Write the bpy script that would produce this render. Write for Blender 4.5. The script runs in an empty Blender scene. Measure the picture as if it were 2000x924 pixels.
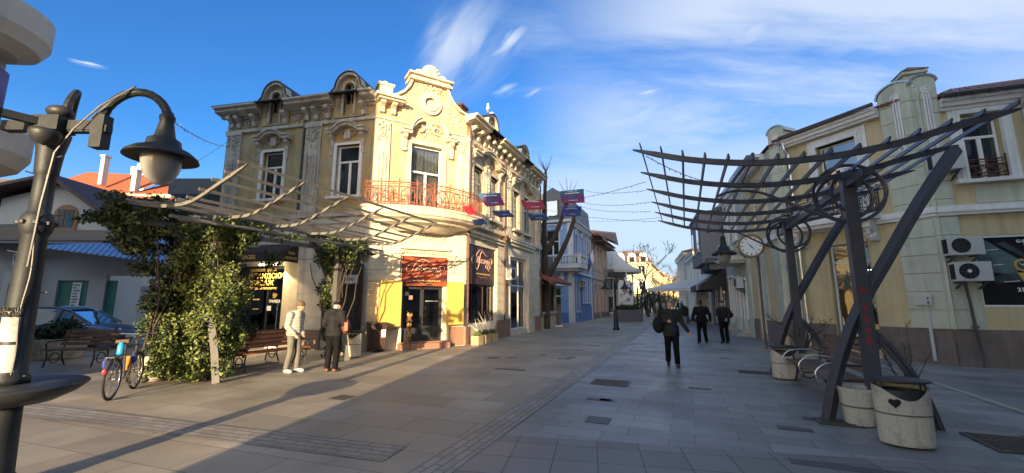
import bpy, math, random
from mathutils import Vector, Matrix, noise
from mathutils.geometry import tessellate_polygon
PI = math.pi; R = math.radians
SC = bpy.context.scene; COL = SC.collection
rnd = random.Random(7)

# ---------------------------------------------------------------- camera
cd = bpy.data.cameras.new('camera'); cam = bpy.data.objects.new('camera', cd); COL.objects.link(cam)
cam.location = (0, 0, 1.68); cam.rotation_euler = (R(90) + math.atan(127/800), 0, 0)
cd.sensor_width = 36; cd.lens = 14.4; cd.clip_start = .05; cd.clip_end = 6000
SC.camera = cam
SC.view_settings.view_transform = 'Standard'; SC.view_settings.look = 'None'
SC.view_settings.gamma = 1; SC.view_settings.use_curve_mapping = False
SC.view_settings.exposure = 1.92

# ---------------------------------------------------------------- sun and sky
SUNV = Vector((.18, 1, -.19)).normalized()          # the way the light travels
EL = math.asin(-SUNV.z); AZ = math.atan2(-SUNV.x, -SUNV.y)
ld = bpy.data.lights.new('sun', 'SUN'); ld.energy = 3.4; ld.angle = R(.5); ld.color = (1, .76, .46)
sun = bpy.data.objects.new('sun', ld); COL.objects.link(sun)
sun.rotation_euler = SUNV.to_track_quat('-Z', 'Y').to_euler(); sun.location = (0, -20, 30)

W = bpy.data.worlds.new('World'); SC.world = W; W.use_nodes = True
nt = W.node_tree; nt.nodes.clear()
def N(t, tree=None, **k):
    n = (tree or nt).nodes.new(t)
    for a, v in k.items(): setattr(n, a, v)
    return n
def LK(a, b, tree=None): (tree or nt).links.new(a, b)
out = N('ShaderNodeOutputWorld'); bg = N('ShaderNodeBackground'); sky = N('ShaderNodeTexSky')
sky.sky_type = 'NISHITA'; sky.sun_disc = False; sky.sun_elevation = EL; sky.sun_rotation = AZ % (2*PI)
sky.altitude = 50; sky.air_density = 1.0; sky.dust_density = .35; sky.ozone_density = 2.2
bg.inputs['Strength'].default_value = .13
LK(bg.outputs[0], out.inputs[0])
tc = N('ShaderNodeTexCoord')
hsv = N('ShaderNodeHueSaturation'); hsv.inputs['Saturation'].default_value = 1.0; hsv.inputs['Value'].default_value = 1.0
vtc = N('ShaderNodeTexCoord'); vs_ = N('ShaderNodeSeparateXYZ'); LK(vtc.outputs['Generated'], vs_.inputs[0])
fy = N('ShaderNodeMapRange'); fy.interpolation_type = 'SMOOTHSTEP'; fy.inputs[1].default_value = -.45; fy.inputs[2].default_value = .35; LK(vs_.outputs[1], fy.inputs[0])
gr_ = N('ShaderNodeMix', data_type='RGBA'); LK(fy.outputs[0], gr_.inputs[0]); gr_.inputs[6].default_value = (2.1, 1.6, 1.25, 1); gr_.inputs[7].default_value = (.145, .355, .60, 1)
gm = N('ShaderNodeMix', data_type='RGBA', blend_type='MULTIPLY'); gm.inputs[0].default_value = 1; LK(sky.outputs[0], gm.inputs[6]); LK(gr_.outputs[2], gm.inputs[7])
hz = N('ShaderNodeMapRange'); hz.interpolation_type = 'SMOOTHSTEP'; hz.inputs[1].default_value = .34; hz.inputs[2].default_value = -.02; LK(vs_.outputs[2], hz.inputs[0])
hf = N('ShaderNodeMath', operation='MULTIPLY'); LK(hz.outputs[0], hf.inputs[0]); LK(fy.outputs[0], hf.inputs[1])
hm = N('ShaderNodeMix', data_type='RGBA'); LK(hf.outputs[0], hm.inputs[0]); LK(gm.outputs[2], hm.inputs[6]); hm.inputs[7].default_value = (.86, 1.38, 1.88, 1)
LK(hm.outputs[2], hsv.inputs['Color'])
sx = N('ShaderNodeSeparateXYZ'); LK(tc.outputs['Generated'], sx.inputs[0])
def MATH(op, a, b=None, tree=None, clamp=False):
    m = N('ShaderNodeMath', tree, operation=op); m.use_clamp = clamp
    for i, v in enumerate((a, b)):
        if v is None: continue
        if isinstance(v, (int, float)): m.inputs[i].default_value = v
        else: LK(v, m.inputs[i], tree)
    return m.outputs[0]
# project the view direction onto a cloud layer
den = MATH('ADD', sx.outputs[2], .12)
px = MATH('DIVIDE', sx.outputs[0], den); py = MATH('DIVIDE', sx.outputs[1], den)
cb = N('ShaderNodeCombineXYZ'); LK(px, cb.inputs[0]); LK(py, cb.inputs[1])
def cloud(rot, scale, sc, lo, hi, detail=8, dist=.6, loc=(0, 0, 0), rough=.6):
    mp = N('ShaderNodeMapping'); LK(cb.outputs[0], mp.inputs[0])
    mp.inputs['Rotation'].default_value = (0, 0, R(rot)); mp.inputs['Scale'].default_value = scale
    mp.inputs['Location'].default_value = loc
    nz = N('ShaderNodeTexNoise'); nz.inputs['Scale'].default_value = sc; nz.inputs['Detail'].default_value = detail
    nz.inputs['Roughness'].default_value = rough; nz.inputs['Distortion'].default_value = dist
    LK(mp.outputs[0], nz.inputs['Vector'])
    mr = N('ShaderNodeMapRange'); mr.inputs[1].default_value = lo; mr.inputs[2].default_value = hi
    mr.interpolation_type = 'SMOOTHSTEP'; LK(nz.outputs[0], mr.inputs[0]); return mr.outputs[0]
c1 = cloud(-58, (.35, 1.5, 1), .85, .44, .70, 9, .35, (3.1, 1.2, 0))         # long wisps
c2 = cloud(-32, (.45, 1.25, 1), .75, .33, .60, 8, .6, (5.4, 3.0, 0), .6)   # broad thin veil
mk = N('ShaderNodeMapRange'); mk.interpolation_type = 'SMOOTHSTEP'
mk.inputs[1].default_value = -.35; mk.inputs[2].default_value = .35; LK(px, mk.inputs[0])   # clear in the west
mk2 = N('ShaderNodeMapRange'); mk2.interpolation_type = 'SMOOTHSTEP'
mk2.inputs[1].default_value = -.05; mk2.inputs[2].default_value = .6; LK(px, mk2.inputs[0])
def streak(u0, v0, u1, v1, w, amp):
    def pj(u, v):
        xc = (u-1000)/800; yc = -(v-462)/800; th = math.atan(127/800); d = Vector((xc, math.cos(th)-yc*math.sin(th), math.sin(th)+yc*math.cos(th))).normalized(); return Vector((d.x/(d.z+.12), d.y/(d.z+.12)))
    a, b_ = pj(u0, v0), pj(u1, v1); c_ = (a+b_)/2; L_ = (b_-a).length; an = math.atan2((b_-a).y, (b_-a).x)
    vm = N('ShaderNodeVectorMath', operation='SUBTRACT'); LK(cb.outputs[0], vm.inputs[0]); vm.inputs[1].default_value = (c_.x, c_.y, 0)
    mp = N('ShaderNodeMapping'); LK(vm.outputs[0], mp.inputs[0]); mp.inputs['Rotation'].default_value = (0, 0, -an)
    nz = N('ShaderNodeTexNoise'); nz.inputs['Scale'].default_value = 2.2; nz.inputs['Detail'].default_value = 8; m2 = N('ShaderNodeMapping'); LK(mp.outputs[0], m2.inputs[0]); m2.inputs['Scale'].default_value = (.45/L_, 1.0/w, 1); LK(m2.outputs[0], nz.inputs['Vector'])
    sp = N('ShaderNodeSeparateXYZ'); LK(mp.outputs[0], sp.inputs[0])
    wob = MATH('MULTIPLY', MATH('SUBTRACT', nz.outputs[0], .5), w*1.6)
    e1 = MATH('ABSOLUTE', MATH('DIVIDE', sp.outputs[0], L_/2)); e2 = MATH('ABSOLUTE', MATH('DIVIDE', MATH('ADD', sp.outputs[1], wob), w/2))
    q = MATH('SQRT', MATH('ADD', MATH('POWER', e1, 2.0), MATH('POWER', e2, 2.0)))
    mr = N('ShaderNodeMapRange'); mr.interpolation_type = 'SMOOTHSTEP'; mr.inputs[1].default_value = 1.25; mr.inputs[2].default_value = .0; LK(q, mr.inputs[0])
    n2 = N('ShaderNodeMapRange'); n2.inputs[1].default_value = .36; n2.inputs[2].default_value = .66; LK(nz.outputs[0], n2.inputs[0])
    return MATH('MULTIPLY', MATH('MULTIPLY', mr.outputs[0], n2.outputs[0]), amp)
stk = None
for a_ in ((820, 215, 1030, -20, .34, 1.0), (905, 150, 985, 10, .16, .8), (960, 125, 1050, 45, .10, 1.1), (130, 116, 210, 134, .035, 1.4), (1225, 190, 1300, 180, .09, 1.0), (960, 190, 1020, 165, .08, .7), (1020, 195, 1070, 170, .06, .7), (1380, 110, 1560, 60, .3, .9), (1140, 300, 1420, 190, .5, .8), (1560, 130, 1800, 60, .35, .7)):
    s_ = streak(*a_); stk = s_ if stk is None else MATH('MAXIMUM', stk, s_)
cA = MATH('MAXIMUM', MATH('MULTIPLY', c1, mk.outputs[0]), stk); cB = MATH('MULTIPLY', MATH('MULTIPLY', c2, mk2.outputs[0]), 1.0)
c3 = cloud(4, (.22, 1.5, 1), .62, .30, .54, 8, .5, (1.7, 5.5, 0), .58)          # bands low in the sky
lo_ = N('ShaderNodeMapRange'); lo_.interpolation_type = 'SMOOTHSTEP'; lo_.inputs[1].default_value = .52; lo_.inputs[2].default_value = .22; LK(sx.outputs[2], lo_.inputs[0])
cB = MATH('MAXIMUM', cB, MATH('MULTIPLY', MATH('MULTIPLY', c3, lo_.outputs[0]), MATH('MULTIPLY', mk.outputs[0], .9)))
cc = MATH('MULTIPLY', MATH('MAXIMUM', cA, cB), .86, clamp=True)
mixc = N('ShaderNodeMix', data_type='RGBA'); LK(cc, mixc.inputs[0]); LK(hsv.outputs[0], mixc.inputs[6])
mixc.inputs[7].default_value = (1.5, 1.72, 2.08, 1); LK(mixc.outputs[2], bg.inputs[0])

# ---------------------------------------------------------------- materials
M = {}
def mat(name, col, var=.12, scale=3.0, rough=.8, bump=.15, bscale=40, metal=0, stain=None, stamt=.5, stscale=1.2, spec=.5, island=0, streak=0):
    m = bpy.data.materials.new(name); m.use_nodes = True; t = m.node_tree; b = t.nodes['Principled BSDF']
    b.inputs['Roughness'].default_value = rough; b.inputs['Metallic'].default_value = metal
    b.inputs['Specular IOR Level'].default_value = spec
    co = N('ShaderNodeTexCoord', t)
    nz = N('ShaderNodeTexNoise', t); nz.inputs['Scale'].default_value = scale; nz.inputs['Detail'].default_value = 7
    LK(co.outputs['Object'], nz.inputs['Vector'], t)
    mr = N('ShaderNodeMapRange', t); mr.inputs[1].default_value = .3; mr.inputs[2].default_value = .7
    mr.inputs[3].default_value = 1-var; mr.inputs[4].default_value = 1+var; LK(nz.outputs[0], mr.inputs[0], t)
    hv = N('ShaderNodeHueSaturation', t); hv.inputs['Color'].default_value = (*col, 1); LK(mr.outputs[0], hv.inputs['Value'], t)
    last = hv.outputs[0]
    if island:
        g = N('ShaderNodeNewGeometry', t); m2 = N('ShaderNodeMapRange', t); LK(g.outputs['Random Per Island'], m2.inputs[0], t)
        m2.inputs[3].default_value = 1-island; m2.inputs[4].default_value = 1+island
        h2 = N('ShaderNodeHueSaturation', t); LK(last, h2.inputs['Color'], t); LK(m2.outputs[0], h2.inputs['Value'], t)
        m3 = N('ShaderNodeMapRange', t); LK(g.outputs['Random Per Island'], m3.inputs[0], t)
        m3.inputs[3].default_value = .5-.03*island; m3.inputs[4].default_value = .5+.03*island; LK(m3.outputs[0], h2.inputs['Hue'], t)
        last = h2.outputs[0]
    if stain:
        n2 = N('ShaderNodeTexNoise', t); n2.inputs['Scale'].default_value = stscale; n2.inputs['Detail'].default_value = 9
        n2.inputs['Roughness'].default_value = .68; n2.inputs['Distortion'].default_value = .4
        LK(co.outputs['Object'], n2.inputs['Vector'], t)
        r2 = N('ShaderNodeMapRange', t); r2.inputs[1].default_value = .5; r2.inputs[2].default_value = .66; r2.inputs[4].default_value = stamt
        LK(n2.outputs[0], r2.inputs[0], t)
        mx = N('ShaderNodeMix', t, data_type='RGBA'); LK(r2.outputs[0], mx.inputs[0], t); LK(last, mx.inputs[6], t)
        mx.inputs[7].default_value = (*stain, 1); last = mx.outputs[2]
    if streak:
        mp = N('ShaderNodeMapping', t); mp.inputs['Scale'].default_value = (5, 5, .30); LK(co.outputs['Object'], mp.inputs[0], t)
        n7 = N('ShaderNodeTexNoise', t); n7.inputs['Scale'].default_value = 1; n7.inputs['Detail'].default_value = 8; n7.inputs['Roughness'].default_value = .65; LK(mp.outputs[0], n7.inputs['Vector'], t)
        r7 = N('ShaderNodeMapRange', t); r7.inputs[1].default_value = .48; r7.inputs[2].default_value = .75; r7.inputs[3].default_value = 1; r7.inputs[4].default_value = 1-streak; LK(n7.outputs[0], r7.inputs[0], t)
        h7 = N('ShaderNodeHueSaturation', t); h7.inputs['Saturation'].default_value = .95; LK(last, h7.inputs['Color'], t); LK(r7.outputs[0], h7.inputs['Value'], t); last = h7.outputs[0]
    LK(last, b.inputs['Base Color'], t)
    if bump:
        n3 = N('ShaderNodeTexNoise', t); n3.inputs['Scale'].default_value = bscale; n3.inputs['Detail'].default_value = 5
        LK(co.outputs['Object'], n3.inputs['Vector'], t)
        bp = N('ShaderNodeBump', t); bp.inputs['Strength'].default_value = bump; bp.inputs['Distance'].default_value = .02
        LK(n3.outputs[0], bp.inputs['Height'], t); LK(bp.outputs[0], b.inputs['Normal'], t)
    M[name] = m; return m
def wavemat(name, col, col2, axis='Z', scale=10, rough=.7, bump=.6, dist=0, bands=True, duty=.5):
    m = mat(name, col, bump=0, rough=rough); t = m.node_tree; b = t.nodes['Principled BSDF']
    co = N('ShaderNodeTexCoord', t); w = N('ShaderNodeTexWave', t); w.bands_direction = axis; w.inputs['Scale'].default_value = scale
    w.inputs['Distortion'].default_value = dist; LK(co.outputs['Object'], w.inputs['Vector'], t)
    src = b.inputs['Base Color'].links[0].from_socket
    mx = N('ShaderNodeMix', t, data_type='RGBA'); LK(w.outputs['Fac'], mx.inputs[0], t); mx.inputs[6].default_value = (*col2, 1)
    LK(src, mx.inputs[7], t); LK(mx.outputs[2], b.inputs['Base Color'], t)
    bp = N('ShaderNodeBump', t); bp.inputs['Strength'].default_value = bump; bp.inputs['Distance'].default_value = .05
    LK(w.outputs['Fac'], bp.inputs['Height'], t); LK(bp.outputs[0], b.inputs['Normal'], t); return m
def brickmat(name, cA, cB, mortar, bw, bh, ms=.006, rough=.6, offset=.5, var=.15, bump=.4, rz=0, patch=.12, spec=.5):
    m = bpy.data.materials.new(name); m.use_nodes = True; t = m.node_tree; b = t.nodes['Principled BSDF']
    co = N('ShaderNodeTexCoord', t); mp = N('ShaderNodeMapping', t); mp.inputs['Rotation'].default_value = (0, 0, rz)
    LK(co.outputs['Object'], mp.inputs[0], t)
    br = N('ShaderNodeTexBrick', t); br.offset = offset; br.inputs['Scale'].default_value = 1
    br.inputs['Brick Width'].default_value = bw; br.inputs['Row Height'].default_value = bh
    br.inputs['Mortar Size'].default_value = ms; br.inputs['Mortar Smooth'].default_value = .3
    br.inputs['Color1'].default_value = (*cA, 1); br.inputs['Color2'].default_value = (*cB, 1); br.inputs['Mortar'].default_value = (*mortar, 1)
    LK(mp.outputs[0], br.inputs['Vector'], t)
    nz = N('ShaderNodeTexNoise', t); nz.inputs['Scale'].default_value = .9; nz.inputs['Detail'].default_value = 9; nz.inputs['Roughness'].default_value = .62
    LK(co.outputs['Object'], nz.inputs['Vector'], t)
    mr = N('ShaderNodeMapRange', t); mr.inputs[1].default_value = .3; mr.inputs[2].default_value = .7; mr.inputs[3].default_value = 1-var; mr.inputs[4].default_value = 1+var
    LK(nz.outputs[0], mr.inputs[0], t)
    n4 = N('ShaderNodeTexNoise', t); n4.inputs['Scale'].default_value = 60; n4.inputs['Detail'].default_value = 3; LK(co.outputs['Object'], n4.inputs['Vector'], t)
    m4 = N('ShaderNodeMapRange', t); m4.inputs[1].default_value = .3; m4.inputs[2].default_value = .7; m4.inputs[3].default_value = .86; m4.inputs[4].default_value = 1.14; LK(n4.outputs[0], m4.inputs[0], t)
    n5 = N('ShaderNodeTexNoise', t); n5.inputs['Scale'].default_value = .33; n5.inputs['Detail'].default_value = 5; n5.inputs['Distortion'].default_value = .8; LK(co.outputs['Object'], n5.inputs['Vector'], t)
    m5 = N('ShaderNodeMapRange', t); m5.inputs[1].default_value = .35; m5.inputs[2].default_value = .62; m5.inputs[3].default_value = .78; m5.inputs[4].default_value = 1.1; LK(n5.outputs[0], m5.inputs[0], t)
    n6 = N('ShaderNodeTexVoronoi', t); n6.inputs['Scale'].default_value = 2.3; LK(co.outputs['Object'], n6.inputs['Vector'], t)
    m6 = N('ShaderNodeMapRange', t); m6.inputs[1].default_value = .02; m6.inputs[2].default_value = .05; m6.inputs[3].default_value = .55; m6.inputs[4].default_value = 1; LK(n6.outputs['Distance'], m6.inputs[0], t)
    mm = MATH('MULTIPLY', MATH('MULTIPLY', MATH('MULTIPLY', mr.outputs[0], m4.outputs[0], t), m5.outputs[0], t), m6.outputs[0], t)
    hv = N('ShaderNodeHueSaturation', t); LK(br.outputs['Color'], hv.inputs['Color'], t); LK(mm, hv.inputs['Value'], t)
    LK(hv.outputs[0], b.inputs['Base Color'], t)
    r3 = N('ShaderNodeMapRange', t); r3.inputs[1].default_value = .35; r3.inputs[2].default_value = .65; r3.inputs[3].default_value = rough-.1; r3.inputs[4].default_value = rough+.14
    LK(nz.outputs[0], r3.inputs[0], t); LK(r3.outputs[0], b.inputs['Roughness'], t); b.inputs['Specular IOR Level'].default_value = spec
    ad = MATH('SUBTRACT', MATH('MULTIPLY', n4.outputs[0], .12, t), br.outputs['Fac'], t)
    bp = N('ShaderNodeBump', t); bp.inputs['Strength'].default_value = bump; bp.inputs['Distance'].default_value = .008
    LK(ad, bp.inputs['Height'], t); LK(bp.outputs[0], b.inputs['Normal'], t)
    M[name] = m; return m
def glassmat(name, tint, refl=1.0):
    m = bpy.data.materials.new(name); m.use_nodes = True; t = m.node_tree; t.nodes.clear()
    o = N('ShaderNodeOutputMaterial', t); mx = N('ShaderNodeMixShader', t); tr = N('ShaderNodeBsdfTransparent', t); gl = N('ShaderNodeBsdfGlossy', t)
    gl.inputs['Roughness'].default_value = .02; tr.inputs['Color'].default_value = (*tint, 1)
    fr = N('ShaderNodeFresnel', t); fr.inputs['IOR'].default_value = 1.6
    f = MATH('MULTIPLY', MATH('ADD', fr.outputs[0], .05, t), refl, t, True)
    nz = N('ShaderNodeTexNoise', t); nz.inputs['Scale'].default_value = 1.3
    co = N('ShaderNodeTexCoord', t); LK(co.outputs['Object'], nz.inputs['Vector'], t)
    bp = N('ShaderNodeBump', t); bp.inputs['Strength'].default_value = .06; bp.inputs['Distance'].default_value = .05
    LK(nz.outputs[0], bp.inputs['Height'], t); LK(bp.outputs[0], gl.inputs['Normal'], t)
    LK(f, mx.inputs[0], t); LK(tr.outputs[0], mx.inputs[1], t); LK(gl.outputs[0], mx.inputs[2], t); LK(mx.outputs[0], o.inputs[0], t)
    M[name] = m
def emit(name, col, st):
    m = bpy.data.materials.new(name); m.use_nodes = True; b = m.node_tree.nodes['Principled BSDF']
    b.inputs['Base Color'].default_value = (*col, 1); b.inputs['Emission Color'].default_value = (*col, 1); b.inputs['Emission Strength'].default_value = st
    M[name] = m

mat('ochre', (.60, .42, .19), .16, 1.5, .85, .25, 30, stain=(.50, .46, .38), stamt=.7, stscale=.9, streak=0.4)
mat('ochre_pink', (.62, .40, .22), .12, 1.5, .85, .25, 30, stain=(.62, .56, .42), stamt=.7, stscale=1.1, streak=0.4)
mat('ochre_shade', (.42, .33, .15), .16, 1.5, .85, .25, 30, stain=(.36, .33, .27), stamt=.7, stscale=1.0, streak=0.5)  # darker ochre copy with shade put into the colour, for left and rear walls
mat('cream', (.66, .58, .42), .12, 2.5, .8, .3, 45, stain=(.38, .33, .26), stamt=.55, stscale=2.2, streak=0.35)
mat('cream_grey', (.50, .47, .41), .14, 2.5, .8, .3, 45, stain=(.28, .25, .21), stamt=.6, stscale=2.2, streak=0.5)  # greyer cream copy; on the left facade trim it carries painted shade
mat('rust_stone', (.70, .62, .45), .10, 3, .8, .25, 35, stain=(.50, .44, .34), stamt=.5, stscale=1.7, streak=0.25)
mat('stone_grey', (.55, .53, .48), .10, 3, .8, .2, 35, stain=(.40, .38, .33), stamt=.4, streak=0.35)
mat('red_granite', (.30, .16, .11), .22, 30, .5, .1, 60)
mat('brown_plinth', (.19, .145, .125), .10, 4, .7, .15, 40, stain=(.13, .10, .08), stamt=.5, streak=0.35)
mat('yellow_wall', (.58, .465, .255), .07, 1.2, .85, .12, 45, stain=(.50, .38, .19), stamt=.35, streak=0.3)
mat('pale_green', (.53, .54, .42), .07, 1.8, .85, .15, 45, stain=(.42, .42, .33), stamt=.4, streak=0.35)
mat('white_trim', (.72, .72, .70), .06, 3, .6, .08, 50, stain=(.5, .49, .45), stamt=.3, streak=0.2)
mat('white_frame', (.78, .78, .77), .03, 3, .4, 0)
mat('roof_tile', (.23, .085, .055), .3, 6, .8, .5, 14)
mat('metal_dark', (.035, .038, .042), .2, 6, .5, .1, 60, .3)
mat('lamp_metal', (.024, .029, .034), .25, 8, .55, .12, 50, .35, streak=0.3)
mat('pergola_paint', (.062, .062, .078), .12, 5, .42, .08, 50, .2)
mat('post_grey', (.085, .083, .078), .15, 5, .6, .1, 50)
mat('pergola_pale', (.165, .158, .145), .15, 5, .55, .1, 50, .1)
mat('gutter', (.10, .095, .10), .15, 5, .4, .05, 50, .4)
mat('galv', (.45, .47, .48), .1, 5, .3, .05, 50, .8)
mat('chrome', (.6, .6, .62), .05, 5, .15, 0, 50, 1)
mat('black', (.012, .012, .013), .1, 3, .5, 0)
mat('interior', (.018, .017, .016), .3, 2, .8, 0)
mat('interior_warm', (.05, .04, .03), .5, 1.5, .8, 0)
mat('curtain', (.62, .60, .55), .12, 9, .9, .6, 14)
mat('curtain_green', (.12, .25, .06), .5, 7, .9, .3, 14)
mat('wood_orange', (.44, .15, .045), .3, 5, .5, .15, 40)
mat('wood_brown', (.12, .08, .058), .3, 6, .6, .2, 40)
mat('wood_dark', (.045, .02, .015), .2, 6, .6, .15, 40)
mat('iron_red', (.27, .085, .042), .35, 9, .6, .2, 60)
mat('iron_rust', (.09, .035, .02), .35, 9, .6, .2, 60)
mat('bin_stone', (.44, .41, .35), .18, 55, .85, .4, 70, stain=(.20, .175, .14), stamt=.7, stscale=2.2, streak=0.35)
mat('bin_band', (.10, .095, .09), .2, 20, .7, .1)
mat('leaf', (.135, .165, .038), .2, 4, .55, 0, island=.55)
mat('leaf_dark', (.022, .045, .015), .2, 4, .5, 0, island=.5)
mat('bark', (.055, .042, .032), .3, 8, .9, .6, 30)
mat('twig', (.085, .06, .05), .3, 8, .9, 0)
mat('yellow_panel', (.58, .40, .09), .05, 3, .5, .03)
mat('yellow_panel_side', (.40, .23, .05), .05, 3, .5, .03)
mat('gold_print', (.60, .42, .12), .05, 3, .5, 0)
mat('white_print', (.8, .8, .78), .03, 3, .5, 0)
mat('pink_print', (.75, .45, .32), .03, 3, .5, 0)
mat('blue_print', (.10, .2, .55), .05, 3, .5, 0)
mat('awning', (.035, .018, .022), .2, 6, .8, .1)
mat('poster_black', (.012, .010, .010), .3, 2, .35, 0)
mat('skin', (.48, .25, .16), .06, 12, .5, .05)
mat('white_light_box', (.5, .5, .48), .02, 3, .5, 0)
glassmat('glass', (.55, .58, .58), 1.15); glassmat('glass_clear', (.85, .88, .88), .8)
glassmat('glass_mirror', (.18, .2, .22), 3.2); glassmat('glass_plain', (.75, .78, .78), 1.0)
emit('lamp_warm', (1, .78, .4), 14); emit('tube_white', (.75, .95, .9), 3.2); emit('shop_glow', (1, .6, .25), 1.4)
mat('lamp_bowl', (.26, .26, .25), .03, 3, .3, 0)
brickmat('street_slabs', (.17, .167, .165), (.25, .245, .24), (.085, .08, .075), .80, .335, .006, .47, .37, .14)
brickmat('plaza_slabs', (.155, .142, .132), (.205, .19, .178), (.075, .068, .06), .47, .47, .008, .55, 0, .16, rz=0)
brickmat('left_slabs', (.24, .205, .16), (.32, .28, .225), (.11, .09, .07), .95, .62, .006, .6, .5, .2)
brickmat('tactile', (.23, .212, .188), (.30, .28, .25), (.08, .07, .06), .30, .105, .007, .6, .35, .1, bump=.8)
mat('dark_slab', (.065, .062, .06), .15, 10, .5, .15, 60)
mat('manhole', (.06, .05, .042), .3, 12, .6, .5, 30)
mat('pale_slab', (.34, .30, .24), .12, 6, .6, .1, 60)
mat('ground_far', (.17, .165, .16), .15, .3, .7, .1, 30)

# ---------------------------------------------------------------- mesh builder
class MB:
    def __init__(s, F=None): s.v = []; s.f = []; s.M = F or Matrix()
    def add(s, vs, fs):
        o = len(s.v); s.v += [s.M @ Vector(p) for p in vs]; s.f += [[o+i for i in f] for f in fs]; return s
    def box(s, x0, x1, y0, y1, z0, z1):
        if x0 > x1: x0, x1 = x1, x0
        if y0 > y1: y0, y1 = y1, y0
        if z0 > z1: z0, z1 = z1, z0
        return s.add([(x0,y0,z0),(x1,y0,z0),(x1,y1,z0),(x0,y1,z0),(x0,y0,z1),(x1,y0,z1),(x1,y1,z1),(x0,y1,z1)],
                     [(0,3,2,1),(4,5,6,7),(0,1,5,4),(1,2,6,5),(2,3,7,6),(3,0,4,7)])
    def cbox(s, c, size, rot=None):
        m = Matrix.Translation(c) @ (rot or Matrix())
        o = s.M; s.M = o @ m; a, b, d = size[0]/2, size[1]/2, size[2]/2
        s.box(-a, a, -b, b, -d, d); s.M = o; return s
    def poly(s, pts): return s.add(pts, [list(range(len(pts)))])
    def prism(s, pts, y0, y1):                       # (x, z) outline pushed along y
        n = len(pts); ar = sum(pts[i][0]*pts[(i+1) % n][1]-pts[(i+1) % n][0]*pts[i][1] for i in range(n))
        if ar < 0: pts = pts[::-1]
        vs = [(p[0], y0, p[1]) for p in pts]+[(p[0], y1, p[1]) for p in pts]
        tr = tessellate_polygon([[Vector((p[0], p[1], 0)) for p in pts]])
        fs = []
        for t in tr:
            a, b, c = [Vector(pts[i]) for i in t]
            if (b-a).cross(c-a) < 0: t = (t[0], t[2], t[1])
            fs.append(tuple(t)); fs.append((t[0]+n, t[2]+n, t[1]+n))
        fs += [(i, i+n, (i+1) % n+n, (i+1) % n) for i in range(n)]
        return s.add(vs, fs)
    def prismz(s, pts, z0, z1):                      # (x, y) outline pushed along z
        o = s.M; s.M = o @ Matrix(((1,0,0,0),(0,0,-1,0),(0,1,0,0),(0,0,0,1))).inverted() if False else o
        n = len(pts); ar = sum(pts[i][0]*pts[(i+1) % n][1]-pts[(i+1) % n][0]*pts[i][1] for i in range(n))
        if ar < 0: pts = pts[::-1]
        vs = [(p[0], p[1], z0) for p in pts]+[(p[0], p[1], z1) for p in pts]
        tr = tessellate_polygon([[Vector((p[0], p[1], 0)) for p in pts]]); fs = []
        for t in tr:
            a, b, c = [Vector(pts[i][:2]) for i in t]
            if (b-a).cross(c-a) < 0: t = (t[0], t[2], t[1])
            fs.append((t[0], t[2], t[1])); fs.append((t[0]+n, t[1]+n, t[2]+n))
        fs += [(i, (i+1) % n, (i+1) % n+n, i+n) for i in range(n)]
        return s.add(vs, fs)
    def band(s, path, h, y0, y1):                    # a moulding that follows a path of (x, z)
        n = len(path); up = []; dn = []
        for i, p in enumerate(path):
            a = Vector(path[max(i-1, 0)]); b = Vector(path[min(i+1, n-1)]); d = (b-a).normalized(); nn = Vector((-d.y, d.x))
            up.append((p[0]+nn.x*h/2, p[1]+nn.y*h/2)); dn.append((p[0]-nn.x*h/2, p[1]-nn.y*h/2))
        for i in range(n-1): s.prism([dn[i], dn[i+1], up[i+1], up[i]], y0, y1)
        return s
    def tube(s, pts, r, seg=8, closed=False, cap=True, flat=1.0):
        pts = [Vector(p) for p in pts]; n = len(pts)
        if not isinstance(r, (list, tuple)): r = [r]*n
        vs = []; prev = None
        for i in range(n):
            a = pts[i-1] if (i or closed) else pts[0]; b = pts[(i+1) % n] if (i < n-1 or closed) else pts[-1]
            d = (b-a); d = d.normalized() if d.length > 1e-9 else Vector((0, 0, 1))
            if prev is None:
                u = d.orthogonal() if abs(d.z) > .9 else Vector((0, 0, 1)).cross(d)
            else: u = prev-d*prev.dot(d)
            if u.length < 1e-6: u = d.orthogonal()
            u.normalize(); prev = u; w = d.cross(u)
            for k in range(seg):
                an = 2*PI*k/seg+(PI/4 if seg == 4 else 0); vs.append(pts[i]+(u*math.cos(an)+w*math.sin(an)*flat)*r[i])
        fs = []; m = n if closed else n-1
        for i in range(m):
            j = (i+1) % n
            for k in range(seg): fs.append((i*seg+k, i*seg+(k+1) % seg, j*seg+(k+1) % seg, j*seg+k))
        if cap and not closed: fs += [tuple(range(seg))[::-1], tuple((n-1)*seg+k for k in range(seg))]
        return s.add(vs, fs)
    def lathe(s, prof, seg=20, c=(0, 0, 0), sx=1, sy=1, a0=0, a1=2*PI):
        n = len(prof); full = abs(a1-a0-2*PI) < 1e-6; m = seg if full else seg+1; vs = []
        for r, z in prof:
            for k in range(m):
                a = a0+(a1-a0)*k/seg; vs.append((c[0]+r*math.cos(a)*sx, c[1]+r*math.sin(a)*sy, c[2]+z))
        fs = []
        for i in range(n-1):
            for k in range(seg):
                k2 = (k+1) % m; fs.append((i*m+k, i*m+k2, (i+1)*m+k2, (i+1)*m+k))
        if full:
            if prof[0][0] > 1e-4: fs.append(tuple(range(m))[::-1])
            if prof[-1][0] > 1e-4: fs.append(tuple((n-1)*m+k for k in range(m)))
        return s.add(vs, fs)
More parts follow.
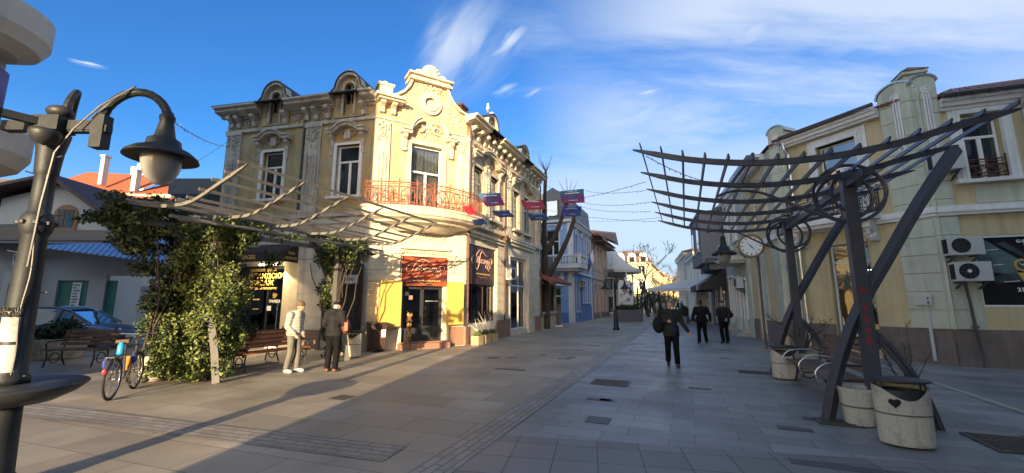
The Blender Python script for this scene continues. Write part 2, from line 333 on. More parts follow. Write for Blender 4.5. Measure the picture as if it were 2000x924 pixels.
    def blob(s, c, r, seg=10):
        if not isinstance(r, (tuple, list)): r = (r, r, r)
        vs = []; fs = []; n = seg//2+1
        for i in range(n):
            th = PI*i/(n-1)
            for k in range(seg):
                a = 2*PI*k/seg; vs.append((c[0]+r[0]*math.sin(th)*math.cos(a), c[1]+r[1]*math.sin(th)*math.sin(a), c[2]-r[2]*math.cos(th)))
        for i in range(n-1):
            for k in range(seg): fs.append((i*seg+k, i*seg+(k+1) % seg, (i+1)*seg+(k+1) % seg, (i+1)*seg+k))
        return s.add(vs, fs)
    def disc_y(s, c, r, y, seg=24, t=.02, r0=0):     # flat round plate facing -y at (x, z)
        if r0: 
            a = [(c[0]+r*math.cos(2*PI*k/seg), c[1]+r*math.sin(2*PI*k/seg)) for k in range(seg)]
            b = [(c[0]+r0*math.cos(2*PI*k/seg), c[1]+r0*math.sin(2*PI*k/seg)) for k in range(seg)]
            for k in range(seg):
                j = (k+1) % seg; s.prism([b[k], a[k], a[j], b[j]], y, y+t)
            return s
        return s.prism([(c[0]+r*math.cos(2*PI*k/seg), c[1]+r*math.sin(2*PI*k/seg)) for k in range(seg)], y, y+t)
    def wall(s, x0, x1, z0, z1, ops, t=.3, y=0):     # front sheet with openings and reveals
        xs = sorted({x0, x1, *[c for o in ops for c in o[:2] if x0 < c < x1]}); zs = sorted({z0, z1, *[c for o in ops for c in o[2:4] if z0 < c < z1]})
        for i in range(len(xs)-1):
            j = 0
            while j < len(zs)-1:
                cx = (xs[i]+xs[i+1])/2
                def hole(q): cz = (zs[q]+zs[q+1])/2; return any(o[0] < cx < o[1] and o[2] < cz < o[3] for o in ops)
                if hole(j): j += 1; continue
                k = j
                while k+1 < len(zs)-1 and not hole(k+1): k += 1
                s.add([(xs[i], y, zs[j]), (xs[i+1], y, zs[j]), (xs[i+1], y, zs[k+1]), (xs[i], y, zs[k+1])], [(0, 1, 2, 3)]); j = k+1
        for a, b, c, d in [o[:4] for o in ops]:
            s.add([(a,y,c),(b,y,c),(b,y,d),(a,y,d),(a,y+t,c),(b,y+t,c),(b,y+t,d),(a,y+t,d)], [(0,4,5,1),(2,6,7,3),(0,3,7,4),(1,5,6,2)])
        return s
    def build(s, name, m=None, parent=None, smooth=False, bevel=0, loc=None, rz=None):
        me = bpy.data.meshes.new(name); me.from_pydata([tuple(v) for v in s.v], [], s.f); me.update()
        if m is not None: me.materials.append(M[m] if isinstance(m, str) else m)
        if smooth: me.polygons.foreach_set('use_smooth', [True]*len(me.polygons))
        o = bpy.data.objects.new(name, me); COL.objects.link(o)
        if parent: o.parent = parent
        if loc is not None: o.location = loc
        if rz is not None: o.rotation_euler = (0, 0, rz)
        if bevel:
            b = o.modifiers.new('bevel', 'BEVEL'); b.width = bevel; b.segments = 2; b.limit_method = 'ANGLE'
        return o
def tag(o, label=None, cat=None, group=None, kind=None):
    if label: o['label'] = label
    if cat: o['category'] = cat
    if group: o['group'] = group
    if kind: o['kind'] = kind
    return o
def thing(name, label, cat, loc=(0, 0, 0), rz=0, group=None):
    o = bpy.data.objects.new(name, None); COL.objects.link(o); o.location = loc; o.rotation_euler = (0, 0, rz); o.empty_display_size = .2
    return tag(o, label, cat, group)
KIDS = {}
def copy_tree(o, parent=None):
    c = o.copy(); COL.objects.link(c)
    if parent: c.parent = parent
    for ch in [x for x in bpy.data.objects if x.parent == o]: copy_tree(ch, c)
    return c
def frame(P, d, root=(0, 0)):
    """local x along d seen left to right from outside, local y into the building"""
    d = Vector((d[0], d[1], 0)).normalized(); n = Vector((0, 0, 1)).cross(d)
    return Matrix(((d.x, n.x, 0, P[0]-root[0]), (d.y, n.y, 0, P[1]-root[1]), (0, 0, 1, 0), (0, 0, 0, 1)))
def T(x, y, z): return Matrix.Translation((x, y, z))
def text(txt, size, name, m, parent, F, x, y, z, align='CENTER', shear=0, ext=.006, sx=1, rz=0, bold=0, faceup=False):
    cu = bpy.data.curves.new(name, 'FONT'); cu.body = txt; cu.size = size; cu.align_x = align; cu.align_y = 'CENTER'; cu.shear = shear; cu.extrude = ext; cu.offset = bold; cu.resolution_u = 3
    ob = bpy.data.objects.new(name, cu); COL.objects.link(ob)
    dg = bpy.context.evaluated_depsgraph_get(); me = bpy.data.meshes.new_from_object(ob.evaluated_get(dg))
    bpy.data.objects.remove(ob); bpy.data.curves.remove(cu)
    me.transform(Matrix.Diagonal((sx, 1, 1, 1))); me.transform(Matrix.Rotation(rz, 4, 'Z')); me.transform(Matrix.Rotation(PI/2, 4, 'X'))
    me.transform(F @ T(x, y, z)); me.materials.clear(); me.materials.append(M[m])
    o = bpy.data.objects.new(name, me); COL.objects.link(o); o.parent = parent; return o
def arc(cx, cz, r, a0, a1, n, ry=None):
    return [(cx+r*math.cos(R(a0+(a1-a0)*i/n)), cz+(ry or r)*math.sin(R(a0+(a1-a0)*i/n))) for i in range(n+1)]
SD = Vector((.387, .922, 0)); ND = Vector((.924, -.382, 0))     # along and across the street
def cat(P, Q, sag, n=14):
    P = Vector(P); Q = Vector(Q); return [P.lerp(Q, i/n)-Vector((0, 0, sag*4*(i/n)*(1-i/n))) for i in range(n+1)]
# ---------------------------------------------------------------- ground
AR = -math.atan2(.387, .922)        # turns local y onto the street
g = MB(); g.poly([(-3000, -3000, 0), (3000, -3000, 0), (3000, 3000, 0), (-3000, 3000, 0)])
tag(g.build('ground', 'ground_far'), kind='structure')
def sheet(name, m, pts, z, rz=AR):
    c, s_ = math.cos(-rz), math.sin(-rz); b = MB()
    b.poly([(x*c-y*s_, x*s_+y*c, 0) for x, y in pts]); o = b.build(name, m); o.location = (0, 0, z); o.rotation_euler = (0, 0, rz)
    return tag(o, kind='structure')
def P2(a, k): v = ND*a+SD*k; return (v.x, v.y)
SA = -2.46                                                        # tactile strip, measured across the street
sheet('street_paving', 'street_slabs', [P2(SA, 2), P2(30, 2), P2(30, 180), P2(SA, 180)], .004)
sheet('left_paving', 'left_slabs', [P2(-26, -12), P2(SA, -12), P2(SA, 180), P2(-26, 180)], .005, AR+R(4))
a0 = (-.25, 5.56); a1 = (12, 3.1)
sheet('square_paving', 'plaza_slabs', [(-8, 0), (-2.0, 1.9), a0, a1, (14, -8), (-8, -8)], .008, math.atan2(-.78, 4))
sheet('tactile_strip', 'tactile', [P2(SA-.2, .5), P2(SA+.22, .5), P2(SA+.22, 60), P2(SA-.2, 60)], .012, AR+PI/2)
cd_ = Vector((.957, -.29, 0)); cn_ = Vector((.29, .957, 0)); q0 = Vector((-9.5, 7.36, 0)); q1 = Vector((-1.3, 4.88, 0))
sheet('crossing_strip', 'tactile', [tuple((q0-cn_*.24).xy), tuple((q1-cn_*.24).xy), tuple((q1+cn_*.24).xy), tuple((q0+cn_*.24).xy)], .0125, math.atan2(-.29, .957))
# pale band and drain line along the two edges of the promenade
sheet('paving_edge_band', 'pale_slab', [P2(4.6, 9), P2(4.72, 9), P2(4.72, 80), P2(4.6, 80)], .0125)
sheet('paving_cross_band', 'pale_slab', [a0, a1, (a1[0]+.03, a1[1]+.14), (a0[0]+.03, a0[1]+.14)], .014, 0) if False else None
rr = random.Random(3)
d = MB()
for u in range(90):
    a = rr.choice([rr.uniform(-6, 9)]); k = rr.uniform(3.5, 40)
    if a < -1.5 and k < 8 and rr.random() < .6: continue
    if abs(a-SA) < .7: continue
    w, h = rr.choice([(.4, .16), (.33, .17), (.8, .17), (.33, .33), (.25, .16)])
    c = ND*a+SD*(round(k/.335)*.335)
    d.M = T(c.x, c.y, .0085) @ Matrix.Rotation(AR, 4, 'Z'); d.box(-w/2, w/2, 0, h, 0, .0035)
tag(d.build('dark_paving_slabs', 'dark_slab'), kind='structure')
def cover(label, x, y, w, h, m='manhole', rz=AR):
    b = MB(); b.box(-w/2, w/2, -h/2, h/2, 0, .012)
    t_ = thing('manhole_cover', label, 'manhole cover', (x, y, .012), rz); b.build('frame', 'dark_slab', t_)
    b = MB()
    n = int(h/.07)
    for i in range(n): b.box(-w/2+.04, w/2-.04, -h/2+.05+i*.07, -h/2+.085+i*.07, .012, .02)
    b.build('grating', m, t_)
cover('dark square manhole cover in the paving right of the long tactile strip', 2.05, 8.9, .75, .55)
cover('brown iron grate in the paving in front of the far oval bin', 5.9, 10.1, .95, .35)
cover('large worn manhole cover at the foot of the near arched pergola pipes', 6.15, 5.05, 1.15, .75)
cover('dark rectangular cover in the paving at lower right centre', 4.55, 6.05, .5, .33)
# ---------------------------------------------------------------- pieces shared by the buildings
def window(bld, F, x0, x1, z0, z1, y=.14, fm='white_frame', trans=.68, mull=True, curt=True, fw=.055, glass='glass', depth=.9, im='interior', cm='curtain', name='window', curtk=.35):
    b = MB(F); t = .05
    b.box(x0, x0+fw, y, y+t, z0, z1); b.box(x1-fw, x1, y, y+t, z0, z1)
    b.box(x0+fw, x1-fw, y, y+t, z0, z0+fw); b.box(x0+fw, x1-fw, y, y+t, z1-fw, z1)
    zt = z0+(z1-z0)*trans
    if trans: b.box(x0+fw, x1-fw, y-.01, y+t-.012, zt-.035, zt+.035)
    if mull:
        xm = (x0+x1)/2; b.box(xm-.035, xm+.035, y-.008, y+t-.014, z0+fw, zt-.035 if trans else z1-fw)
        for a in (x0+fw+.002, xm+.037, ): b.box(a, a+.028, y+.002, y+t-.002, z0+fw+.001, (zt if trans else z1)-.05)
    o = b.build(name, fm, bld)
    p = MB(F); p.box(x0+fw*.5, x1-fw*.5, y+t*.35, y+t*.5, z0+fw*.5, z1-fw*.5); p.build('pane', glass, o)
    r = MB(F); e = .03; a, c, d, f = x0-e, x1+e, z0-e, z1+e; y2 = y+depth; y1 = y+t+.01
    r.add([(a,y1,d),(c,y1,d),(c,y1,f),(a,y1,f),(a,y2,d),(c,y2,d),(c,y2,f),(a,y2,f)], [(4,5,6,7),(0,4,5,1)[::-1],(2,6,7,3),(0,3,7,4),(1,5,6,2)]); r.build('room', im, o)
    if curt:
        w = (x1-x0)*curtk
        for xa, xb in ((x0+.02, x0+w), (x1-w, x1-.02)):
            k = MB(F); n = 14; vs = []
            for i in range(n+1):
                xx = xa+(xb-xa)*i/n; yy = y+.16+.025*math.sin(i*1.9); vs += [(xx, yy, z0+.03), (xx, yy, z1-.05)]
            k.add(vs, [(2*i, 2*i+2, 2*i+3, 2*i+1) for i in range(n)]); k.build('curtain', cm, o, smooth=True)
    return o
def courses(b, x0, x1, z0, z1, h, ops, y0=-.03, gap=.022, stag=0):
    """stone courses standing proud of the wall, cut round the openings"""
    z = z0
    while z < z1-.05:
        zz = min(z+h-gap, z1); segs = [(x0, x1)]
        for a, c, lo, hi in ops:
            if lo < zz-.01 and hi > z+.01:
                ns = []
                for s0, s1 in segs:
                    if c <= s0 or a >= s1: ns.append((s0, s1)); continue
                    if a > s0+.03: ns.append((s0, a))
                    if c < s1-.03: ns.append((c, s1))
                segs = ns
        for s0, s1 in segs: b.box(s0, s1, y0, .002, z, zz)
        z += h
    return b
def console(b, x, z, h=.42, w=.2, d=.3):             # scrolled bracket
    b.prism_side = None
    n = 6; pr_ = [(0, 0)]
    pts = [(-.02, z), (-d*.35, z+.04*h), (-d*.45, z+h*.3), (-d*.35, z+h*.45), (-d*.6, z+h*.6), (-d, z+h*.75), (-d, z+h), (-.0, z+h)]
    k = len(pts); vs = [(x-w/2, p[0], p[1]) for p in pts]+[(x+w/2, p[0], p[1]) for p in pts]
    b.add(vs, [tuple(range(k)), tuple(range(k, 2*k))[::-1]]+[(i, i+k, (i+1) % k+k, (i+1) % k) for i in range(k)])
    b.lathe([(.0, -w/2-.012), (.07, -w/2-.012), (.07, w/2+.012), (0, w/2+.012)], 10, (0, 0, 0)) if False else None
    return b
def hood(b, cx, z, w, rise, y=-.3, th=.13, flat=.32):
    x0, x1 = cx-w/2, cx+w/2; f = w*flat*.55
    path = [(x0, z), (x0+f, z)]
    for i in range(1, 8):
        t = i/8; path.append((x0+f+(w-2*f)*t, z+rise*math.sin(PI*t)**.75))
    path += [(x1-f, z), (x1, z)]
    b.band(path, th, y, -.001); b.band([(p[0], p[1]+th*.62) for p in path], th*.45, y-.07, -.002)
def relief(b, cx, z, w, h, seed=0, y=-.05, n=26):    # low carved ornament: scrolls, buds and ribs
    r_ = random.Random(seed)
    for s_ in (-1, 1):
        pts = []
        for i in range(16):
            a = i/15*PI*2.3; rr_ = w*.24*(1-i/19); pts.append((cx+s_*(w*.25-rr_*math.cos(a)), y, z+h*.32+rr_*math.sin(a)*1.1))
        b.tube(pts, [.03*(1-i/24) for i in range(16)], 5)
        pts = [(cx+s_*w*.05*(1+2*math.sin(t*3)), y, z+h*.35-h*.75*t+h*.3) for t in [i/9 for i in range(10)]]
        b.tube(pts, .022, 5)
    for i in range(n):
        b.blob((cx+r_.uniform(-.45, .45)*w, y+.015, z+r_.uniform(-.45, .5)*h), (r_.uniform(.02, .05), .035, r_.uniform(.02, .06)), 6)
def pilaster(b, br, x0, x1, z0, z1, seed=0, y=-.07):
    b.box(x0, x1, y, -.001, z0, z1); w = x1-x0
    b.box(x0-.04, x1+.04, y-.05, -.002, z1-.1, z1+.003); b.box(x0-.05, x1+.05, y-.05, -.003, z0-.002, z0+.16)
    relief(br, (x0+x1)/2, z1-.58, w*.95, .85, seed, y-.03)
    for k in range(4):                                # hanging flutes
        xx = x0+w*(.2+.2*k); br.box(xx-.022, xx+.022, y-.035, y+.001, z0+.4, z1-1.15-.08*(k % 2))
    for i in range(5):
        for k in range(3): br.blob((x0+w*(.3+.2*k), y-.03, z1-1.3-i*.16), (.025, .025, .045), 6)
def cornice(b, x0, x1, z, con=None, y=-.001, d=.45, m2=None):
    b.prism_pts = None
    prof = [(0, z), (-d*.25, z+.03), (-d*.25, z+.08), (-d*.8, z+.14), (-d*.8, z+.24), (-d, z+.27), (-d, z+.34), (0, z+.36)]
    k = len(prof); vs = [(x0, p[0]+y, p[1]) for p in prof]+[(x1, p[0]+y, p[1]) for p in prof]
    b.add(vs, [tuple(range(k)), tuple(range(k, 2*k))[::-1]]+[(i, i+k, (i+1) % k+k, (i+1) % k) for i in range(k)])
def dormer(bld, F, cx, zb, zt, w, wm, roofm='roof_tile', y=-.02, depth=1.6, ww=.5):
    h0 = zb+(zt-zb)*.62
    outl = [(cx-w/2, zb), (cx+w/2, zb), (cx+w/2, h0-.12), (cx+w*.42, h0)]+[(cx+w*.40*math.cos(a), h0+(zt-.12-h0)*math.sin(a)) for a in [PI*i/12 for i in range(1, 12)]]+[(cx-w*.42, h0), (cx-w/2, h0-.12)]
    # wall ring round an arched window
    wz0, wz1 = zb+.08, zb+(zt-zb)*.78; a_ = [(cx+ww/2*math.cos(t), wz1-ww/2+ww/2*math.sin(t)) for t in [PI*i/10 for i in range(11)]]
    b = MB(F); hole = [(cx+ww/2, wz0)]+a_+[(cx-ww/2, wz0)]
    L_ = [p for p in outl if p[0] <= cx+1e-6]; 
    right = [(cx, zb), (cx+w/2, zb), (cx+w/2, h0-.12)]+[p for p in outl[3:] if p[0] > cx+1e-6][:]+[(cx, zt-.12), (cx, wz1)]+[p for p in a_[::-1] if p[0] > cx+1e-6]+[(cx+ww/2, wz0), (cx, wz0)]
    b.prism(right, y, y+.28); b.prism([(2*cx-p[0], p[1]) for p in right], y, y+.28)
    for s_ in (-1, 1): b.box(cx+s_*(w/2-.002), cx+s_*(w/2-.12), y+.281, y+depth, zb, h0-.05)
    d = b.build('dormer', wm, bld)
    r = MB(F)
    path = [(cx-w/2-.1, h0-.2), (cx-w*.44, h0-.02)]+[(cx+w*.43*math.cos(t), h0+(zt-.1-h0)*math.sin(t)) for t in [PI-PI*i/12 for i in range(1, 12)]]+[(cx+w*.44, h0-.02), (cx+w/2+.1, h0-.2)]
    r.band(path, .11, y-.16, y+.12); r.blob((cx, y-.05, zt), (.12, .12, .13), 8); r.tube([(cx-.18, y-.08, zt-.05), (cx, y-.1, zt+.03), (cx+.18, y-.08, zt-.05)], .05, 6)
    r.build('dormer_moulding', 'cream_grey' if 'grey' in wm or 'shade' in wm else 'cream', d)
    r = MB(F); r.band([(p[0], p[1]+.07) for p in path], .05, y-.2, y+depth); r.build('dormer_roof', 'metal_dark', d)
    o = MB(F); o.tube([(p[0], y-.03, p[1]) for p in hole], .045, 6, closed=False)
    relief(o, cx-w*.37, zb+.55, .22, .5, 5, y-.02, 8); relief(o, cx+w*.37, zb+.55, .22, .5, 6, y-.02, 8)
    o.build('dormer_surround', 'cream_grey' if 'shade' in wm else 'cream', d)
    f = MB(F); f.box(cx-ww/2, cx+ww/2, y+.14, y+.15, wz0, wz1); 
    g2 = MB(F); g2.box(cx-.02, cx+.02, y+.1, y+.13, wz0, wz1); g2.box(cx-ww/2, cx-.02, y+.1, y+.13, wz1-ww/2-.02, wz1-ww/2+.02); g2.box(cx+.02, cx+ww/2, y+.1, y+.13, wz1-ww/2-.02, wz1-ww/2+.02)
    g2.box(cx-ww/2, cx-ww/2+.04, y+.1, y+.13, wz0, wz1-.2); g2.box(cx+ww/2-.04, cx+ww/2, y+.1, y+.13, wz0, wz1-.2)
    wf = g2.build('dormer_window', 'cream_grey', d); f.build('pane', 'glass_mirror', wf)
def balcony_rail(b, pts, z0, z1, step=.11, fans=True, r=.012):
    """pts: plan path; rails, bars and scrolled fans"""
    L = [Vector((p[0], p[1], 0)) for p in pts]
    def at_(s_):
        for i in range(len(L)-1):
            d = (L[i+1]-L[i]).length
            if s_ <= d or i == len(L)-2: return L[i].lerp(L[i+1], s_/d)
            s_ -= d
    tot = sum((L[i+1]-L[i]).length for i in range(len(L)-1))
    for z, rr_ in ((z1, .022), (z1-.07, .012), (z1-.16, .018), (z0+.12, .014), (z0+.03, .018)):
        b.tube([(p.x, p.y, z) for p in L], rr_, 6)
    n = int(tot/step)
    for i in range(n+1):
        p = at_(tot*i/n); b.tube([(p.x, p.y, z0), (p.x, p.y, z1-.16)], r*.8, 5)
    m = max(2, int(tot/.62))
    for i in range(m+1):
        s0 = tot*i/m; p = at_(min(s0, tot-1e-4)); b.tube([(p.x, p.y, z0), (p.x, p.y, z1+.07)], r*1.9, 6); b.blob((p.x, p.y, z1+.09), .035, 6)
        if fans and i < m:
            c0 = s0+tot/m/2
            for q in (-1, 1):
                pp = []
                for k in range(9):
                    t = k/8; q2 = at_(min(max(c0+q*.24*math.sin(t*PI*.62), 0), tot-1e-3)); pp.append((q2.x, q2.y, z1-.18-(z1-z0-.45)*(t**1.4)))
                b.tube(pp, r*1.3, 5); b.blob(pp[-1], .03, 6)
                for k in range(3):
                    q3 = at_(min(max(c0+q*(.05+.07*k), 0), tot-1e-3)); q4 = at_(c0); b.tube([(q4.x, q4.y, z0+.14), (q3.x, q3.y, z1-.2)], r*.8, 4)
                cc_ = at_(min(max(c0+q*.15, 0), tot-1e-3)); e = at_(min(max(c0+q*.15+.01, 0), tot))-cc_; e = e.normalized() if e.length > 0 else Vector((1, 0, 0))
                b.tube([(cc_.x+e.x*.055*math.cos(a), cc_.y+e.y*.055*math.cos(a), z0+.1+.05*math.sin(a)) for a in [k*PI/5 for k in range(10)]], r, 4, closed=True)

# ---------------------------------------------------------------- the ochre corner building
LA = Vector((-5.10, 14.45, 0)); LD = LA+Vector((-.97, .22, 0)).normalized()*7.46; LB = Vector((-1.89, 16.38, 0)); LC = Vector((1.66, 24.93, 0))
root = (LA.x, LA.y)
corner = thing('corner_building', 'ornate two storey ochre corner building with peeling stucco, curved balcony and shell topped gable', 'building', (LA.x, LA.y, 0))
FL = frame(LD, LA-LD, root); FC = frame(LA, LB-LA, root); FS = frame(LB, LC-LB, root)
WF, WC, WS = 7.46, (LB-LA).length, (LC-LB).length
opsL = [(2.62, 3.56, 5.62, 7.5), (5.92, 6.88, 5.55, 7.5)]
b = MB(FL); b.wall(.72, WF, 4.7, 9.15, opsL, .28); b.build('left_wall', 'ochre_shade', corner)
opsL0 = [(2.0, 4.06, .12, 3.0), (5.75, 7.2, .5, 3.35)]
b = MB(FL); b.wall(.72, WF, 0, 4.7, opsL0, .28); b.build('left_ground_wall', 'stone_grey', corner)
b = MB(FL); courses(b, .72, WF-.02, .7, 4.45, .42, opsL0); b.box(.6, WF, -.08, -.001, 4.5, 4.68); b.build('left_stone_courses', 'stone_grey', corner)
b = MB(FL); b.box(.72, 2.0, -.06, -.001, 0, .68); b.box(4.06, 5.75, -.06, -.001, 0, .68); b.build('left_plinth', 'brown_plinth', corner)
b = MB(FL); br = MB(FL)
for i, (x0, x1) in enumerate(((.83, 1.49), (4.53, 5.2))): pilaster(b, br, x0, x1, 4.9, 8.42, i)
b.box(.72, WF, -.09, -.001, 8.42, 8.54); b.box(.72, WF, -.12, -.002, 4.75, 4.9)
for x in (1.0, 1.35, 2.1, 3.55, 4.55, 4.95, 5.5, 7.0): console(b, x, 8.62, .45, .17, .34)
for x in (1.7, 4.05, 5.2): relief(br, x, 8.75, .5, .3, int(x*3), -.03, 10)
for x0, x1 in ((.45, 2.42), (3.72, 5.72), (6.98, WF+.05)): cornice(b, x0, x1, 9.08, d=.55)
for x in [.8+.09*i for i in range(74)]:
    if not (2.42 < x < 3.7 or 5.72 < x < 7.0): b.box(x, x+.05, -.1, -.003, 8.99, 9.07)
for cx, w in ((3.06, 1.62), (6.36, 1.62)):
    hood(b, cx, 8.0, w, .26, -.26)
    for s_ in (-1, 1): console(b, cx+s_*w*.40, 7.45, .48, .15, .2); b.box(cx+s_*w*.40-.06, cx+s_*w*.40+.06, -.06, -.001, 7.15, 7.45)
    b.box(cx-.12, cx+.12, -.1, -.001, 7.72, 8.08); relief(br, cx, 7.86, .7, .2, 3, -.06, 8)
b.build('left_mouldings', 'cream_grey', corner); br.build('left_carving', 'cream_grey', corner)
for x0, x1, z0, z1 in opsL:
    window(corner, FL, x0, x1, z0, z1, curtk=.28)
    b = MB(FL); b.box(x0-.13, x0, -.05, .14, z0-.05, z1+.1); b.box(x1, x1+.13, -.05, .14, z0-.05, z1+.1); b.box(x0, x1, -.05, .14, z1, z1+.1); b.box(x0-.25, x1+.25, -.2, .12, z0-.14, z0-.051)
    b.build('window_surround', 'white_trim', corner)
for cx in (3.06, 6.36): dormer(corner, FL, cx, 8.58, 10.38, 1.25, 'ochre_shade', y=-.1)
b = MB(FL); b.tube([(4.42, -.06, 9.0), (4.42, -.06, 4.6)], .045, 8); b.build('left_downpipe', 'gutter', corner)
# chamfer with gable
opC = [(1.36, 2.68, 5.1, 7.78)]; opC0 = [(1.27, 2.86, .2, 2.26)]
b = MB(FC); b.wall(0, WC, 4.7, 8.5, opC, .28)
gab = [(0, 8.5), (WC, 8.5), (WC, 9.2), (3.62, 9.42), (3.36, 9.5), (3.12, 9.74), (2.92, 10.05), (2.80, 10.38), (1.36, 10.38), (1.22, 10.05), (1.0, 9.76), (.72, 9.54), (.42, 9.42), (0, 9.35)]
b.prism(gab, 0, .35); b.build('corner_wall', 'ochre_pink', corner)
b = MB(FC); b.wall(0, WC, 0, 4.7, opC0, .28); b.build('corner_ground_wall', 'rust_stone', corner)
b = MB(FC); courses(b, 0.02, WC-.02, .72, 3.3, .42, opC0+[(1.15, 2.98, 2.2, 3.42)]); b.box(0, WC, -.07, -.001, 4.5, 4.7)
b.box(0, WC, -.05, -.001, 3.36, 3.42); b.box(1.1, 3.05, -.14, -.001, 3.62, 3.72)
for i in range(17): b.box(1.2+i*.11, 1.25+i*.11, -.07, -.001, 3.46, 3.56)
for x in (1.0, 3.14): b.box(x-.12, x+.12, -.1, -.001, 2.75, 3.4); b.box(x-.16, x+.16, -.14, -.002, 3.2, 3.26); b.box(x-.16, x+.16, -.14, -.002, 3.42, 3.5)
relief(b, 2.05, 4.05, 1.9, .3, 8, -.03, 40); b.build('corner_stone_courses', 'rust_stone', corner)
b = MB(FC); b.box(0, 1.27, -.06, -.001, .0, .7); b.box(2.86, WC, -.06, -.001, 0, .7); b.build('corner_plinth', 'rust_stone', corner)
b = MB(FC); b.box(3.1, 3.72, -.075, -.06, .02, .72); b.box(1.15, 2.98, -.5, -.001, 0, .2); b.box(1.2, 2.93, -.28, .0, .2, .24); b.build('granite_step', 'red_granite', corner)
b = MB(FC); br = MB(FC)
b.box(-.02, .56, -.07, -.001, 4.9, 8.4); b.box(3.28, WC+.02, -.07, -.001, 4.9, 8.4)
relief(br, .28, 7.85, .5, .9, 11, -.1); relief(br, 3.5, 7.85, .42, .9, 12, -.1)
for q in (.28, 3.5):
    for k in (-1, 0, 1): br.box(q+k*.13-.03, q+k*.13+.03, -.11, -.06, 5.3, 7.2)
b.box(0, WC, -.05, -.001, 8.5, 8.56)
b.disc_y((2.08, 9.55), .47, -.09, 28, .09, .31); b.disc_y((2.08, 9.55), .33, -.13, 28, .1, .24)
# gable coping
cp = [(-.02, 9.4), (.42, 9.46), (.72, 9.58), (1.0, 9.8), (1.2, 10.07), (1.32, 10.4)]
b.band(cp, .08, -.1, .4); b.band([(4.12-p[0], p[1]) for p in cp], .08, -.1, .4)
b.box(1.18, 2.96, -.2, .45, 10.38, 10.47); b.box(1.25, 2.89, -.13, .4, 10.47, 10.6); b.box(1.14, 3.0, -.24, .48, 10.6, 10.68)
# shell
for i in range(9):
    a = R(10+20*i); b.tube([(2.08, -.02, 10.7), (2.08+.24*math.cos(a), -.07, 10.72+.3*math.sin(a)), (2.08+.4*math.cos(a), .02, 10.72+.5*math.sin(a))], [.03, .055, .075], 7)
b.prism([(1.62, 10.68), (2.54, 10.68), (2.5, 10.85)]+[(2.08+.36*math.cos(a), 10.74+.44*math.sin(a)) for a in [PI*i/8 for i in range(9)]]+[(1.66, 10.85)], -.02, .25)
for s_ in (-1, 1): b.tube([(2.08+s_*(.5+.12*math.cos(t)), -.02, 10.78+.1*math.sin(t)) for t in [k*.6 for k in range(11)]], .045, 6)
# broken arched hood
for s_ in (-1, 1):
    pth = [(2.05+s_*1.13, 8.14), (2.05+s_*.75, 8.14)]+[(2.05+s_*.75*math.cos(t), 8.14+.66*math.sin(t)) for t in [R(12+13*i) for i in range(5)]]
    if s_ > 0: pth = pth[::-1]
    b.band(pth, .14, -.26, -.001); b.band([(p[0], p[1]+.085) for p in pth], .06, -.33, -.002)
    b.box(2.05+s_*.95-.1, 2.05+s_*.95+.1, -.12, -.001, 7.4, 8.05); console(b, 2.05+s_*.95, 7.55, .5, .16, .24)
    br.tube([(2.05+s_*(.35+.16*math.cos(t)), -.08, 8.42+.14*math.sin(t)) for t in [k*.55 for k in range(10)]], .035, 6)
b.box(.0, .95, -.38, -.001, 9.16, 9.24); b.box(-.1, 1.0, -.48, -.001, 9.24, 9.34)
for x in (.2, .62): console(b, x, 8.72, .44, .17, .3)
relief(br, 2.08, 10.2, 1.15, .32, 21, -.03, 60); relief(br, 2.08, 8.35, .9, .6, 22, -.03, 40)
relief(br, .95, 9.05, .9, .5, 23, -.02, 40); relief(br, 3.15, 9.05, .8, .6, 24, -.02, 50); relief(br, 2.85, 9.6, .3, .6, 25, -.02, 20)
b.build('corner_mouldings', 'cream', corner); br.build('corner_carving', 'cream', corner)
b = MB(FC); b.disc_y((2.08, 9.55), .2, -.01, 20, .012); b.build('oculus', 'cream', corner)
ow = window(corner, FC, 1.4, 2.64, 5.1, 7.74, curtk=.5, glass='glass_clear', trans=.60)
b = MB(FC); b.box(2.2, 2.55, .34, .38, 5.15, 6.3); b.build('houseplant', 'curtain_green', ow)
b = MB(FC); b.box(1.22, 1.39, -.06, .14, 5.0, 7.9); b.box(2.65, 2.82, -.06, .14, 5.0, 7.9); b.box(1.39, 2.65, -.06, .14, 7.76, 7.9); b.build('corner_window_surround', 'cream', corner)
# chimneys
b = MB(FC); b.box(.1, .62, .15, .6, 9.3, 9.95); b.box(.04, .68, .1, .66, 9.95, 10.05); b.blob((.36, .36, 10.12), (.14, .14, .1), 8); b.build('chimney', 'rust_stone', corner)
b = MB(FS); b.box(-.1, .42, .25, .7, 9.3, 9.95); b.box(-.15, .47, .2, .75, 9.95, 10.05); b.box(0, .32, .35, .6, 10.05, 10.15); b.build('chimney', 'iron_rust', corner)
# street facade
opS = [(.58, 1.5, 5.45, 7.5), (2.25, 3.15, 5.45, 7.5), (5.0, 5.92, 5.45, 7.5), (6.6, 7.5, 5.45, 7.5)]
opS0 = [(.3, 2.95, .8, 4.05), (4.6, 7.1, .22, 3.95)]
b = MB(FS); b.wall(0, WS, 4.7, 9.15, opS, .28); b.build('street_wall', 'ochre_pink', corner)
b = MB(FS); b.wall(0, WS, 0, 4.7, opS0, .28); b.build('street_ground_wall', 'rust_stone', corner)
b = MB(FS); courses(b, .02, WS-.02, .84, 4.3, .42, [(.2, 3.05, 0, 4.4), (4.5, 7.2, 0, 4.4)])
b.box(0, 3.9, -.12, -.001, 4.36, 4.48); b.box(0.1, 3.8, -.2, -.001, 4.48, 4.56); b.box(4.4, 8.1, -.2, -.001, 4.66, 4.76); b.box(4.5, 8.0, -.12, -.001, 4.5, 4.66)
b.box(4.55, 4.6, -.04, .28, .2, 3.98); b.box(7.1, 7.5, -.1, -.001, 0, 4.2); b.build('street_stone_courses', 'rust_stone', corner)
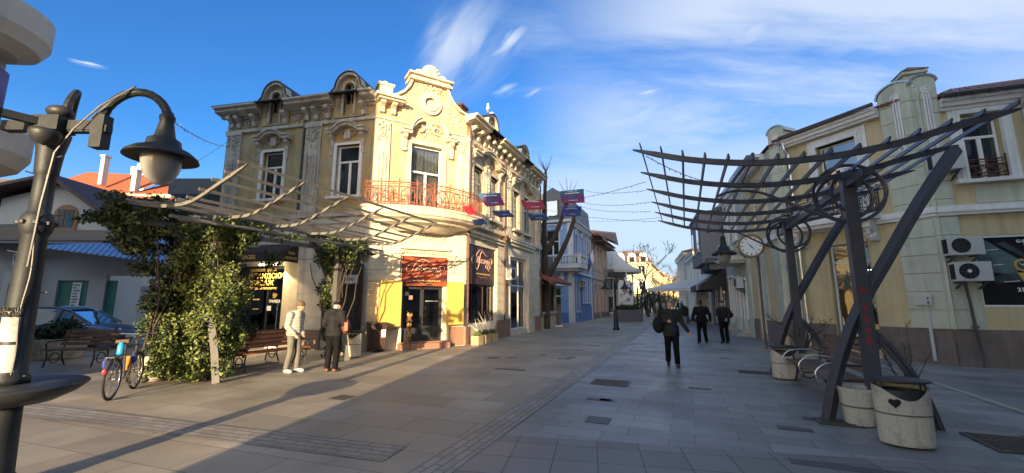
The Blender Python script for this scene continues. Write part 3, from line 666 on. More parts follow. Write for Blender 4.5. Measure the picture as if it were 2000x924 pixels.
b = MB(FS); b.box(3.0, 4.5, -.09, -.001, 0, .82); b.box(8.3, WS, -.09, -.001, 0, .82); b.box(0, .3, -.09, -.001, 0, .7); b.build('street_plinth', 'red_granite', corner)
b = MB(FS); br = MB(FS)
for i, (x0, x1) in enumerate(((.0, .45), (1.6, 2.12), (3.9, 4.6), (6.0, 6.5), (8.5, 9.2))): pilaster(b, br, x0, x1, 4.98, 8.42, 30+i, y=-.12 if i % 2 == 0 else -.07)
b.box(0, WS, -.12, -.001, 8.42, 8.56); b.box(0, WS, -.2, -.002, 4.8, 4.95)
for x in [.25+.62*i for i in range(15)]:
    console(b, x, 8.62, .45, .17, .36)
for x0, x1 in ((-.2, 1.45), (2.72, 5.62), (6.98, WS+.1)): cornice(b, x0, x1, 9.08, d=.6)
for x0, x1, z0, z1 in opS:
    b.box(x0-.14, x0, -.06, .14, z0-.05, z1+.12); b.box(x1, x1+.14, -.06, .14, z0-.05, z1+.12); b.box(x0, x1, -.06, .14, z1, z1+.12); b.box(x0-.2, x1+.2, -.24, .1, z0-.16, z0-.051)
    relief(br, (x0+x1)/2, z0-.38, .9, .25, int(x0*9), -.04, 22)
hood(b, 1.86, 7.98, 3.1, .36, -.28); hood(b, 6.25, 7.98, 3.1, .36, -.28)
for q in (1.86, 6.25):
    for s_ in (-1, 1): console(b, q+s_*1.42, 7.42, .48, .15, .22)
    relief(br, q, 7.95, 1.2, .3, 44, -.06, 20)
b.build('street_mouldings', 'cream', corner); br.build('street_carving', 'cream', corner)
for x0, x1, z0, z1 in opS: window(corner, FS, x0, x1, z0, z1, curtk=.45, glass='glass_clear')
for cx in (2.08, 6.3): dormer(corner, FS, cx, 8.58, 10.42, 1.25, 'ochre_pink', y=-.1)
b = MB(FS)
for x in (.06, 3.72, 9.22): b.tube([(x, -.09, 9.1), (x, -.15, 8.6), (x, -.13, 4.6), (x, -.13, .8)], .045, 8)
b.box(3.6, 3.85, -.28, -.08, 4.55, 4.85); b.build('street_downpipes', 'iron_rust', corner)
# roof and hidden walls
def wp(p, z): return (p[0]-root[0], p[1]-root[1], z)
dirL = (LA-LD).normalized(); inL = Vector((-dirL.y, dirL.x, 0)); dS = (LC-LB).normalized(); inS = Vector((-dS.y, dS.x, 0))
Lw = LD+dirL*.72; q1_ = Lw+inL*10; q2_ = LC+inS*9
b = MB()
b.poly([wp(Lw, 0), wp(q1_, 0), wp(q1_, 9.2), wp(Lw, 9.2)]); b.poly([wp(LC, 0), wp(q2_, 0), wp(q2_, 9.2), wp(LC, 9.2)]); b.poly([wp(q1_, 0), wp(q2_, 0), wp(q2_, 9.2), wp(q1_, 9.2)])
b.build('rear_walls', 'ochre_shade', corner)
ov = .55
e0 = Lw-dirL*.35-inL*ov; e1 = LA-inL*ov; e2 = LC-inS*ov+dS*.1; e3 = LB-inS*ov
mid = (Lw+q1_+LC+q2_)/4
b = MB(); zc = 9.46
pts = [e0, LA-inL*.45, LA+inL*.4, LB+inS*.4, e3, e2, q2_, q1_]
top = [Vector((mid.x, mid.y, 0)).lerp(p, .45) for p in pts]
n_ = len(pts)
b.add([wp(p, zc) for p in pts]+[wp(p, 10.35) for p in top]+[wp(p, zc-.04) for p in pts], [(i, (i+1) % n_, (i+1) % n_+n_, i+n_) for i in range(n_)]+[tuple(range(n_, 2*n_))]+[(i+2*n_, (i+1) % n_+2*n_, (i+1) % n_, i) for i in range(n_)])
b.build('roof', 'metal_dark', corner)
# curved balcony
arcp = []
for i in range(25):
    t = i/24; x = -.42+4.75*t; arcp.append((x, -.12-1.12*math.sin(PI*(.06+.88*t))**.8))
def plan(k, z): return [(1.95+(p[0]-1.95)*k, p[1]*k if k < 1 else p[1]-(k-1)*.6, z) for p in arcp]
b = MB(FC)
def shell_(levels):
    n = len(arcp); o = len(b.v)
    for k, z in levels:
        b.v += [b.M @ Vector(p) for p in plan(k, z)]
    for j in range(len(levels)-1):
        for i in range(n-1): b.f.append([o+j*n+i, o+j*n+i+1, o+(j+1)*n+i+1, o+(j+1)*n+i])
    b.f.append([o+i for i in range(n)]); b.f.append([o+(len(levels)-1)*n+i for i in range(n)][::-1])
shell_([(.42, 4.25), (.6, 4.42), (.78, 4.5), (.80, 4.56), (.93, 4.64), (.96, 4.70), (1.0, 4.74), (1.0, 4.92), (1.03, 4.95), (1.03, 5.02)])
bal = b.build('balcony', 'cream', corner)
b = MB(FC); balcony_rail(b, [(p[0]*.98+.04, p[1]*.96) for p in arcp], 5.02, 5.86); b.build('railing', 'iron_red', bal)
# entrance door of the corner bakery
b = MB(FC); x0, x1, z0, z1 = 1.29, 2.84, .24, 2.26; y = .1
for a, c in ((x0, x0+.1), (x1-.1, x1), (2.0, 2.12)): b.box(a, c, y, y+.08, z0, z1)
b.box(x0+.1, x1-.1, y, y+.08, z1-.12, z1-.001); b.box(x0+.1, 2.0, y+.01, y+.07, .24, .72); b.box(2.12, x1-.1, y+.01, y+.07, .24, .72)
b.box(2.12, x1-.1, y+.01, y+.07, .72, .78)
dr = b.build('entrance_door', 'metal_dark', corner)
b = MB(FC); b.box(x0+.1, x1-.1, y+.03, y+.04, .72, z1-.12); b.build('pane', 'glass_clear', dr)
b = MB(FC); b.box(x0, x1, .9, .92, .2, z1); b.box(x0-.02, x0, .2, .9, .2, z1); b.box(x1, x1+.02, .2, .9, .2, z1); b.box(x0, x1, .2, .9, z1, z1+.02); b.build('hall', 'interior_warm', dr)
b = MB(FC); b.tube([(2.18, .06, 1.15), (2.18, .02, 1.2), (2.18, .02, 1.42), (2.18, .06, 1.47)], .015, 6); b.build('handle', 'chrome', dr)
b = MB(FC); b.box(2.2, 2.72, .13, .135, 1.68, 1.71); b.box(1.42, 1.56, .13, .135, 1.9, 2.04); b.build('sticker', 'white_print', dr)
b = MB(FC); b.box(1.55, 1.7, .13, .135, 1.75, 1.9); b.build('sticker', 'pink_print', dr)
# shop front on the street side
def shopfront(F, x0, x1, z0, z1, vs, hs, fm, parent, y=.12, im='interior_warm', depth=1.5, fw=.07, name='shop_window', glass='glass_clear'):
    b = MB(F); b.box(x0, x0+fw, y, y+.07, z0, z1); b.box(x1-fw, x1, y, y+.07, z0, z1); b.box(x0+fw, x1-fw, y, y+.07, z0, z0+fw); b.box(x0+fw, x1-fw, y, y+.07, z1-fw, z1)
    for v in vs: b.box(v-fw*.4, v+fw*.4, y+.005, y+.065, z0+fw, z1-fw)
    for h_ in hs: b.box(x0+fw, x1-fw, y+.01, y+.06, h_-fw*.4, h_+fw*.4)
    o = b.build(name, fm, parent); p = MB(F); p.box(x0+.02, x1-.02, y+.03, y+.04, z0+.02, z1-.02); p.build('pane', glass, o)
    r = MB(F); e = .01; a, c, d, f = x0-e, x1+e, z0-e, z1+e; y1, y2 = y+.08, y+depth
    r.add([(a,y1,d),(c,y1,d),(c,y1,f),(a,y1,f),(a,y2,d),(c,y2,d),(c,y2,f),(a,y2,f)], [(4,5,6,7),(1,5,4,0),(2,6,7,3),(0,3,7,4),(1,5,6,2)]); r.build('room', im, o)
    return o
sw = shopfront(FS, .32, 2.93, .82, 2.42, [.85, 1.35, 1.9, 2.4], [], 'wood_dark', corner)
b = MB(FS); 
for i in range(9): b.box(.5+i*.26, .62+i*.26, .5, .56, .9, 1.25+.2*rnd.random())
b.box(2.0, 2.08, .35, .4, .9, 2.2); b.build('display', 'wood_orange', sw)
b = MB(FS); b.box(.3, 2.95, -.05, -.001, .1, .8); b.build('sill_panel', 'cream', corner)
sd = shopfront(FS, 4.64, 7.06, .25, 3.93, [5.05, 6.1], [2.5], 'white_frame', corner, depth=2.2, fw=.09)
b = MB(FS); b.box(5.3, 6.0, 1.2, 1.6, .3, 1.3); b.cbox((5.6, 1.3, 1.7), (.9, .1, .7)); b.build('display', 'wood_orange', sd)
b = MB(FS); b.box(5.6, 7.0, 1.0, 1.2, .3, 1.05); b.build('counter', 'black', sd)
# side shop on the left facade: window and thai doorway
lw = shopfront(FL, 5.77, 7.18, .52, 3.33, [], [1.2, 2.3], 'gutter', corner, y=.06, im='interior', glass='glass')
b = MB(FL); b.box(5.86, 7.1, .05, .055, 2.32, 2.62); b.build('window_sticker', 'white_trim', lw)
text('Плодове', .16, 'lettering', 'gutter', lw, FL, 6.55, .045, 2.47, shear=.3)
b = MB(FL); b.box(7.22, 7.34, -.16, -.03, .1, 3.0); b.build('door_post', 'wood_dark', corner)
td = MB(FL); td.box(2.02, 2.12, .08, .15, .12, 2.98); td.box(3.94, 4.04, .08, .15, .12, 2.98); td.box(2.12, 3.94, .08, .15, 2.88, 2.98); td.box(3.28, 3.36, .08, .15, .12, 2.2)
tdo = td.build('massage_shop_door', 'black', corner)
b = MB(FL); b.box(2.05, 4.0, .1, .11, .15, 2.95); b.build('pane', 'glass', tdo)
b = MB(FL); b.box(2.03, 4.03, .9, .92, .1, 2.98); b.box(2.01, 2.03, .16, .9, .1, 2.98); b.box(4.03, 4.05, .16, .9, .1, 2.98); b.box(2.03, 4.03, .16, .9, .08, .1); b.build('hall', 'interior_warm', tdo)
b = MB(FL)
for x in (2.35, 2.8, 3.5): b.lathe([(.0, .15), (.16, .15), (.19, .45), (.16, .75), (0, .75)], 12, (x, .5, 0))
b.build('barrel', 'wood_brown', tdo)
b = MB(FL); b.tube([(3.86, .04, .5), (3.86, .0, .6), (3.86, .0, 1.5), (3.86, .04, 1.6)], .014, 6); b.build('handle', 'chrome', tdo)
b = MB(FL); b.box(3.35, 3.53, .06, .065, 1.35, 1.52); b.build('sticker', 'white_print', tdo)
b = MB(FL); b.box(.74, 2.0, -.035, .0, .7, 3.05); b.box(4.06, 4.7, -.035, .0, .12, 3.05); b.build('doorway_panels', 'rust_stone', corner)
b = MB(FL); b.box(2.0, 4.06, .02, .06, 2.0, 2.98) if False else None
for tx, s_, z, m_ in (('ПРОФЕСИОНАЛНИ', .13, 2.84, 'gold_print'), ('ТАЙЛАНДСКИ', .27, 2.62, 'gold_print'), ('МАСАЖ', .27, 2.36, 'gold_print'), ('ТАЙЛАНДСКИ ТЕРАПЕВТИ', .10, 2.16, 'gold_print')):
    text(tx, s_, 'lettering', m_, tdo, FL, 3.02, .06, z, bold=.004)
text('THAIRA', .17, 'lettering', 'white_print', tdo, FL, 3.65, .07, 1.68, sx=.85)
b = MB(FL)
for i in range(3): b.tube([(3.65+.055*math.cos(t+i*2.1)+.04*math.cos(i*2.1), .06, 1.9+.055*math.sin(t+i*2.1)+.04*math.sin(i*2.1)) for t in [k*.7 for k in range(9)]], .008, 4, closed=True)
b.build('emblem', 'gold_print', tdo)
for z in (1.75, 1.5, 1.4, 1.2, 1.1): text('МАСАЖ' if z > 1.6 else 'массаж'.replace('сс', 'с'), .07, 'lettering', 'gold_print', tdo, FL, 2.85, .06, z) if z in (1.75, 1.4) else None
# ---------------------------------------------------------------- the pale yellow building on the right
R0 = Vector((11.7, 11.1, 0)); R1 = Vector((10.0, 15.1, 0)); rF = Vector((.938, -.345, 0)); rS = Vector((.30, .954, 0)).normalized()
rroot = (R0.x, R0.y)
yb = thing('yellow_building', 'pale yellow corner building with green-grey stone strips, brown plinth and round topped pilasters', 'building', (R0.x, R0.y, 0))
FRc = frame(R1, R0-R1, rroot); FRf = frame(R0, rF, rroot); SE = R1+rS*5.2; FRs = frame(SE, R1-SE, rroot)
WRc = (R0-R1).length
op1 = [(1.6, 2.78, 4.35, 6.95), (1.58, 2.72, .25, 3.52)]
b = MB(FRc); b.wall(0, WRc, .95, 7.55, op1, .25); b.wall(0, WRc, 0, .95, op1, .25, y=-.04); b.box(0, 1.5, -.04, 0, .93, .955); b.box(2.78, WRc, -.04, 0, .93, .955); b.build('chamfer_wall', 'yellow_wall', yb)
b = MB(FRc); b.box(0, 1.56, -.065, -.041, 0, .95); b.box(2.74, WRc, -.065, -.041, 0, .95); b.build('chamfer_plinth', 'brown_plinth', yb)
op2 = [(.83, 1.66, 4.95, 6.82), (.68, 2.6, 1.55, 3.42)]
b = MB(FRf); b.wall(0, 9, .95, 7.2, op2, .25); b.wall(0, 9, 0, .95, [], y=-.04); b.box(0, 9, -.04, 0, .93, .955); b.build('front_wall', 'yellow_wall', yb)
b = MB(FRf); b.box(.0, 9, -.065, -.041, 0, .96); b.build('front_plinth', 'brown_plinth', yb)
op3 = [(1.5, 2.5, .3, 3.3), (1.4, 2.4, 4.7, 6.7), (3.3, 4.1, 4.7, 6.7)]
b = MB(FRs); b.wall(0, 5.2, 0, 7.55, op3, .25); b.build('street_wall', 'yellow_wall', yb)
b = MB(FRs); b.box(0, 1.4, -.05, -.001, 0, .9); b.box(2.6, 4.5, -.05, -.001, 0, .9); b.build('street_plinth', 'brown_plinth', yb)
def joints(b, x0, x1, z0, z1, h, y0):
    z = z0
    while z < z1-.02: b.box(x0, x1, y0, -.001, z, min(z+h-.014, z1)); z += h
b = MB(FRc); joints(b, 0, .58, .96, 7.6, .5, -.11); joints(b, 3.52, WRc+.1, .96, 7.5, .5, -.11)
def dome(b, x0, x1, z0, zt, y0, y1):
    cx = (x0+x1)/2; w = (x1-x0)/2
    b.prism([(x0, z0), (x1, z0), (x1, zt-w*.75)]+[(cx+w*math.cos(t), zt-w*.75+w*.75*math.sin(t)) for t in [PI*i/14 for i in range(1, 14)]]+[(x0, zt-w*.75)], y0, y1)
dome(b, 0, .62, 7.55, 8.25, -.12, .5); dome(b, 3.5, WRc+.12, 7.5, 8.12, -.12, .5); b.build('chamfer_stone_strips', 'pale_green', yb)
b = MB(FRf); joints(b, -.1, .42, .97, 7.4, .5, -.1); dome(b, -.12, .42, 7.4, 8.12, -.13, .5)
b.box(.9, 2.6, -.03, -.001, 4.3, 4.8) ; b.box(.42, .66, -.06, -.001, .96, 3.4); b.build('front_stone_strips', 'pale_green', yb)
b = MB(FRs); joints(b, 4.5, 5.2, .92, 7.5, .5, -.1); joints(b, 0, .5, .0, 7.5, .5, -.08); joints(b, 2.55, 3.1, .92, 4, .5, -.06); b.build('street_stone_strips', 'pale_green', yb)
b = MB(FRc)
def stem_orn(b, x, z0, z1, y=-.13):
    b.disc_y((x, z1+.12), .12, y-.03, 16, .03, .08); b.blob((x, y-.01, z1+.12), (.06, .03, .06), 8)
    for i in range(6): a = i*PI/3; b.blob((x+.055*math.cos(a), y-.015, z1+.12+.055*math.sin(a)), (.03, .02, .03), 6)
    for k in (-1, 0, 1): b.box(x+k*.065-.022, x+k*.065+.022, y-.02, y+.02, z0+(.12 if k == 0 else 0), z1)
stem_orn(b, .31, 6.6, 7.7); stem_orn(b, 3.94, 6.0, 7.55)
for F_, x0, x1, e in ((FRc, 0, WRc, -.1),):
    b.box(x0-.02, x1+.08, -.15, -.001, 4.0, 4.08); b.box(x0-.02, x1+.1, -.19, -.002, 4.08, 4.14); b.box(x0-.02, x1+.08, -.14, -.003, 4.14, 4.26)
b.box(.6, 3.5, -.22, -.001, 7.28, 7.36); b.box(.6, 3.5, -.3, -.002, 7.36, 7.48); b.box(.6, 3.5, -.36, -.003, 7.48, 7.55)
b.build('chamfer_cornice', 'white_trim', yb)
b = MB(FRf); stem_orn(b, .17, 5.9, 7.55)
b.box(-.08, 9, -.14, -.001, 4.0, 4.08); b.box(-.1, 9, -.18, -.002, 4.08, 4.14); b.box(-.08, 9, -.13, -.003, 4.14, 4.26)
b.box(.44, 2.5, -.1, -.001, 6.98, 7.08); b.box(.44, 2.5, -.18, -.002, 7.08, 7.2); b.box(.44, 2.5, -.26, -.003, 7.2, 7.3); b.build('front_cornice', 'white_trim', yb)
b = MB(FRs); b.box(0, 5.25, -.18, -.001, 4.0, 4.2); b.box(0, 4.6, -.25, -.001, 7.3, 7.42); b.box(0, 4.6, -.4, -.002, 7.42, 7.55); b.build('street_cornice', 'white_trim', yb)
def surround(F, x0, x1, z0, z1, w, parent, sill=True, m='white_trim'):
    b = MB(F)
    for k, (ww, yy) in enumerate(((w, -.05), (w*.62, -.08), (w*.28, -.11))):
        b.box(x0-ww, x0-.002*k, yy, -.001-.001*k, z0, z1+ww); b.box(x1+.002*k, x1+ww, yy, -.001-.001*k, z0, z1+ww); b.box(x0-.002*k, x1+.002*k, yy, -.001-.001*k, z1+.002*k, z1+ww)
    if sill: b.box(x0-w-.08, x1+w+.08, -.2, .05, z0-.1, z0-.001)
    b.build('window_surround', m, parent)
surround(FRc, 1.6, 2.78, 4.35, 6.95, .28, yb, False); surround(FRf, .83, 1.66, 4.95, 6.82, .24, yb)
window(yb, FRc, 1.62, 2.76, 4.37, 6.93, glass='glass_mirror', curt=False, trans=.66)
window(yb, FRf, .85, 1.64, 4.97, 6.8, glass='glass', trans=.66, curtk=.3)
for o in op3: window(yb, FRs, *o, glass='glass_mirror', curt=False)
b = MB(FRf); balcony_rail(b, [(.86, -.03), (1.63, -.03)], 5.0, 5.5, step=.12, r=.009); b.build('window_railing', 'iron_rust', yb)
b = MB(FRc); b.prismz([(.62, 0), (.62, -.5), (.8, -.78), (3.0, -.78), (3.2, -.5), (3.2, 0)], 4.15, 4.36); b.prismz([(.75, 0), (.75, -.4), (.9, -.66), (2.9, -.66), (3.05, -.4), (3.05, 0)], 4.05, 4.15)
for x in (.85, 2.95):
    console(b, x, 3.5, .55, .2, .5); relief(b, x, 3.75, .2, .4, 4, -.4, 8)
bb = b.build('balcony', 'white_trim', yb)
b = MB(FRc); balcony_rail(b, [(.66, -.05), (.66, -.48), (.84, -.74), (2.98, -.74), (3.16, -.48), (3.16, -.05)], 4.36, 5.12, r=.011); b.build('railing', 'iron_rust', bb)
# roofs and gutters
b = MB(); 
c_in = R0+Vector((.6, .9, 0)).normalized()*7
def rp(p, z): return (p.x-rroot[0], p.y-rroot[1], z)
nc = Vector((-.918, -.395, 0)); nf = Vector((-.345, -.938, 0)); ns = Vector((-rS.y, rS.x, 0))
pA = R0+rF*9+nf*.3; pB = R0+nf*.05+nc*.05; pC = R1+nc*.2; pD = SE+ns*.3; pE = SE+Vector((8, 3, 0)); pF = R0+rF*9+Vector((3, 9, 0))
top = [Vector((17.5, 15, 0)).lerp(p, .3) for p in (pA, pB, pC, pD, pE, pF)]
z_e = [7.38, 7.5, 7.62, 7.6, 7.6, 7.5]; P_ = (pA, pB, pC, pD, pE, pF)
b.add([rp(p, z) for p, z in zip(P_, z_e)]+[rp(p, 9.0) for p in top]+[rp(p, z-.06) for p, z in zip(P_, z_e)], [(i, (i+1) % 6+0, (i+1) % 6+6, i+6) for i in range(6)]+[tuple(range(6, 12))]+[(i+12, (i+1) % 6+12, (i+1) % 6, i) for i in range(6)])
for i in range(2, 34):                                  # ridges of the tile rows at the eaves
    for a_, c_, z0_, z1_, n0 in ((R1+nc*.25, R0+nc*.15, 7.62, 7.5, 0), (R0+nf*.15, R0+rF*9+nf*.25, 7.4, 7.36, 0)):
        p = a_.lerp(c_, i/36); q = p.lerp(Vector((17.5, 15, 0)), .55); b.tube([rp(p, z0_+(z1_-z0_)*i/36+.05), rp(q, 8.85)], .06, 6)
b.build('roof', 'roof_tile', yb)
b = MB(FRc); b.tube([(.6, -.42, 7.62), (3.5, -.42, 7.62)], .07, 8); b.build('gutter', 'gutter', yb)
b = MB(FRf); b.tube([(.42, -.34, 7.36), (2.2, -.34, 7.34)], .07, 8)
for i in range(5): b.box(.7+i*.35, .72+i*.35, -.42, -.2, 7.27, 7.36)
b.build('gutter', 'gutter', yb)
b = MB(FRs); b.tube([(0, -.45, 7.6), (4.5, -.45, 7.6)], .07, 8); b.build('gutter', 'gutter', yb)
b = MB(FRc); b.tube([(.35, -.3, 7.55), (.62, -.28, 7.5), (.66, -.26, 7.2), (.72, -.16, 7.0), (.74, -.15, 2.0), (.76, -.13, .2)], .05, 8); b.build('downpipe', 'galv', yb)
b = MB(FRf); b.tube([(2.15, -.32, 7.3), (2.12, -.2, 7.0), (2.12, -.1, 6.8), (2.12, -.1, 4.3)], .05, 8); b.build('downpipe', 'galv', yb)
b = MB(FRc)
for z_, x_, w_ in ((7.9, 0, .62), (7.8, 3.5, .86)):
    cx = x_+w_/2; w2 = w_/2; zt = 8.25 if x_ == 0 else 8.12
    b.band([(cx+(w2+.03)*math.cos(t), zt-w2*.75+(w2*.75+.03)*math.sin(t)) for t in [PI-PI*i/14 for i in range(15)]], .05, -.16, .6)
b.build('pilaster_cap', 'galv', yb)
b = MB(FRf); b.band([(.15+.3*math.cos(t), 7.91+.23*math.sin(t)) for t in [PI-PI*i/14 for i in range(15)]], .05, -.17, .6); b.build('pilaster_cap', 'galv', yb)
b = MB(FRf); b.box(.35, .85, 1.1, 1.6, 7.5, 8.75); b.box(.28, .92, 1.03, 1.67, 8.75, 8.85); b.build('chimney', 'pale_green', yb)
b = MB(FRf)
for i in range(4): b.add([(.25, 1.0, 8.86), (.95, 1.0, 8.86), (.95, 1.7, 8.86), (.25, 1.7, 8.86), (.6, 1.35, 9.12)], [(0, 1, 4), (1, 2, 4), (2, 3, 4), (3, 0, 4)]) if i == 0 else None
b.build('chimney_cap', 'roof_tile', yb)
# shop door with shelves of the watch shop
sd = shopfront(FRc, 1.6, 2.7, .27, 3.5, [2.16], [2.95], 'white_trim', yb, y=.1, im='interior', depth=2.4, fw=.045, name='shop_door')
b = MB(FRc)
for z in (.9, 1.45, 2.0, 2.45): b.box(1.62, 2.68, 1.7, 1.95, z, z+.03)
b.box(1.6, 1.62, .9, 1.9, .3, 2.9); b.build('shelves', 'gutter', sd)
b = MB(FRc)
for z, x0, x1 in ((2.72, 1.7, 1.98), (2.72, 2.05, 2.5), (2.28, 1.75, 1.95), (2.2, 2.1, 2.6), (1.86, 1.7, 1.82), (1.88, 2.2, 2.66), (2.05, 2.45, 2.66)): b.box(x0, x1, 1.3, 1.33, z, z+.022)
b.build('strip_lights', 'tube_white', sd)
r5 = random.Random(5)
for mname in ('white_trim', 'yellow_panel', 'galv', 'gutter'):
    b = MB(FRc)
    for z in (.93, 1.48, 2.03, 2.48):
        for k in range(5):
            x = r5.uniform(1.65, 2.55); b.box(x, x+r5.uniform(.04, .1), 1.72, 1.85, z, z+r5.uniform(.1, .3))
    b.build('goods', mname, sd)
b = MB(FRc); b.box(1.66, 2.66, .085, .09, .3, .82); b.build('door_film', 'poster_black', sd)
text('СЕРВ', .22, 'lettering', 'white_print', sd, FRc, 2.02, .08, .66, bold=.006)
text('www.engiba', .095, 'lettering', 'white_print', sd, FRc, 2.0, .08, .44, bold=.003)
text('S', .3, 'lettering', 'white_print', sd, FRc, 2.55, .08, 2.3)
b = MB(FRc); b.box(2.45, 2.66, .08, .084, .84, 1.0); b.box(1.95, 2.1, .08, .084, .9, 1.25); b.build('yellow_sticker', 'yellow_panel', sd)
# advertising window with a wristwatch
av = thing('advertising_window', 'large black shop window advert with a yellow wristwatch, on the right wall', 'advertisement', (R0.x, R0.y, 0))
b = MB(FRf); b.box(.7, 2.58, .1, .14, 1.57, 3.4); b.build('panel', 'poster_black', av)
b = MB(FRf); b.box(.68, .72, .02, .18, 1.55, 3.42); b.box(.72, 2.6, .02, .18, 1.55, 1.59); b.box(.72, 2.6, .02, .18, 3.36, 3.42); b.build('frame', 'white_frame', av)
mat('ad_grey', (.05, .065, .07), .6, 2.2, .4, 0); mat('ad_teal', (.10, .15, .15), .5, 3, .4, 0)
b = MB(FRf); b.prism([(.72, 2.5), (1.5, 2.35), (1.6, 2.75), (.95, 3.34), (.72, 3.34)], .094, .099); b.build('picture', 'ad_teal', av)
b = MB(FRf); b.prism([(1.05, 2.15), (2.5, 2.25), (2.5, 2.4), (1.9, 2.3), (1.3, 2.42), (1.0, 2.3)], .088, .0925)
b.prism([(1.2, 3.2), (1.35, 3.25), (1.75, 2.9), (2.4, 2.78), (2.4, 2.72), (1.7, 2.8)], .088, .0925); b.build('picture', 'ad_grey', av)
b = MB(FRf); b.disc_y((1.62, 2.62), .17, .07, 8, .017); b.prism([(1.5, 2.42), (1.76, 2.42), (1.72, 2.18), (1.62, 2.13)], .076, .087); b.build('watch', 'yellow_panel', av)
b = MB(FRf); b.disc_y((1.62, 2.62), .11, .06, 20, .009); b.build('watch_face', 'ad_grey', av)
b = MB(FRf); b.prism([(1.61, 2.6), (1.68, 2.66), (1.67, 2.68), (1.6, 2.62)], .055, .059); b.prism([(1.63, 2.6), (1.56, 2.67), (1.55, 2.66), (1.62, 2.59)], .055, .059)
for x, z, w in ((.72, 2.95, .22), (.95, 3.02, .25), (.75, 2.42, .2), (1.05, 2.62, .2), (1.2, 2.18, .3)): b.prism([(x, z), (x+w, z+.02), (x+w, z+.035), (x, z+.015)], .055, .059)
b.build('printed_highlight', 'white_print', av)  # white watch hands and highlights printed on the advert
text('G-SHOCK', .11, 'lettering', 'white_print', av, FRf, 1.83, .08, 3.24, bold=.004); text('WATCH', .06, 'lettering', 'white_print', av, FRf, 1.83, .08, 3.15, bold=.002)
text('2100', .14, 'lettering', 'white_print', av, FRf, 1.58, .08, 1.98, bold=.004)
# air conditioners
def ac(F, root_, x, z, w, h, label, y=-.12, d=.3, hub=False, group='air conditioner units on the walls', fan=True):
    t_ = thing('air_conditioner', label, 'air conditioner', root_, 0, group)
    b = MB(F); b.box(x, x+w, y-d, y, z, z+h); b.build('casing', 'white_light_box', t_, bevel=.012)
    if fan:
        b = MB(F); b.disc_y((x+w*.36, z+h*.52), h*.40, y-d-.012, 24, .012); g_ = b.build('fan_grille', 'black', t_)
        b = MB(F)
        for r_ in (.3, .22, .13): b.disc_y((x+w*.36, z+h*.52), h*(r_+.015), y-d-.022, 20, .009, h*r_)
        for i in range(8): a = i*PI/4; b.prism([(x+w*.36+h*.05*math.cos(a), z+h*.52+h*.05*math.sin(a)), (x+w*.36+h*.4*math.cos(a), z+h*.52+h*.4*math.sin(a)), (x+w*.36+h*.4*math.cos(a+.06), z+h*.52+h*.4*math.sin(a+.06)), (x+w*.36+h*.05*math.cos(a+.4), z+h*.52+h*.05*math.sin(a+.4))], y-d-.02, y-d-.0125)
        b.build('fan_guard', 'gutter', g_)
        if hub: b = MB(F); b.disc_y((x+w*.36, z+h*.52), h*.09, y-d-.032, 14, .01); b.build('hub', 'white_frame', g_)
    b = MB(F)
    for i in range(6): b.box(x-.008, x-.001, y-d+.04+i*.035, y-d+.06+i*.035, z+.05, z+h-.05)
    b.build('side_vent', 'black', t_)
    b = MB(F)
    for xx in (x+.1, x+w-.14): b.box(xx, xx+.04, y-d-.02, 0, z-.04, z-.001); b.add([(xx, 0, z-.25), (xx+.04, 0, z-.25), (xx+.04, y-d*.8, z-.05), (xx, y-d*.8, z-.05), (xx, 0, z-.2), (xx+.04, 0, z-.2), (xx+.04, y-d*.65, z-.04), (xx, y-d*.65, z-.04)], [(0,1,2,3),(4,7,6,5),(0,4,5,1),(1,5,6,2),(2,6,7,3),(3,7,4,0)])
    b.build('bracket', 'gutter', t_); return t_
rl = (R0.x, R0.y, 0)
ac(FRf, rl, -.06, 2.88, .72, .48, 'upper of two grey air conditioner units left of the black watch advert', y=-.16)
ac(FRf, rl, .02, 2.2, .72, .5, 'lower air conditioner unit left of the watch advert, with a white fan hub', y=-.14, hub=True)
ac(FRf, rl, -.08, 5.2, .66, .45, 'air conditioner unit high on the corner pilaster beside the upper window', y=-.16, fan=False)
ac(FS, (root[0], root[1], 0), 3.75, 2.72, .72, .58, 'white air conditioner beside the dark bakery sign on the ochre facade', y=-.15)
b = MB(FRf); b.tube([(.33, -.12, 2.2), (.36, -.13, 1.6), (.38, -.13, 1.0), (.43, -.15, .3), (.4, -.16, .02)], [.035, .03, .035, .03, .025], 6); b.tube([(.3, -.13, 1.05), (.36, -.15, .95), (.45, -.13, 1.05)], .02, 5); b.build('drain_hose', 'gutter', yb)
t_ = thing('meter_box', 'white electric meter box on the corner stone strip below the air conditioners', 'meter box', rl)
b = MB(FRc); b.box(3.72, 4.08, -.2, -.115, 1.58, 1.86); b.build('box', 'white_light_box', t_, bevel=.01)
b = MB(FRc); b.box(3.98, 4.02, -.215, -.201, 1.62, 1.68); b.box(3.98, 4.02, -.215, -.201, 1.75, 1.8); b.build('latch', 'gutter', t_)
b = MB(FRc); b.box(3.9, 3.97, -.14, -.115, .1, 1.579); b.build('conduit', 'white_light_box', t_)
t_ = thing('stone_stub', 'small yellowish stone stub standing against the brown plinth at far right', 'stone block', (R0.x+rF.x*1.5-.12, R0.y+rF.y*1.5-.45, 0), R(-20))
b = MB(); b.box(-.1, .08, -.09, .09, 0, .42); b.build('block', 'ochre', t_, bevel=.02); b = MB(); b.box(.081, .17, -.07, .07, 0, .33); b.build('side_block', 'ochre', t_, bevel=.015)
t_ = thing('signboard', 'small blue enamel plate on the stone strip beside the clock', 'sign', rl)
b = MB(FRc); b.box(.2, .42, -.14, -.115, 2.75, 2.98); b.build('plate', 'blue_print', t_)

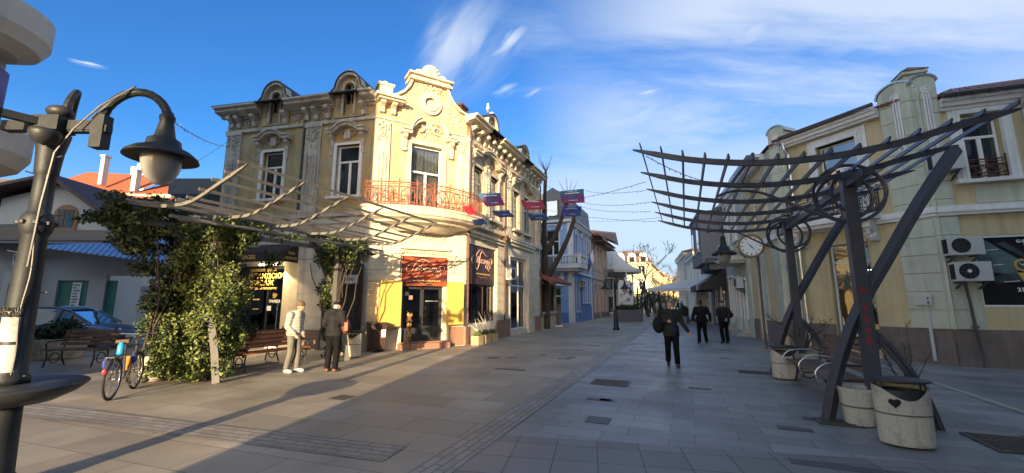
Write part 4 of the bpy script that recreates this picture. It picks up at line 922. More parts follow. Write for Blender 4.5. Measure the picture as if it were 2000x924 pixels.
# ---------------------------------------------------------------- right side of the street, going away
def kR(k, off=0): p = R1+rS*k+Vector((rS.y, -rS.x, 0))*off; return p
def simple_building(name, label, P, d, w, h, depth, wallm, ops, fm='white_frame', roofm='gutter', rooft='flat', trim='white_trim', base=None, basem='brown_plinth', roofh=1.2, glass='glass_mirror', cat_='building', arch=False, side_ops=None, flr=None, bh=.8, eave=.35, hoods=True):
    """P = left end of the front seen from outside"""
    P = Vector((P[0], P[1], 0)); d = Vector((d[0], d[1], 0)).normalized()
    t_ = thing(name, label, cat_, (P.x, P.y, 0)); F = frame(P, d, (P.x, P.y))
    b = MB(F); b.wall(0, w, 0, h, ops, .2); b.add([(0,0,0),(0,depth,0),(0,depth,h),(0,0,h)], [(0,3,2,1)]) if not side_ops else None
    b.add([(w,0,0),(w,depth,0),(w,depth,h),(w,0,h),(0,depth,h),(0,depth,0)], [(0,1,2,3),(1,5,4,2)])
    if side_ops:
        G = F @ Matrix.Rotation(-PI/2, 4, 'Z') @ T(-depth, 0, 0)
        o_ = b.M; b.M = G; b.wall(0, depth, 0, h, side_ops, .2); b.M = o_
    b.build('wall', wallm, t_)
    for o in ops:
        fr = MB(F); a, c, z0, z1 = o[:4]; fw = min(.07, (c-a)*.12)
        fr.box(a, a+fw, .08, .13, z0, z1); fr.box(c-fw, c, .08, .13, z0, z1); fr.box(a+fw, c-fw, .08, .13, z1-fw, z1); fr.box(a+fw, c-fw, .08, .13, z0, z0+fw); fr.box((a+c)/2-fw/2, (a+c)/2+fw/2, .085, .125, z0+fw, z1-fw); fr.box(a+fw, (a+c)/2-fw/2, .085, .125, z0+(z1-z0)*.66, z0+(z1-z0)*.66+fw)
        f_ = fr.build('window', fm, t_); p = MB(F); p.box(a, c, .1, .11, z0, z1); p.build('pane', glass, f_)
    if side_ops:
        for o in side_ops:
            fr = MB(G); a, c, z0, z1 = o[:4]; fr.box(a, a+.06, .08, .13, z0, z1); fr.box(c-.06, c, .08, .13, z0, z1); fr.box(a+.06, c-.06, .08, .13, z1-.06, z1); fr.box((a+c)/2-.03, (a+c)/2+.03, .08, .13, z0, z1-.06)
            f_ = fr.build('window', fm, t_); p = MB(G); p.box(a, c, .1, .11, z0, z1); p.build('pane', glass, f_)
    b = MB(F)
    for o in ops:
        a, c, z0, z1 = o[:4]
        if z0 > .5: b.box(a-.1, c+.1, -.1, .05, z0-.1, z0-.001)
        if hoods:
            if arch: b.band([((a+c)/2+(c-a)*.62*math.cos(t), z1-.05+(c-a)*.45*math.sin(t)) for t in [PI-PI*i/8 for i in range(9)]], .12, -.1, -.001); b.prism([(a, z1+.001), (a, z1-.3), (a+(c-a)*.18, z1-.08), (a+(c-a)*.5, z1), (c-(c-a)*.18, z1-.08), (c, z1-.3), (c, z1+.001)], .001, .079)
            else: b.box(a-.12, c+.12, -.09, -.001, z1+.05, z1+.17)
            b.box(a-.09, a-.001, -.05, .05, z0, z1); b.box(c+.001, c+.09, -.05, .05, z0, z1)
    for z in (flr or []): b.box(0, w, -.1, -.002, z, z+.18)
    b.box(-.02, w+.02, -.16, -.003, h-.35, h-.2); b.box(-.04, w+.04, -.3, -.004, h-.2, h)
    for i in range(int(w/.45)): b.box(.1+i*.45, .24+i*.45, -.24, -.005, h-.5, h-.351)
    b.build('mouldings', trim, t_)
    if base: b = MB(F); b.box(0, w, -.06, -.001, 0, bh) if not [o for o in ops if o[2] < bh] else [b.box(x0, x1, -.06, -.001, 0, bh) for x0, x1 in zip([0]+sorted(o[1] for o in ops if o[2] < bh), sorted(o[0] for o in ops if o[2] < bh)+[w])]; b.build('plinth', basem, t_)
    e = eave; b = MB(F)
    if rooft == 'hip':
        b.add([(-e,-e,h),(w+e,-e,h),(w+e,depth+e,h),(-e,depth+e,h),(w*.25,depth*.45,h+roofh),(w*.75,depth*.45,h+roofh)], [(0,1,5,4),(1,2,5),(2,3,4,5),(3,0,4),(0,3,2,1)])
    elif rooft == 'mansard':
        b.add([(-.1,-.1,h),(w+.1,-.1,h),(w+.1,depth,h),(-.1,depth,h),(.5,.5,h+roofh),(w-.5,.5,h+roofh),(w-.5,depth-.5,h+roofh),(.5,depth-.5,h+roofh)], [(0,1,5,4),(1,2,6,5),(2,3,7,6),(3,0,4,7),(4,5,6,7)])
    else: b.box(-e*.3, w+e*.3, -e*.3, depth, h+.001, h+.12)
    b.build('roof', roofm, t_)
    return t_, F
mat('grey_render', (.20, .185, .19), .08, 1.5, .85, .1); mat('white_render', (.50, .50, .49), .08, 1.5, .85, .1); mat('cream_render', (.50, .45, .34), .08, 1.5, .85, .1)
P = kR(10.4)
cb_, F = simple_building('cream_house', 'cream two storey house with slate mansard roof and a boxy balcony, behind the street clock', P, -rS, 5.2, 8.0, 9, 'cream_render',
    [(.6, 1.5, 5.0, 7.2), (2.6, 3.5, 5.0, 7.2), (.5, 1.6, .5, 3.0), (2.2, 3.1, .1, 2.9), (3.8, 4.5, .1, 2.7)], rooft='mansard', roofm='ad_grey', base=True, basem='pale_green', flr=[4.0], side_ops=[(1.0, 2.2, 5.0, 7)])
b = MB(F); b.prismz([(2.2, 0), (2.35, -.95), (5.0, -.95), (5.1, 0)], 3.72, 3.95); b.prismz([(2.4, 0), (2.5, -.85), (4.9, -.85), (5.0, 0)], 3.6, 3.72); b.box(2.45, 4.95, -.88, -.8, 3.95, 4.75); b.box(2.45, 2.53, -.8, 0, 3.95, 4.75); b.build('balcony', 'pale_green', cb_)
b = MB(F); b.box(3.6, 5.0, -.7, -.02, 0, .14); b.box(3.8, 4.8, -.4, -.02, .14, .28); b.build('doorstep', 'bin_stone', cb_)
ac(F, tuple(P), 3.75, 2.35, .75, .55, 'white air conditioner unit below the clock on the cream house', y=-.1)
P = kR(17)
gb_, F = simple_building('grey_building', 'dark grey house with an upper storey jutting over a black shop awning', P, -rS, 6.5, 7.6, 9, 'grey_render', [(1, 2.6, .2, 2.7), (3.6, 5.4, .2, 2.7)], rooft='flat', roofm='gutter', trim='grey_render', hoods=False)
b = MB(F); b.prismz([(.3, 0), (.9, -1.25), (6.0, -1.25), (6.3, 0)], 4.1, 7.3); b.prismz([(.2, 0), (.85, -1.35), (6.05, -1.35), (6.4, 0)], 7.3, 7.45); b.prismz([(.9, 0), (1.2, -.8), (5.6, -.8), (6, 0)], 3.7, 4.1)
bay = b.build('bay', 'grey_render', gb_)
b = MB(F); b.box(1.6, 2.5, -1.29, -1.251, 5.0, 6.5); b.box(4.2, 5.2, -1.29, -1.251, 5.0, 6.5); b.build('bay_window', 'glass_mirror', bay)
b = MB(F); b.box(1.5, 2.6, -1.36, -1.251, 4.88, 4.98); b.box(4.1, 5.3, -1.36, -1.251, 4.88, 4.98); b.build('window_sill', 'white_render', bay)
b = MB(F); b.add([(.6, 0, 3.6), (6.2, 0, 3.6), (6.2, -1.5, 2.75), (.6, -1.5, 2.75), (.6, -1.5, 2.4), (6.2, -1.5, 2.4), (.6, 0, 2.4), (6.2, 0, 2.4)], [(0, 3, 2, 1), (3, 4, 5, 2), (0, 6, 4, 3), (1, 2, 5, 7)]); aw = b.build('awning', 'black', gb_)
b = MB(F); b.box(4.4, 5.0, -1.53, -1.505, 2.42, 2.9); b.build('notice', 'white_render', aw)
b = MB(F)
for i in range(4): b.box(5.75, 6.2, -.35-.001*i, -.3, .2+.6*i, .78+.6*i)
b.build('sign_panel', 'pink_print', gb_)
P = kR(24)
simple_building('white_building', 'white three storey house with a square front window beyond the grey bay', P, -rS, 7, 6.6, 9, 'white_render', [(1, 2, 3.6, 5.6), (3, 4, 3.6, 5.6), (5, 6, 3.6, 5.6), (1, 3, .2, 2.6), (4, 6, .2, 2.6)], rooft='flat', flr=[3.0], side_ops=[(1, 2, 3.5, 5.5)])
for i, (k, w, h, m_, lb, dp) in enumerate(((34, 10, 6.5, 'white_render', 'low white house in shade behind the cafe canopy on the right side', 8), (46, 12, 7.5, 'cream_render', 'cream house in shade further down the right side of the street', 8))):
    simple_building('street_house', lb, kR(k), -rS, w, h, dp, m_, [(1+2.4*j, 2.2+2.4*j, 3.8, 5.8) for j in range(int(w/2.5))]+[(1+2.4*j, 2.6+2.4*j, .2, 2.6) for j in range(int(w/2.5))], rooft='hip', roofm='roof_tile')

# ---------------------------------------------------------------- unseen blocks added behind the camera to throw the shade
def block(name, label, x0, x1, y0, y1, h, over=0, m_='grey_render', over2=None):
    t_ = thing(name, label, 'building', (x0, y0, 0))
    b = MB(T(-x0, -y0, 0)); b.box(x0, x1, y0, y1, 0, h if not over else 3.4)
    if over: b.box(x0, x1+over, y0, y1, 3.4, 5.6); b.box(x0, x1+over2, y0, y1, 5.6, h)
    if over2: over = over2
    b.build('wall', m_, t_)
    b = MB(T(-x0, -y0, 0)); b.box(x0-.3, x1+over+.3, y0-.3, y1+.3, h, h+.35); b.build('roof', 'gutter', t_)
    xs = x1+over
    for z in [v for v in [4.2+3*i for i in range(8)] if v+1.7 < h]:
        yy = y0+1.5
        while yy < y1-1.5: b = MB(T(-x0, -y0, 0)); b.box(xs, xs+.05, yy, yy+1.2, z, z+1.6); b.build('window', 'glass_mirror', t_); yy += 2.8
        xx = x0+1.5
        while xx < x1-1.5: b = MB(T(-x0, -y0, 0)); b.box(xx, xx+1.3, y1, y1+.05, z, z+1.6); b.build('window', 'glass_mirror', t_); xx += 3
block('tall_shade_caster', 'unseen tall grey block added behind the viewer to shade the square', -5.0, 46, -24, -8, 19.5)
block('low_shade_caster', 'unseen low block added beside the tall one to step the shade edge', -5.6, -5.03, -22, -8, 6)
block('overhang_shade_caster', 'unseen overhanging block added behind the viewer to shade the left facade', -60, -12, -1.5, 2.2, 17, 3.4, 'cream_render', 4.05)
# ---------------------------------------------------------------- near building at the left edge (curved balconies)
nl = thing('rounded_building', 'pale building at the left edge with rounded balconies and a purple shop banner', 'building', (-13, 9, 0))
b = MB(); b.box(-5.0, .55, -4.5, .3, 3.2, 13); b.build('wall', 'cream_grey', nl)
b = MB(); b.box(.551, .6, -3.2, -1.6, 5.8, 7.4); b.build('window', 'glass_mirror', nl)
b = MB(); b.box(-5.0, -.6, -4.2, .1, 0, 3.2); b.build('ground_floor', 'cream_grey', nl)
mat('cream_soffit', (.50, .46, .40), .08, 2, .8, .1)
for z0, z1 in ((4.55, 5.6), (7.5, 8.6), (10.6, 11.6)):
    b = MB(); b.lathe([(0, z0-.05), (.62, z0), (.92, z0+.2), (1.06, z0+.5), (1.06, z1), (1.0, z1+.02), (0, z1+.02)], 28, (.5, -.35, 0), 1.05, 1.2); b.build('rounded_balcony', 'cream_soffit', nl)
mat('banner_purple', (.13, .09, .22), .25, 1.5, .6, 0)
bn = MB(); bn.lathe([(.5, 5.65), (.5, 7.05)], 28, (.6, -.35, 0), 1.05, 1.2); bo = bn.build('shop_banner', 'banner_purple', nl, smooth=True)
text('OP', .42, 'lettering', 'white_print', bo, frame((0, 0), (1, .25)), .62, -1.1, 6.35)
# ---------------------------------------------------------------- annex and low houses on the left
mat('zinc', (.16, .165, .175), .12, 3, .5, .1); mat('plaster_dim', (.44, .40, .39), .08, 1.2, .85, .15, stain=(.36, .33, .32), stamt=.4)
wavemat('tile_grey', (.17, .145, .12), (.06, .05, .045), 'Y', .8, .85, 1.0); wavemat('tile_brown', (.23, .145, .08), (.09, .05, .03), 'Y', .8, .85, 1.0)
wavemat('tile_orange', (.36, .10, .035), (.26, .05, .015), 'X', .8, .8, .8); wavemat('blue_sheet', (.10, .30, .62), (.035, .10, .30), 'X', 1.1, .4, .8)
mat('plaster_white', (.48, .465, .43), .06, 1.2, .85, .12, stain=(.45, .42, .38), stamt=.3); mat('stone_sunny', (.55, .45, .30), .25, 1.2, .85, .3)
mat('wood_door', (.22, .09, .04), .2, 6, .5, .1)
an = thing('flat_roof_annex', 'grey flat roofed annex adjoining the left end of the ochre building', 'building', (-13.4, 16.0, 0))
b = MB(); b.box(-.45, 1.5, 0, 4, 5.95, 6.6); b.build('roof_box', 'zinc', an)
b = MB(); b.box(-.35, -.28, .2, .3, 0, 5.9); b.box(-.2, 1.4, 2.6, 4, 0, 5.9); b.build('rear_wall', 'cream_grey', an)
# low shop with green window, brown tile roof and blue canopy: front runs across the view
lh = thing('low_shop', 'low tiled house with a green window and white shop doorway, left background', 'building', (-26.5, 21, 0), R(2))
b = MB(); b.wall(-6, 11.2, 0, 4.9, [(3.2, 4.75, .3, 2.1+.65), (5.6, 9.8, 0, 3.0), (-2, -.9, .2, 3.3)], .2); b.add([(11.2,0,0),(11.2,7,0),(11.2,7,4.9),(11.2,0,4.9)], [(0,1,2,3)]); b.build('wall', 'plaster_dim', lh)
mat('green_film', (.03, .16, .12), .1, 2, .4, 0)
b = MB(); b.box(3.2, 6.1, .1, .12, .3, 2.75); b.build('green_window', 'green_film', lh)
for x in (3.9, 5.0):
    b = MB(); b.box(x, x+.45, .07, .08, .5, 2.65); pn = b.build('price_list', 'white_trim', lh)
    b = MB()
    for i in range(14): b.box(x+.06, x+.2+.2*rnd.random(), .06, .065, .6+i*.145, .66+i*.145)
    b.build('print_lines', 'gutter', pn)
b = MB(); b.box(7.3, 8.6, .06, .1, .2, 2.45); b.build('white_door', 'plaster_white', lh)
b = MB()
for i in range(5): b.box(7.5, 8.4+.1*rnd.random(), .045, .055, 1.3+i*.22, 1.38+i*.22)
b.build('notice_lines', 'gutter', lh)
b = MB(); b.box(9.0, 11.0, .5, .55, 0, 3.2); b.build('passage_dark_sheet', 'black', lh)  # black sheet put in for the dark inside the passage
b = MB(); b.add([(-7, -.7, 4.75), (6.2, -.7, 4.75), (6.2, 5, 6.15), (-7, 5, 6.3), (-7, -.7, 4.6), (6.2, -.7, 4.6)], [(0, 1, 2, 3), (0, 4, 5, 1)]); b.build('roof', 'tile_brown', lh)
b = MB(); b.add([(3.6, -.8, 4.6), (12.2, -.6, 4.75), (12.2, 5, 5.8), (7.5, 6, 6.2), (3.6, 1, 5.1), (3.6, -.8, 4.5), (12.2, -.6, 4.65)], [(0, 1, 2, 3, 4), (0, 5, 6, 1)]); b.build('grey_roof', 'tile_grey', lh)
b = MB(); b.add([(3.2, -1.3, 4.35), (11.6, -1.5, 3.3), (11.6, -.3, 4.95), (4.6, -.3, 4.75), (3.2, -1.3, 4.3), (11.6, -1.5, 3.25)], [(0, 1, 2, 3), (0, 4, 5, 1)]); b.build('blue_canopy', 'blue_sheet', lh)
b = MB(); b.tube([(-7, -.8, 4.62), (11, -.8, 4.5)], .09, 8); b.build('gutter', 'gutter', lh)
ac(frame((-25.8, 21), (1, 0), (-25.8, 21)), (-25.8, 21.05, 0), .55, 3.45, 1.0, .75, 'grey air conditioner high on the low shop wall at the left edge', y=-.1)
t_ = thing('poster_panel', 'white panel with a dark arched picture on the low shop wall at the left edge', 'poster', (-26.0, 20.95, 0))
b = MB(); b.box(.2, 1.75, -.1, -.02, .6, 3.2); b.build('panel', 'plaster_white', t_)
b = MB(); b.prism([(.55, 1.5), (1.3, 1.5), (1.3, 2.4)]+[(.925+.375*math.cos(t), 2.4+.45*math.sin(t)) for t in [PI*i/10 for i in range(1, 10)]]+[(.55, 2.4)], -.13, -.105); b.build('picture', 'gutter', t_)
b = MB(); b.prism([(.7, 1.6), (1.15, 1.6), (1.05, 1.85), (.98, 2.3), (.88, 2.3), (.8, 1.85)], -.15, -.135); b.build('figure_print', 'plaster_white', t_)
# white gabled house with brown arched door
wh = thing('white_gabled_house', 'white gabled house with a brown arched balcony door, behind the low shop', 'building', (-31.0, 27, 0), R(5))
b = MB(); b.prism([(-3.2, 0), (3.6, 0), (3.6, 7.2), (.4, 9.6), (-3.2, 8.5)], 0, 6); b.build('wall', 'plaster_white', wh)
b = MB(); b.prism([(.2, 5.4), (1.7, 5.4), (1.7, 7.4)]+[(.95+.75*math.cos(t), 7.4+.75*math.sin(t)) for t in [PI*i/10 for i in range(1, 10)]]+[(.2, 7.4)], -.08, -.01); dd = b.build('arched_door', 'wood_door', wh)
b = MB(); b.box(.45, .9, -.11, -.085, 6.6, 7.8); b.box(1.0, 1.45, -.11, -.085, 6.6, 7.8); b.build('pane', 'glass_mirror', dd)
b = MB(); b.band([(-4.8, 8.3), (-3.4, 8.9), (.4, 9.95), (4.2, 7.3), (5.2, 6.3)], .22, -1.1, 6.5); b.build('roof', 'wood_dark', wh)
b = MB(); b.box(-.9, 3.4, -.9, -.02, 5.1, 5.3)
b.build('balcony', 'plaster_white', wh); b = MB(); balcony_rail(b, [(-.9, -.1), (-.9, -.85), (3.3, -.85)], 5.3, 6.1, step=.25, r=.02, fans=False); b.build('railing', 'metal_dark', wh)
gr = thing('grey_roof_house', 'old house with a weathered grey slate roof at the left edge', 'building', (-37, 26, 0))
b = MB(); b.box(-6, 5.2, 0, 6, 0, 5.9); b.build('wall', 'plaster_white', gr)
b = MB(); b.add([(-8, -1.2, 5.7), (6.2, -1.2, 5.5), (3.2, 5, 9.4), (-8, 5, 9.9)], [(0, 1, 2, 3)]); b.build('roof', 'tile_grey', gr)
b = MB(); b.box(-6, 3.4, -.05, -.01, 4.6, 5.6); b.box(1.8, 2.6, 2, 2.5, 8.5, 10); b.build('upper_wall', 'stone_sunny', gr)
# orange roofed house
oh = thing('orange_roof_house', 'house with a bright orange tiled roof and pale chimneys behind the white gable', 'building', (-47.5, 42, 0))
b = MB(); b.box(-3.5, 11.5, 0, 8, 0, 12.9); b.build('wall', 'stone_sunny', oh)
b = MB(); b.add([(-4.0, -.9, 12.5), (6.5, -.9, 12.3), (8.6, 4, 16.0), (-2.0, 4, 16.6)], [(0, 1, 2, 3)]); b.build('roof', 'tile_orange', oh)
b = MB(); b.add([(6.5, -.9, 12.3), (12, -.9, 11.9), (11.2, 4, 14.6), (7.5, 4, 15.2)], [(0, 1, 2, 3)]); b.build('roof_wing', 'tile_orange', oh)
for x, z, w in ((6.6, 14.0, .5), (3, 15.6, .4), (11.2, 12.4, .45)):
    b = MB(); b.box(x, x+w, .5, 1.1, z-1.5, z+1.6); b.box(x-.08, x+w+.08, .4, 1.2, z+1.6, z+1.8); b.build('chimney', 'plaster_white', oh)
tw = thing('phone_mast', 'white mobile phone mast cluster on a far roof behind the street lantern', 'phone mast', (-58.5, 62, 0))
b = MB(); b.box(-2, 2, -1, 1, 0, 18.5); b.build('pedestal', 'plaster_white', tw)
for x in (-.9, .0, .9):
    b = MB(); b.box(x-.3, x+.3, -.3, .3, 18.5, 22.6+.5*(x == 0)); b.build('antenna', 'white_frame', tw)
for i, (x, y, w, d, h, lb) in enumerate(((-62, 40, 12, 9, 12.4, 'distant house with a low brown roof at the far left edge'), (-52, 38, 6, 6, 12.6, 'far cream rooftop structure left of the orange roof'))):
    t_ = thing('distant_house', lb, 'building', (x, y, 0)); b = MB(); b.box(-w/2, w/2, 0, d, 0, h); b.build('wall', 'stone_sunny', t_)
    b = MB(); b.add([(-w/2-.6, -.6, h), (w/2+.6, -.6, h), (w/2-1.5, d/2, h+1.6), (-w/2+1.5, d/2, h+1.6), (w/2+.6, d+.6, h), (-w/2-.6, d+.6, h)], [(0, 1, 2, 3), (1, 4, 2), (4, 5, 3, 2), (5, 0, 3)]); b.build('roof', 'tile_brown', t_)
# ---------------------------------------------------------------- lamps
def lantern(parent, x, y, z, s_=1.0, name='lantern', glow=False):
    """hanging street lantern, top at z"""
    b = MB(T(x, y, z)); b.lathe([(r*s_, q*s_) for r, q in [(0, 0), (.05, 0), (.06, -.03), (.075, -.05), (.075, -.09), (.065, -.11), (.085, -.22), (.10, -.30), (.155, -.34), (.165, -.40), (.17, -.42), (.26, -.46), (.33, -.52), (.345, -.56), (.33, -.55), (.24, -.50), (.17, -.48), (0, -.48)]], 28)
    o = b.build(name, 'lamp_metal', parent, smooth=True)
    b = MB(T(x, y, z)); b.lathe([(r*s_, q*s_) for r, q in [(.19, -.49), (.185, -.59), (.165, -.70), (.125, -.79), (.06, -.845), (0, -.855)]], 24); b.build('lamp_bowl', 'lamp_bowl', o, smooth=True); return o
lp = thing('street_lamp', 'tall dark street lamp at the left edge, posters on its post and a round ledge', 'street lamp', (-4.6, 3.9, 0))
b = MB(); b.lathe([(0, 0), (.17, 0), (.17, .1), (.14, .16), (.125, .6), (.12, .82)], 24); b.build('base', 'lamp_metal', lp, smooth=True)
b = MB(); b.lathe([(.0, .76), (.32, .77), (.46, .84), (.54, .91), (.53, .93), (.3, .935), (.0, .94)], 40); b.build('ledge', 'metal_dark', lp, smooth=True)
b = MB(); b.lathe([(.14, .94), (.14, .99), (.112, 1.03), (.105, 1.5), (.088, 2.3), (.098, 2.32), (.113, 2.36), (.122, 2.42), (.113, 2.48), (.098, 2.52), (.078, 2.54), (.076, 2.9), (.088, 2.92), (.088, 2.96), (.10, 3.15), (.125, 3.3), (.13, 3.34), (0, 3.34)], 28); b.build('post', 'lamp_metal', lp, smooth=True)
b = MB()
for i in range(8): a = i*PI/4; b.lathe([(0, -.02), (.028, -.01), (.03, .02), (0, .03)], 8, (.118*math.cos(a), .118*math.sin(a), 2.42))
b.build('collar_studs', 'lamp_metal', lp)
b = MB(); b.cbox((.02, -.03, 3.42), (.27, .18, .15)); b.box(-.5, .52, -.045, .045, 3.37, 3.47); b.build('junction_box', 'lamp_metal', lp)
b = MB(); b.blob((.05, -.02, 3.56), (.11, .10, .07), 14); b.lathe([(.11, 3.3), (.115, 3.26), (.09, 3.19), (0, 3.15)], 16, (.13, -.18, 0)); b.build('camera_dome', 'metal_dark', lp, smooth=True)
def catmull(pts, n=6):
    out = []
    for i in range(len(pts)-1):
        p0, p1, p2, p3 = [Vector(pts[max(0, min(len(pts)-1, i+j))]) for j in (-1, 0, 1, 2)]
        for k in range(n):
            t = k/n; out.append(.5*((2*p1)+(-p0+p2)*t+(2*p0-5*p1+4*p2-p3)*t*t+(-p0+3*p1-3*p2+p3)*t**3))
    out.append(Vector(pts[-1])); return out
def catmull_(p): return catmull(p, 5)
def arm(parent, d, reach, rise, z, r=.04):
    d = Vector(d).normalized(); pts = []
    for i in range(15):
        a = R(175-150*i/14); pts.append((d.x*(.46+reach/2+(reach/2)*math.cos(a)/math.cos(R(25))), d.y*(.46+reach/2+(reach/2)*math.cos(a)/math.cos(R(25))), z-.05+rise*max(math.sin(a), 0)))
    b = MB(); b.tube([(d.x*.45, d.y*.45, z-.22)]+pts, [r*1.2]*4+[r]*12, 10); b.tube([(d.x*.1, d.y*.1, z-.03), (d.x*.55, d.y*.55, z-.03)], .05, 4)
    b.cbox((d.x*.47, d.y*.47, z-.06), (.12, .1, .34)); b.build('arm', 'lamp_metal', parent); return pts[-1]
e = arm(lp, (1, .0, 0), .66, .42, 3.42); lantern(lp, e[0]+.0, e[1], e[2]+.02, .88)
e = arm(lp, (-.55, -.85, 0), .8, .42, 3.46, .055); lantern(lp, e[0], e[1], e[2]+.02, .98)
b = MB(); b.tube([tuple(v) for v in catmull_([(-.02, .05, 3.4), (-.04, .12, 3.75), (-.18, .3, 3.95), (-.42, .5, 3.9), (-.55, .6, 3.6)])], .035, 8); b.build('arm', 'lamp_metal', lp)
mat('paper', (.42, .41, .39), .35, 14, .8, .2, 20, stain=(.12, .12, .12), stamt=.6, stscale=8)
b = MB(); b.lathe([(.111, 1.32), (.106, 1.62)], 14, (0, 0, 0), a0=R(215), a1=R(325)); po = b.build('poster', 'paper', lp)
b = MB(); b.lathe([(.114, 1.05), (.110, 1.29)], 10, (0, 0, 0), a0=R(225), a1=R(330)); b.build('torn_poster', 'plaster_white', lp)
text('ПОКРИВ', .06, 'lettering', 'black', po, frame((0, 0), (1, 0)), .02, -.112, 1.56, bold=.002); text('РЕМОНТ', .05, 'lettering', 'black', po, frame((0, 0), (1, 0)), .02, -.112, 1.605)
b = MB(); b.tube([(.09-.008*math.sin(z*9), -.07+.008*math.sin(z*7), z) for z in [1.0+.1*i for i in range(20)]], .006, 5); b.tube([(.1, -.1, 2.0), (.14, -.12, 2.6), (.18, -.12, 3.1), (.3, -.1, 3.35), (.5, -.08, 3.6), (.8, -.05, 3.83)], .009, 5)
for i in range(12): z = 1.0+i*.19; a = i*1.7; b.tube([(.09*math.cos(a), .09*math.sin(a), z), (.15*math.cos(a), .15*math.sin(a), z+.01)], .006, 4)
b.build('light_string', 'gutter', lp)
def far_lamp(x, y, label, h=3.1, s_=1.0, rz=0):
    t_ = thing('street_lamp', label, 'street lamp', (x, y, 0), rz, 'dark street lamps along the promenade')
    b = MB(); b.lathe([(0, 0), (.2, 0), (.2, .08), (.15, .2), (.13, .7), (.09, .8), (.075, 1.2), (.06, h-.4), (.08, h-.38), (.08, h-.3), (0, h-.28)], 14); b.build('post', 'lamp_metal', t_, smooth=True)
    for sg in (-1, 1):
        pts = [(sg*(.3-.3*math.cos(t)), 0, h-.35+.45*math.sin(t)) for t in [PI*i/9*.9 for i in range(10)]]; b = MB(); b.tube(pts, .025, 6); b.build('arm', 'lamp_metal', t_); lantern(t_, pts[-1][0], 0, pts[-1][2]+.02, .85)
    return t_
far_lamp(6.2, 24.9, 'nearest double lanterned promenade lamp, in front of the hedge box', rz=-.4)
far_lamp(10.8, 35.6, 'second double lanterned lamp along the left side of the promenade', rz=-.4)
far_lamp(15.2, 46.5, 'third double lanterned lamp along the left side of the promenade', rz=-.4)
far_lamp(20.3, 59, 'fourth double lanterned lamp along the left side, before the yellow houses', rz=-.4)
far_lamp(25.5, 72, 'farthest double lanterned lamp among the bare trees on the left side', rz=-.4)
far_lamp(-11.6, 13.9, 'double lanterned lamp standing before the parked car on the left', h=3.45, s_=1.1, rz=.1)

# ---------------------------------------------------------------- pergolas
def rod_z(p, side=1):
    """height of the swept fins over the distance across from the post (p<0 towards the left)"""
    X = [-3.2, -2.96, -2.15, -1.51, -.63, .16, .72, 1.3, 1.6]; Z = [4.07, 3.98, 3.71, 3.56, 3.53, 3.60, 3.75, 3.86, 3.95]
    for i in range(len(X)-1):
        if p <= X[i+1]: t = (p-X[i])/(X[i+1]-X[i]); return Z[i]+(Z[i+1]-Z[i])*max(t, 0)
    return Z[-1]
def fin(b, ctrl, k, h=.08, w=.024):
    """blade in the plane across the street at station k, pointed at its ends"""
    c = catmull([(p, z) for p, z in ctrl]); n = len(c)
    for i in range(n-1):
        t0 = min(1, i/3, (n-1-i)/3); t1 = min(1, (i+1)/3, (n-2-i)/3)
        a0, a1 = c[i], c[i+1]; h0 = h*(.15+.85*max(t0, 0)); h1 = h*(.15+.85*max(t1, 0))
        b.add([(a0.x, k-w, a0.y-h0/2), (a1.x, k-w, a1.y-h1/2), (a1.x, k-w, a1.y+h1/2), (a0.x, k-w, a0.y+h0/2), (a0.x, k+w, a0.y-h0/2), (a1.x, k+w, a1.y-h1/2), (a1.x, k+w, a1.y+h1/2), (a0.x, k+w, a0.y+h0/2)], [(0,1,2,3),(5,4,7,6),(0,4,5,1),(3,2,6,7)])
    return c
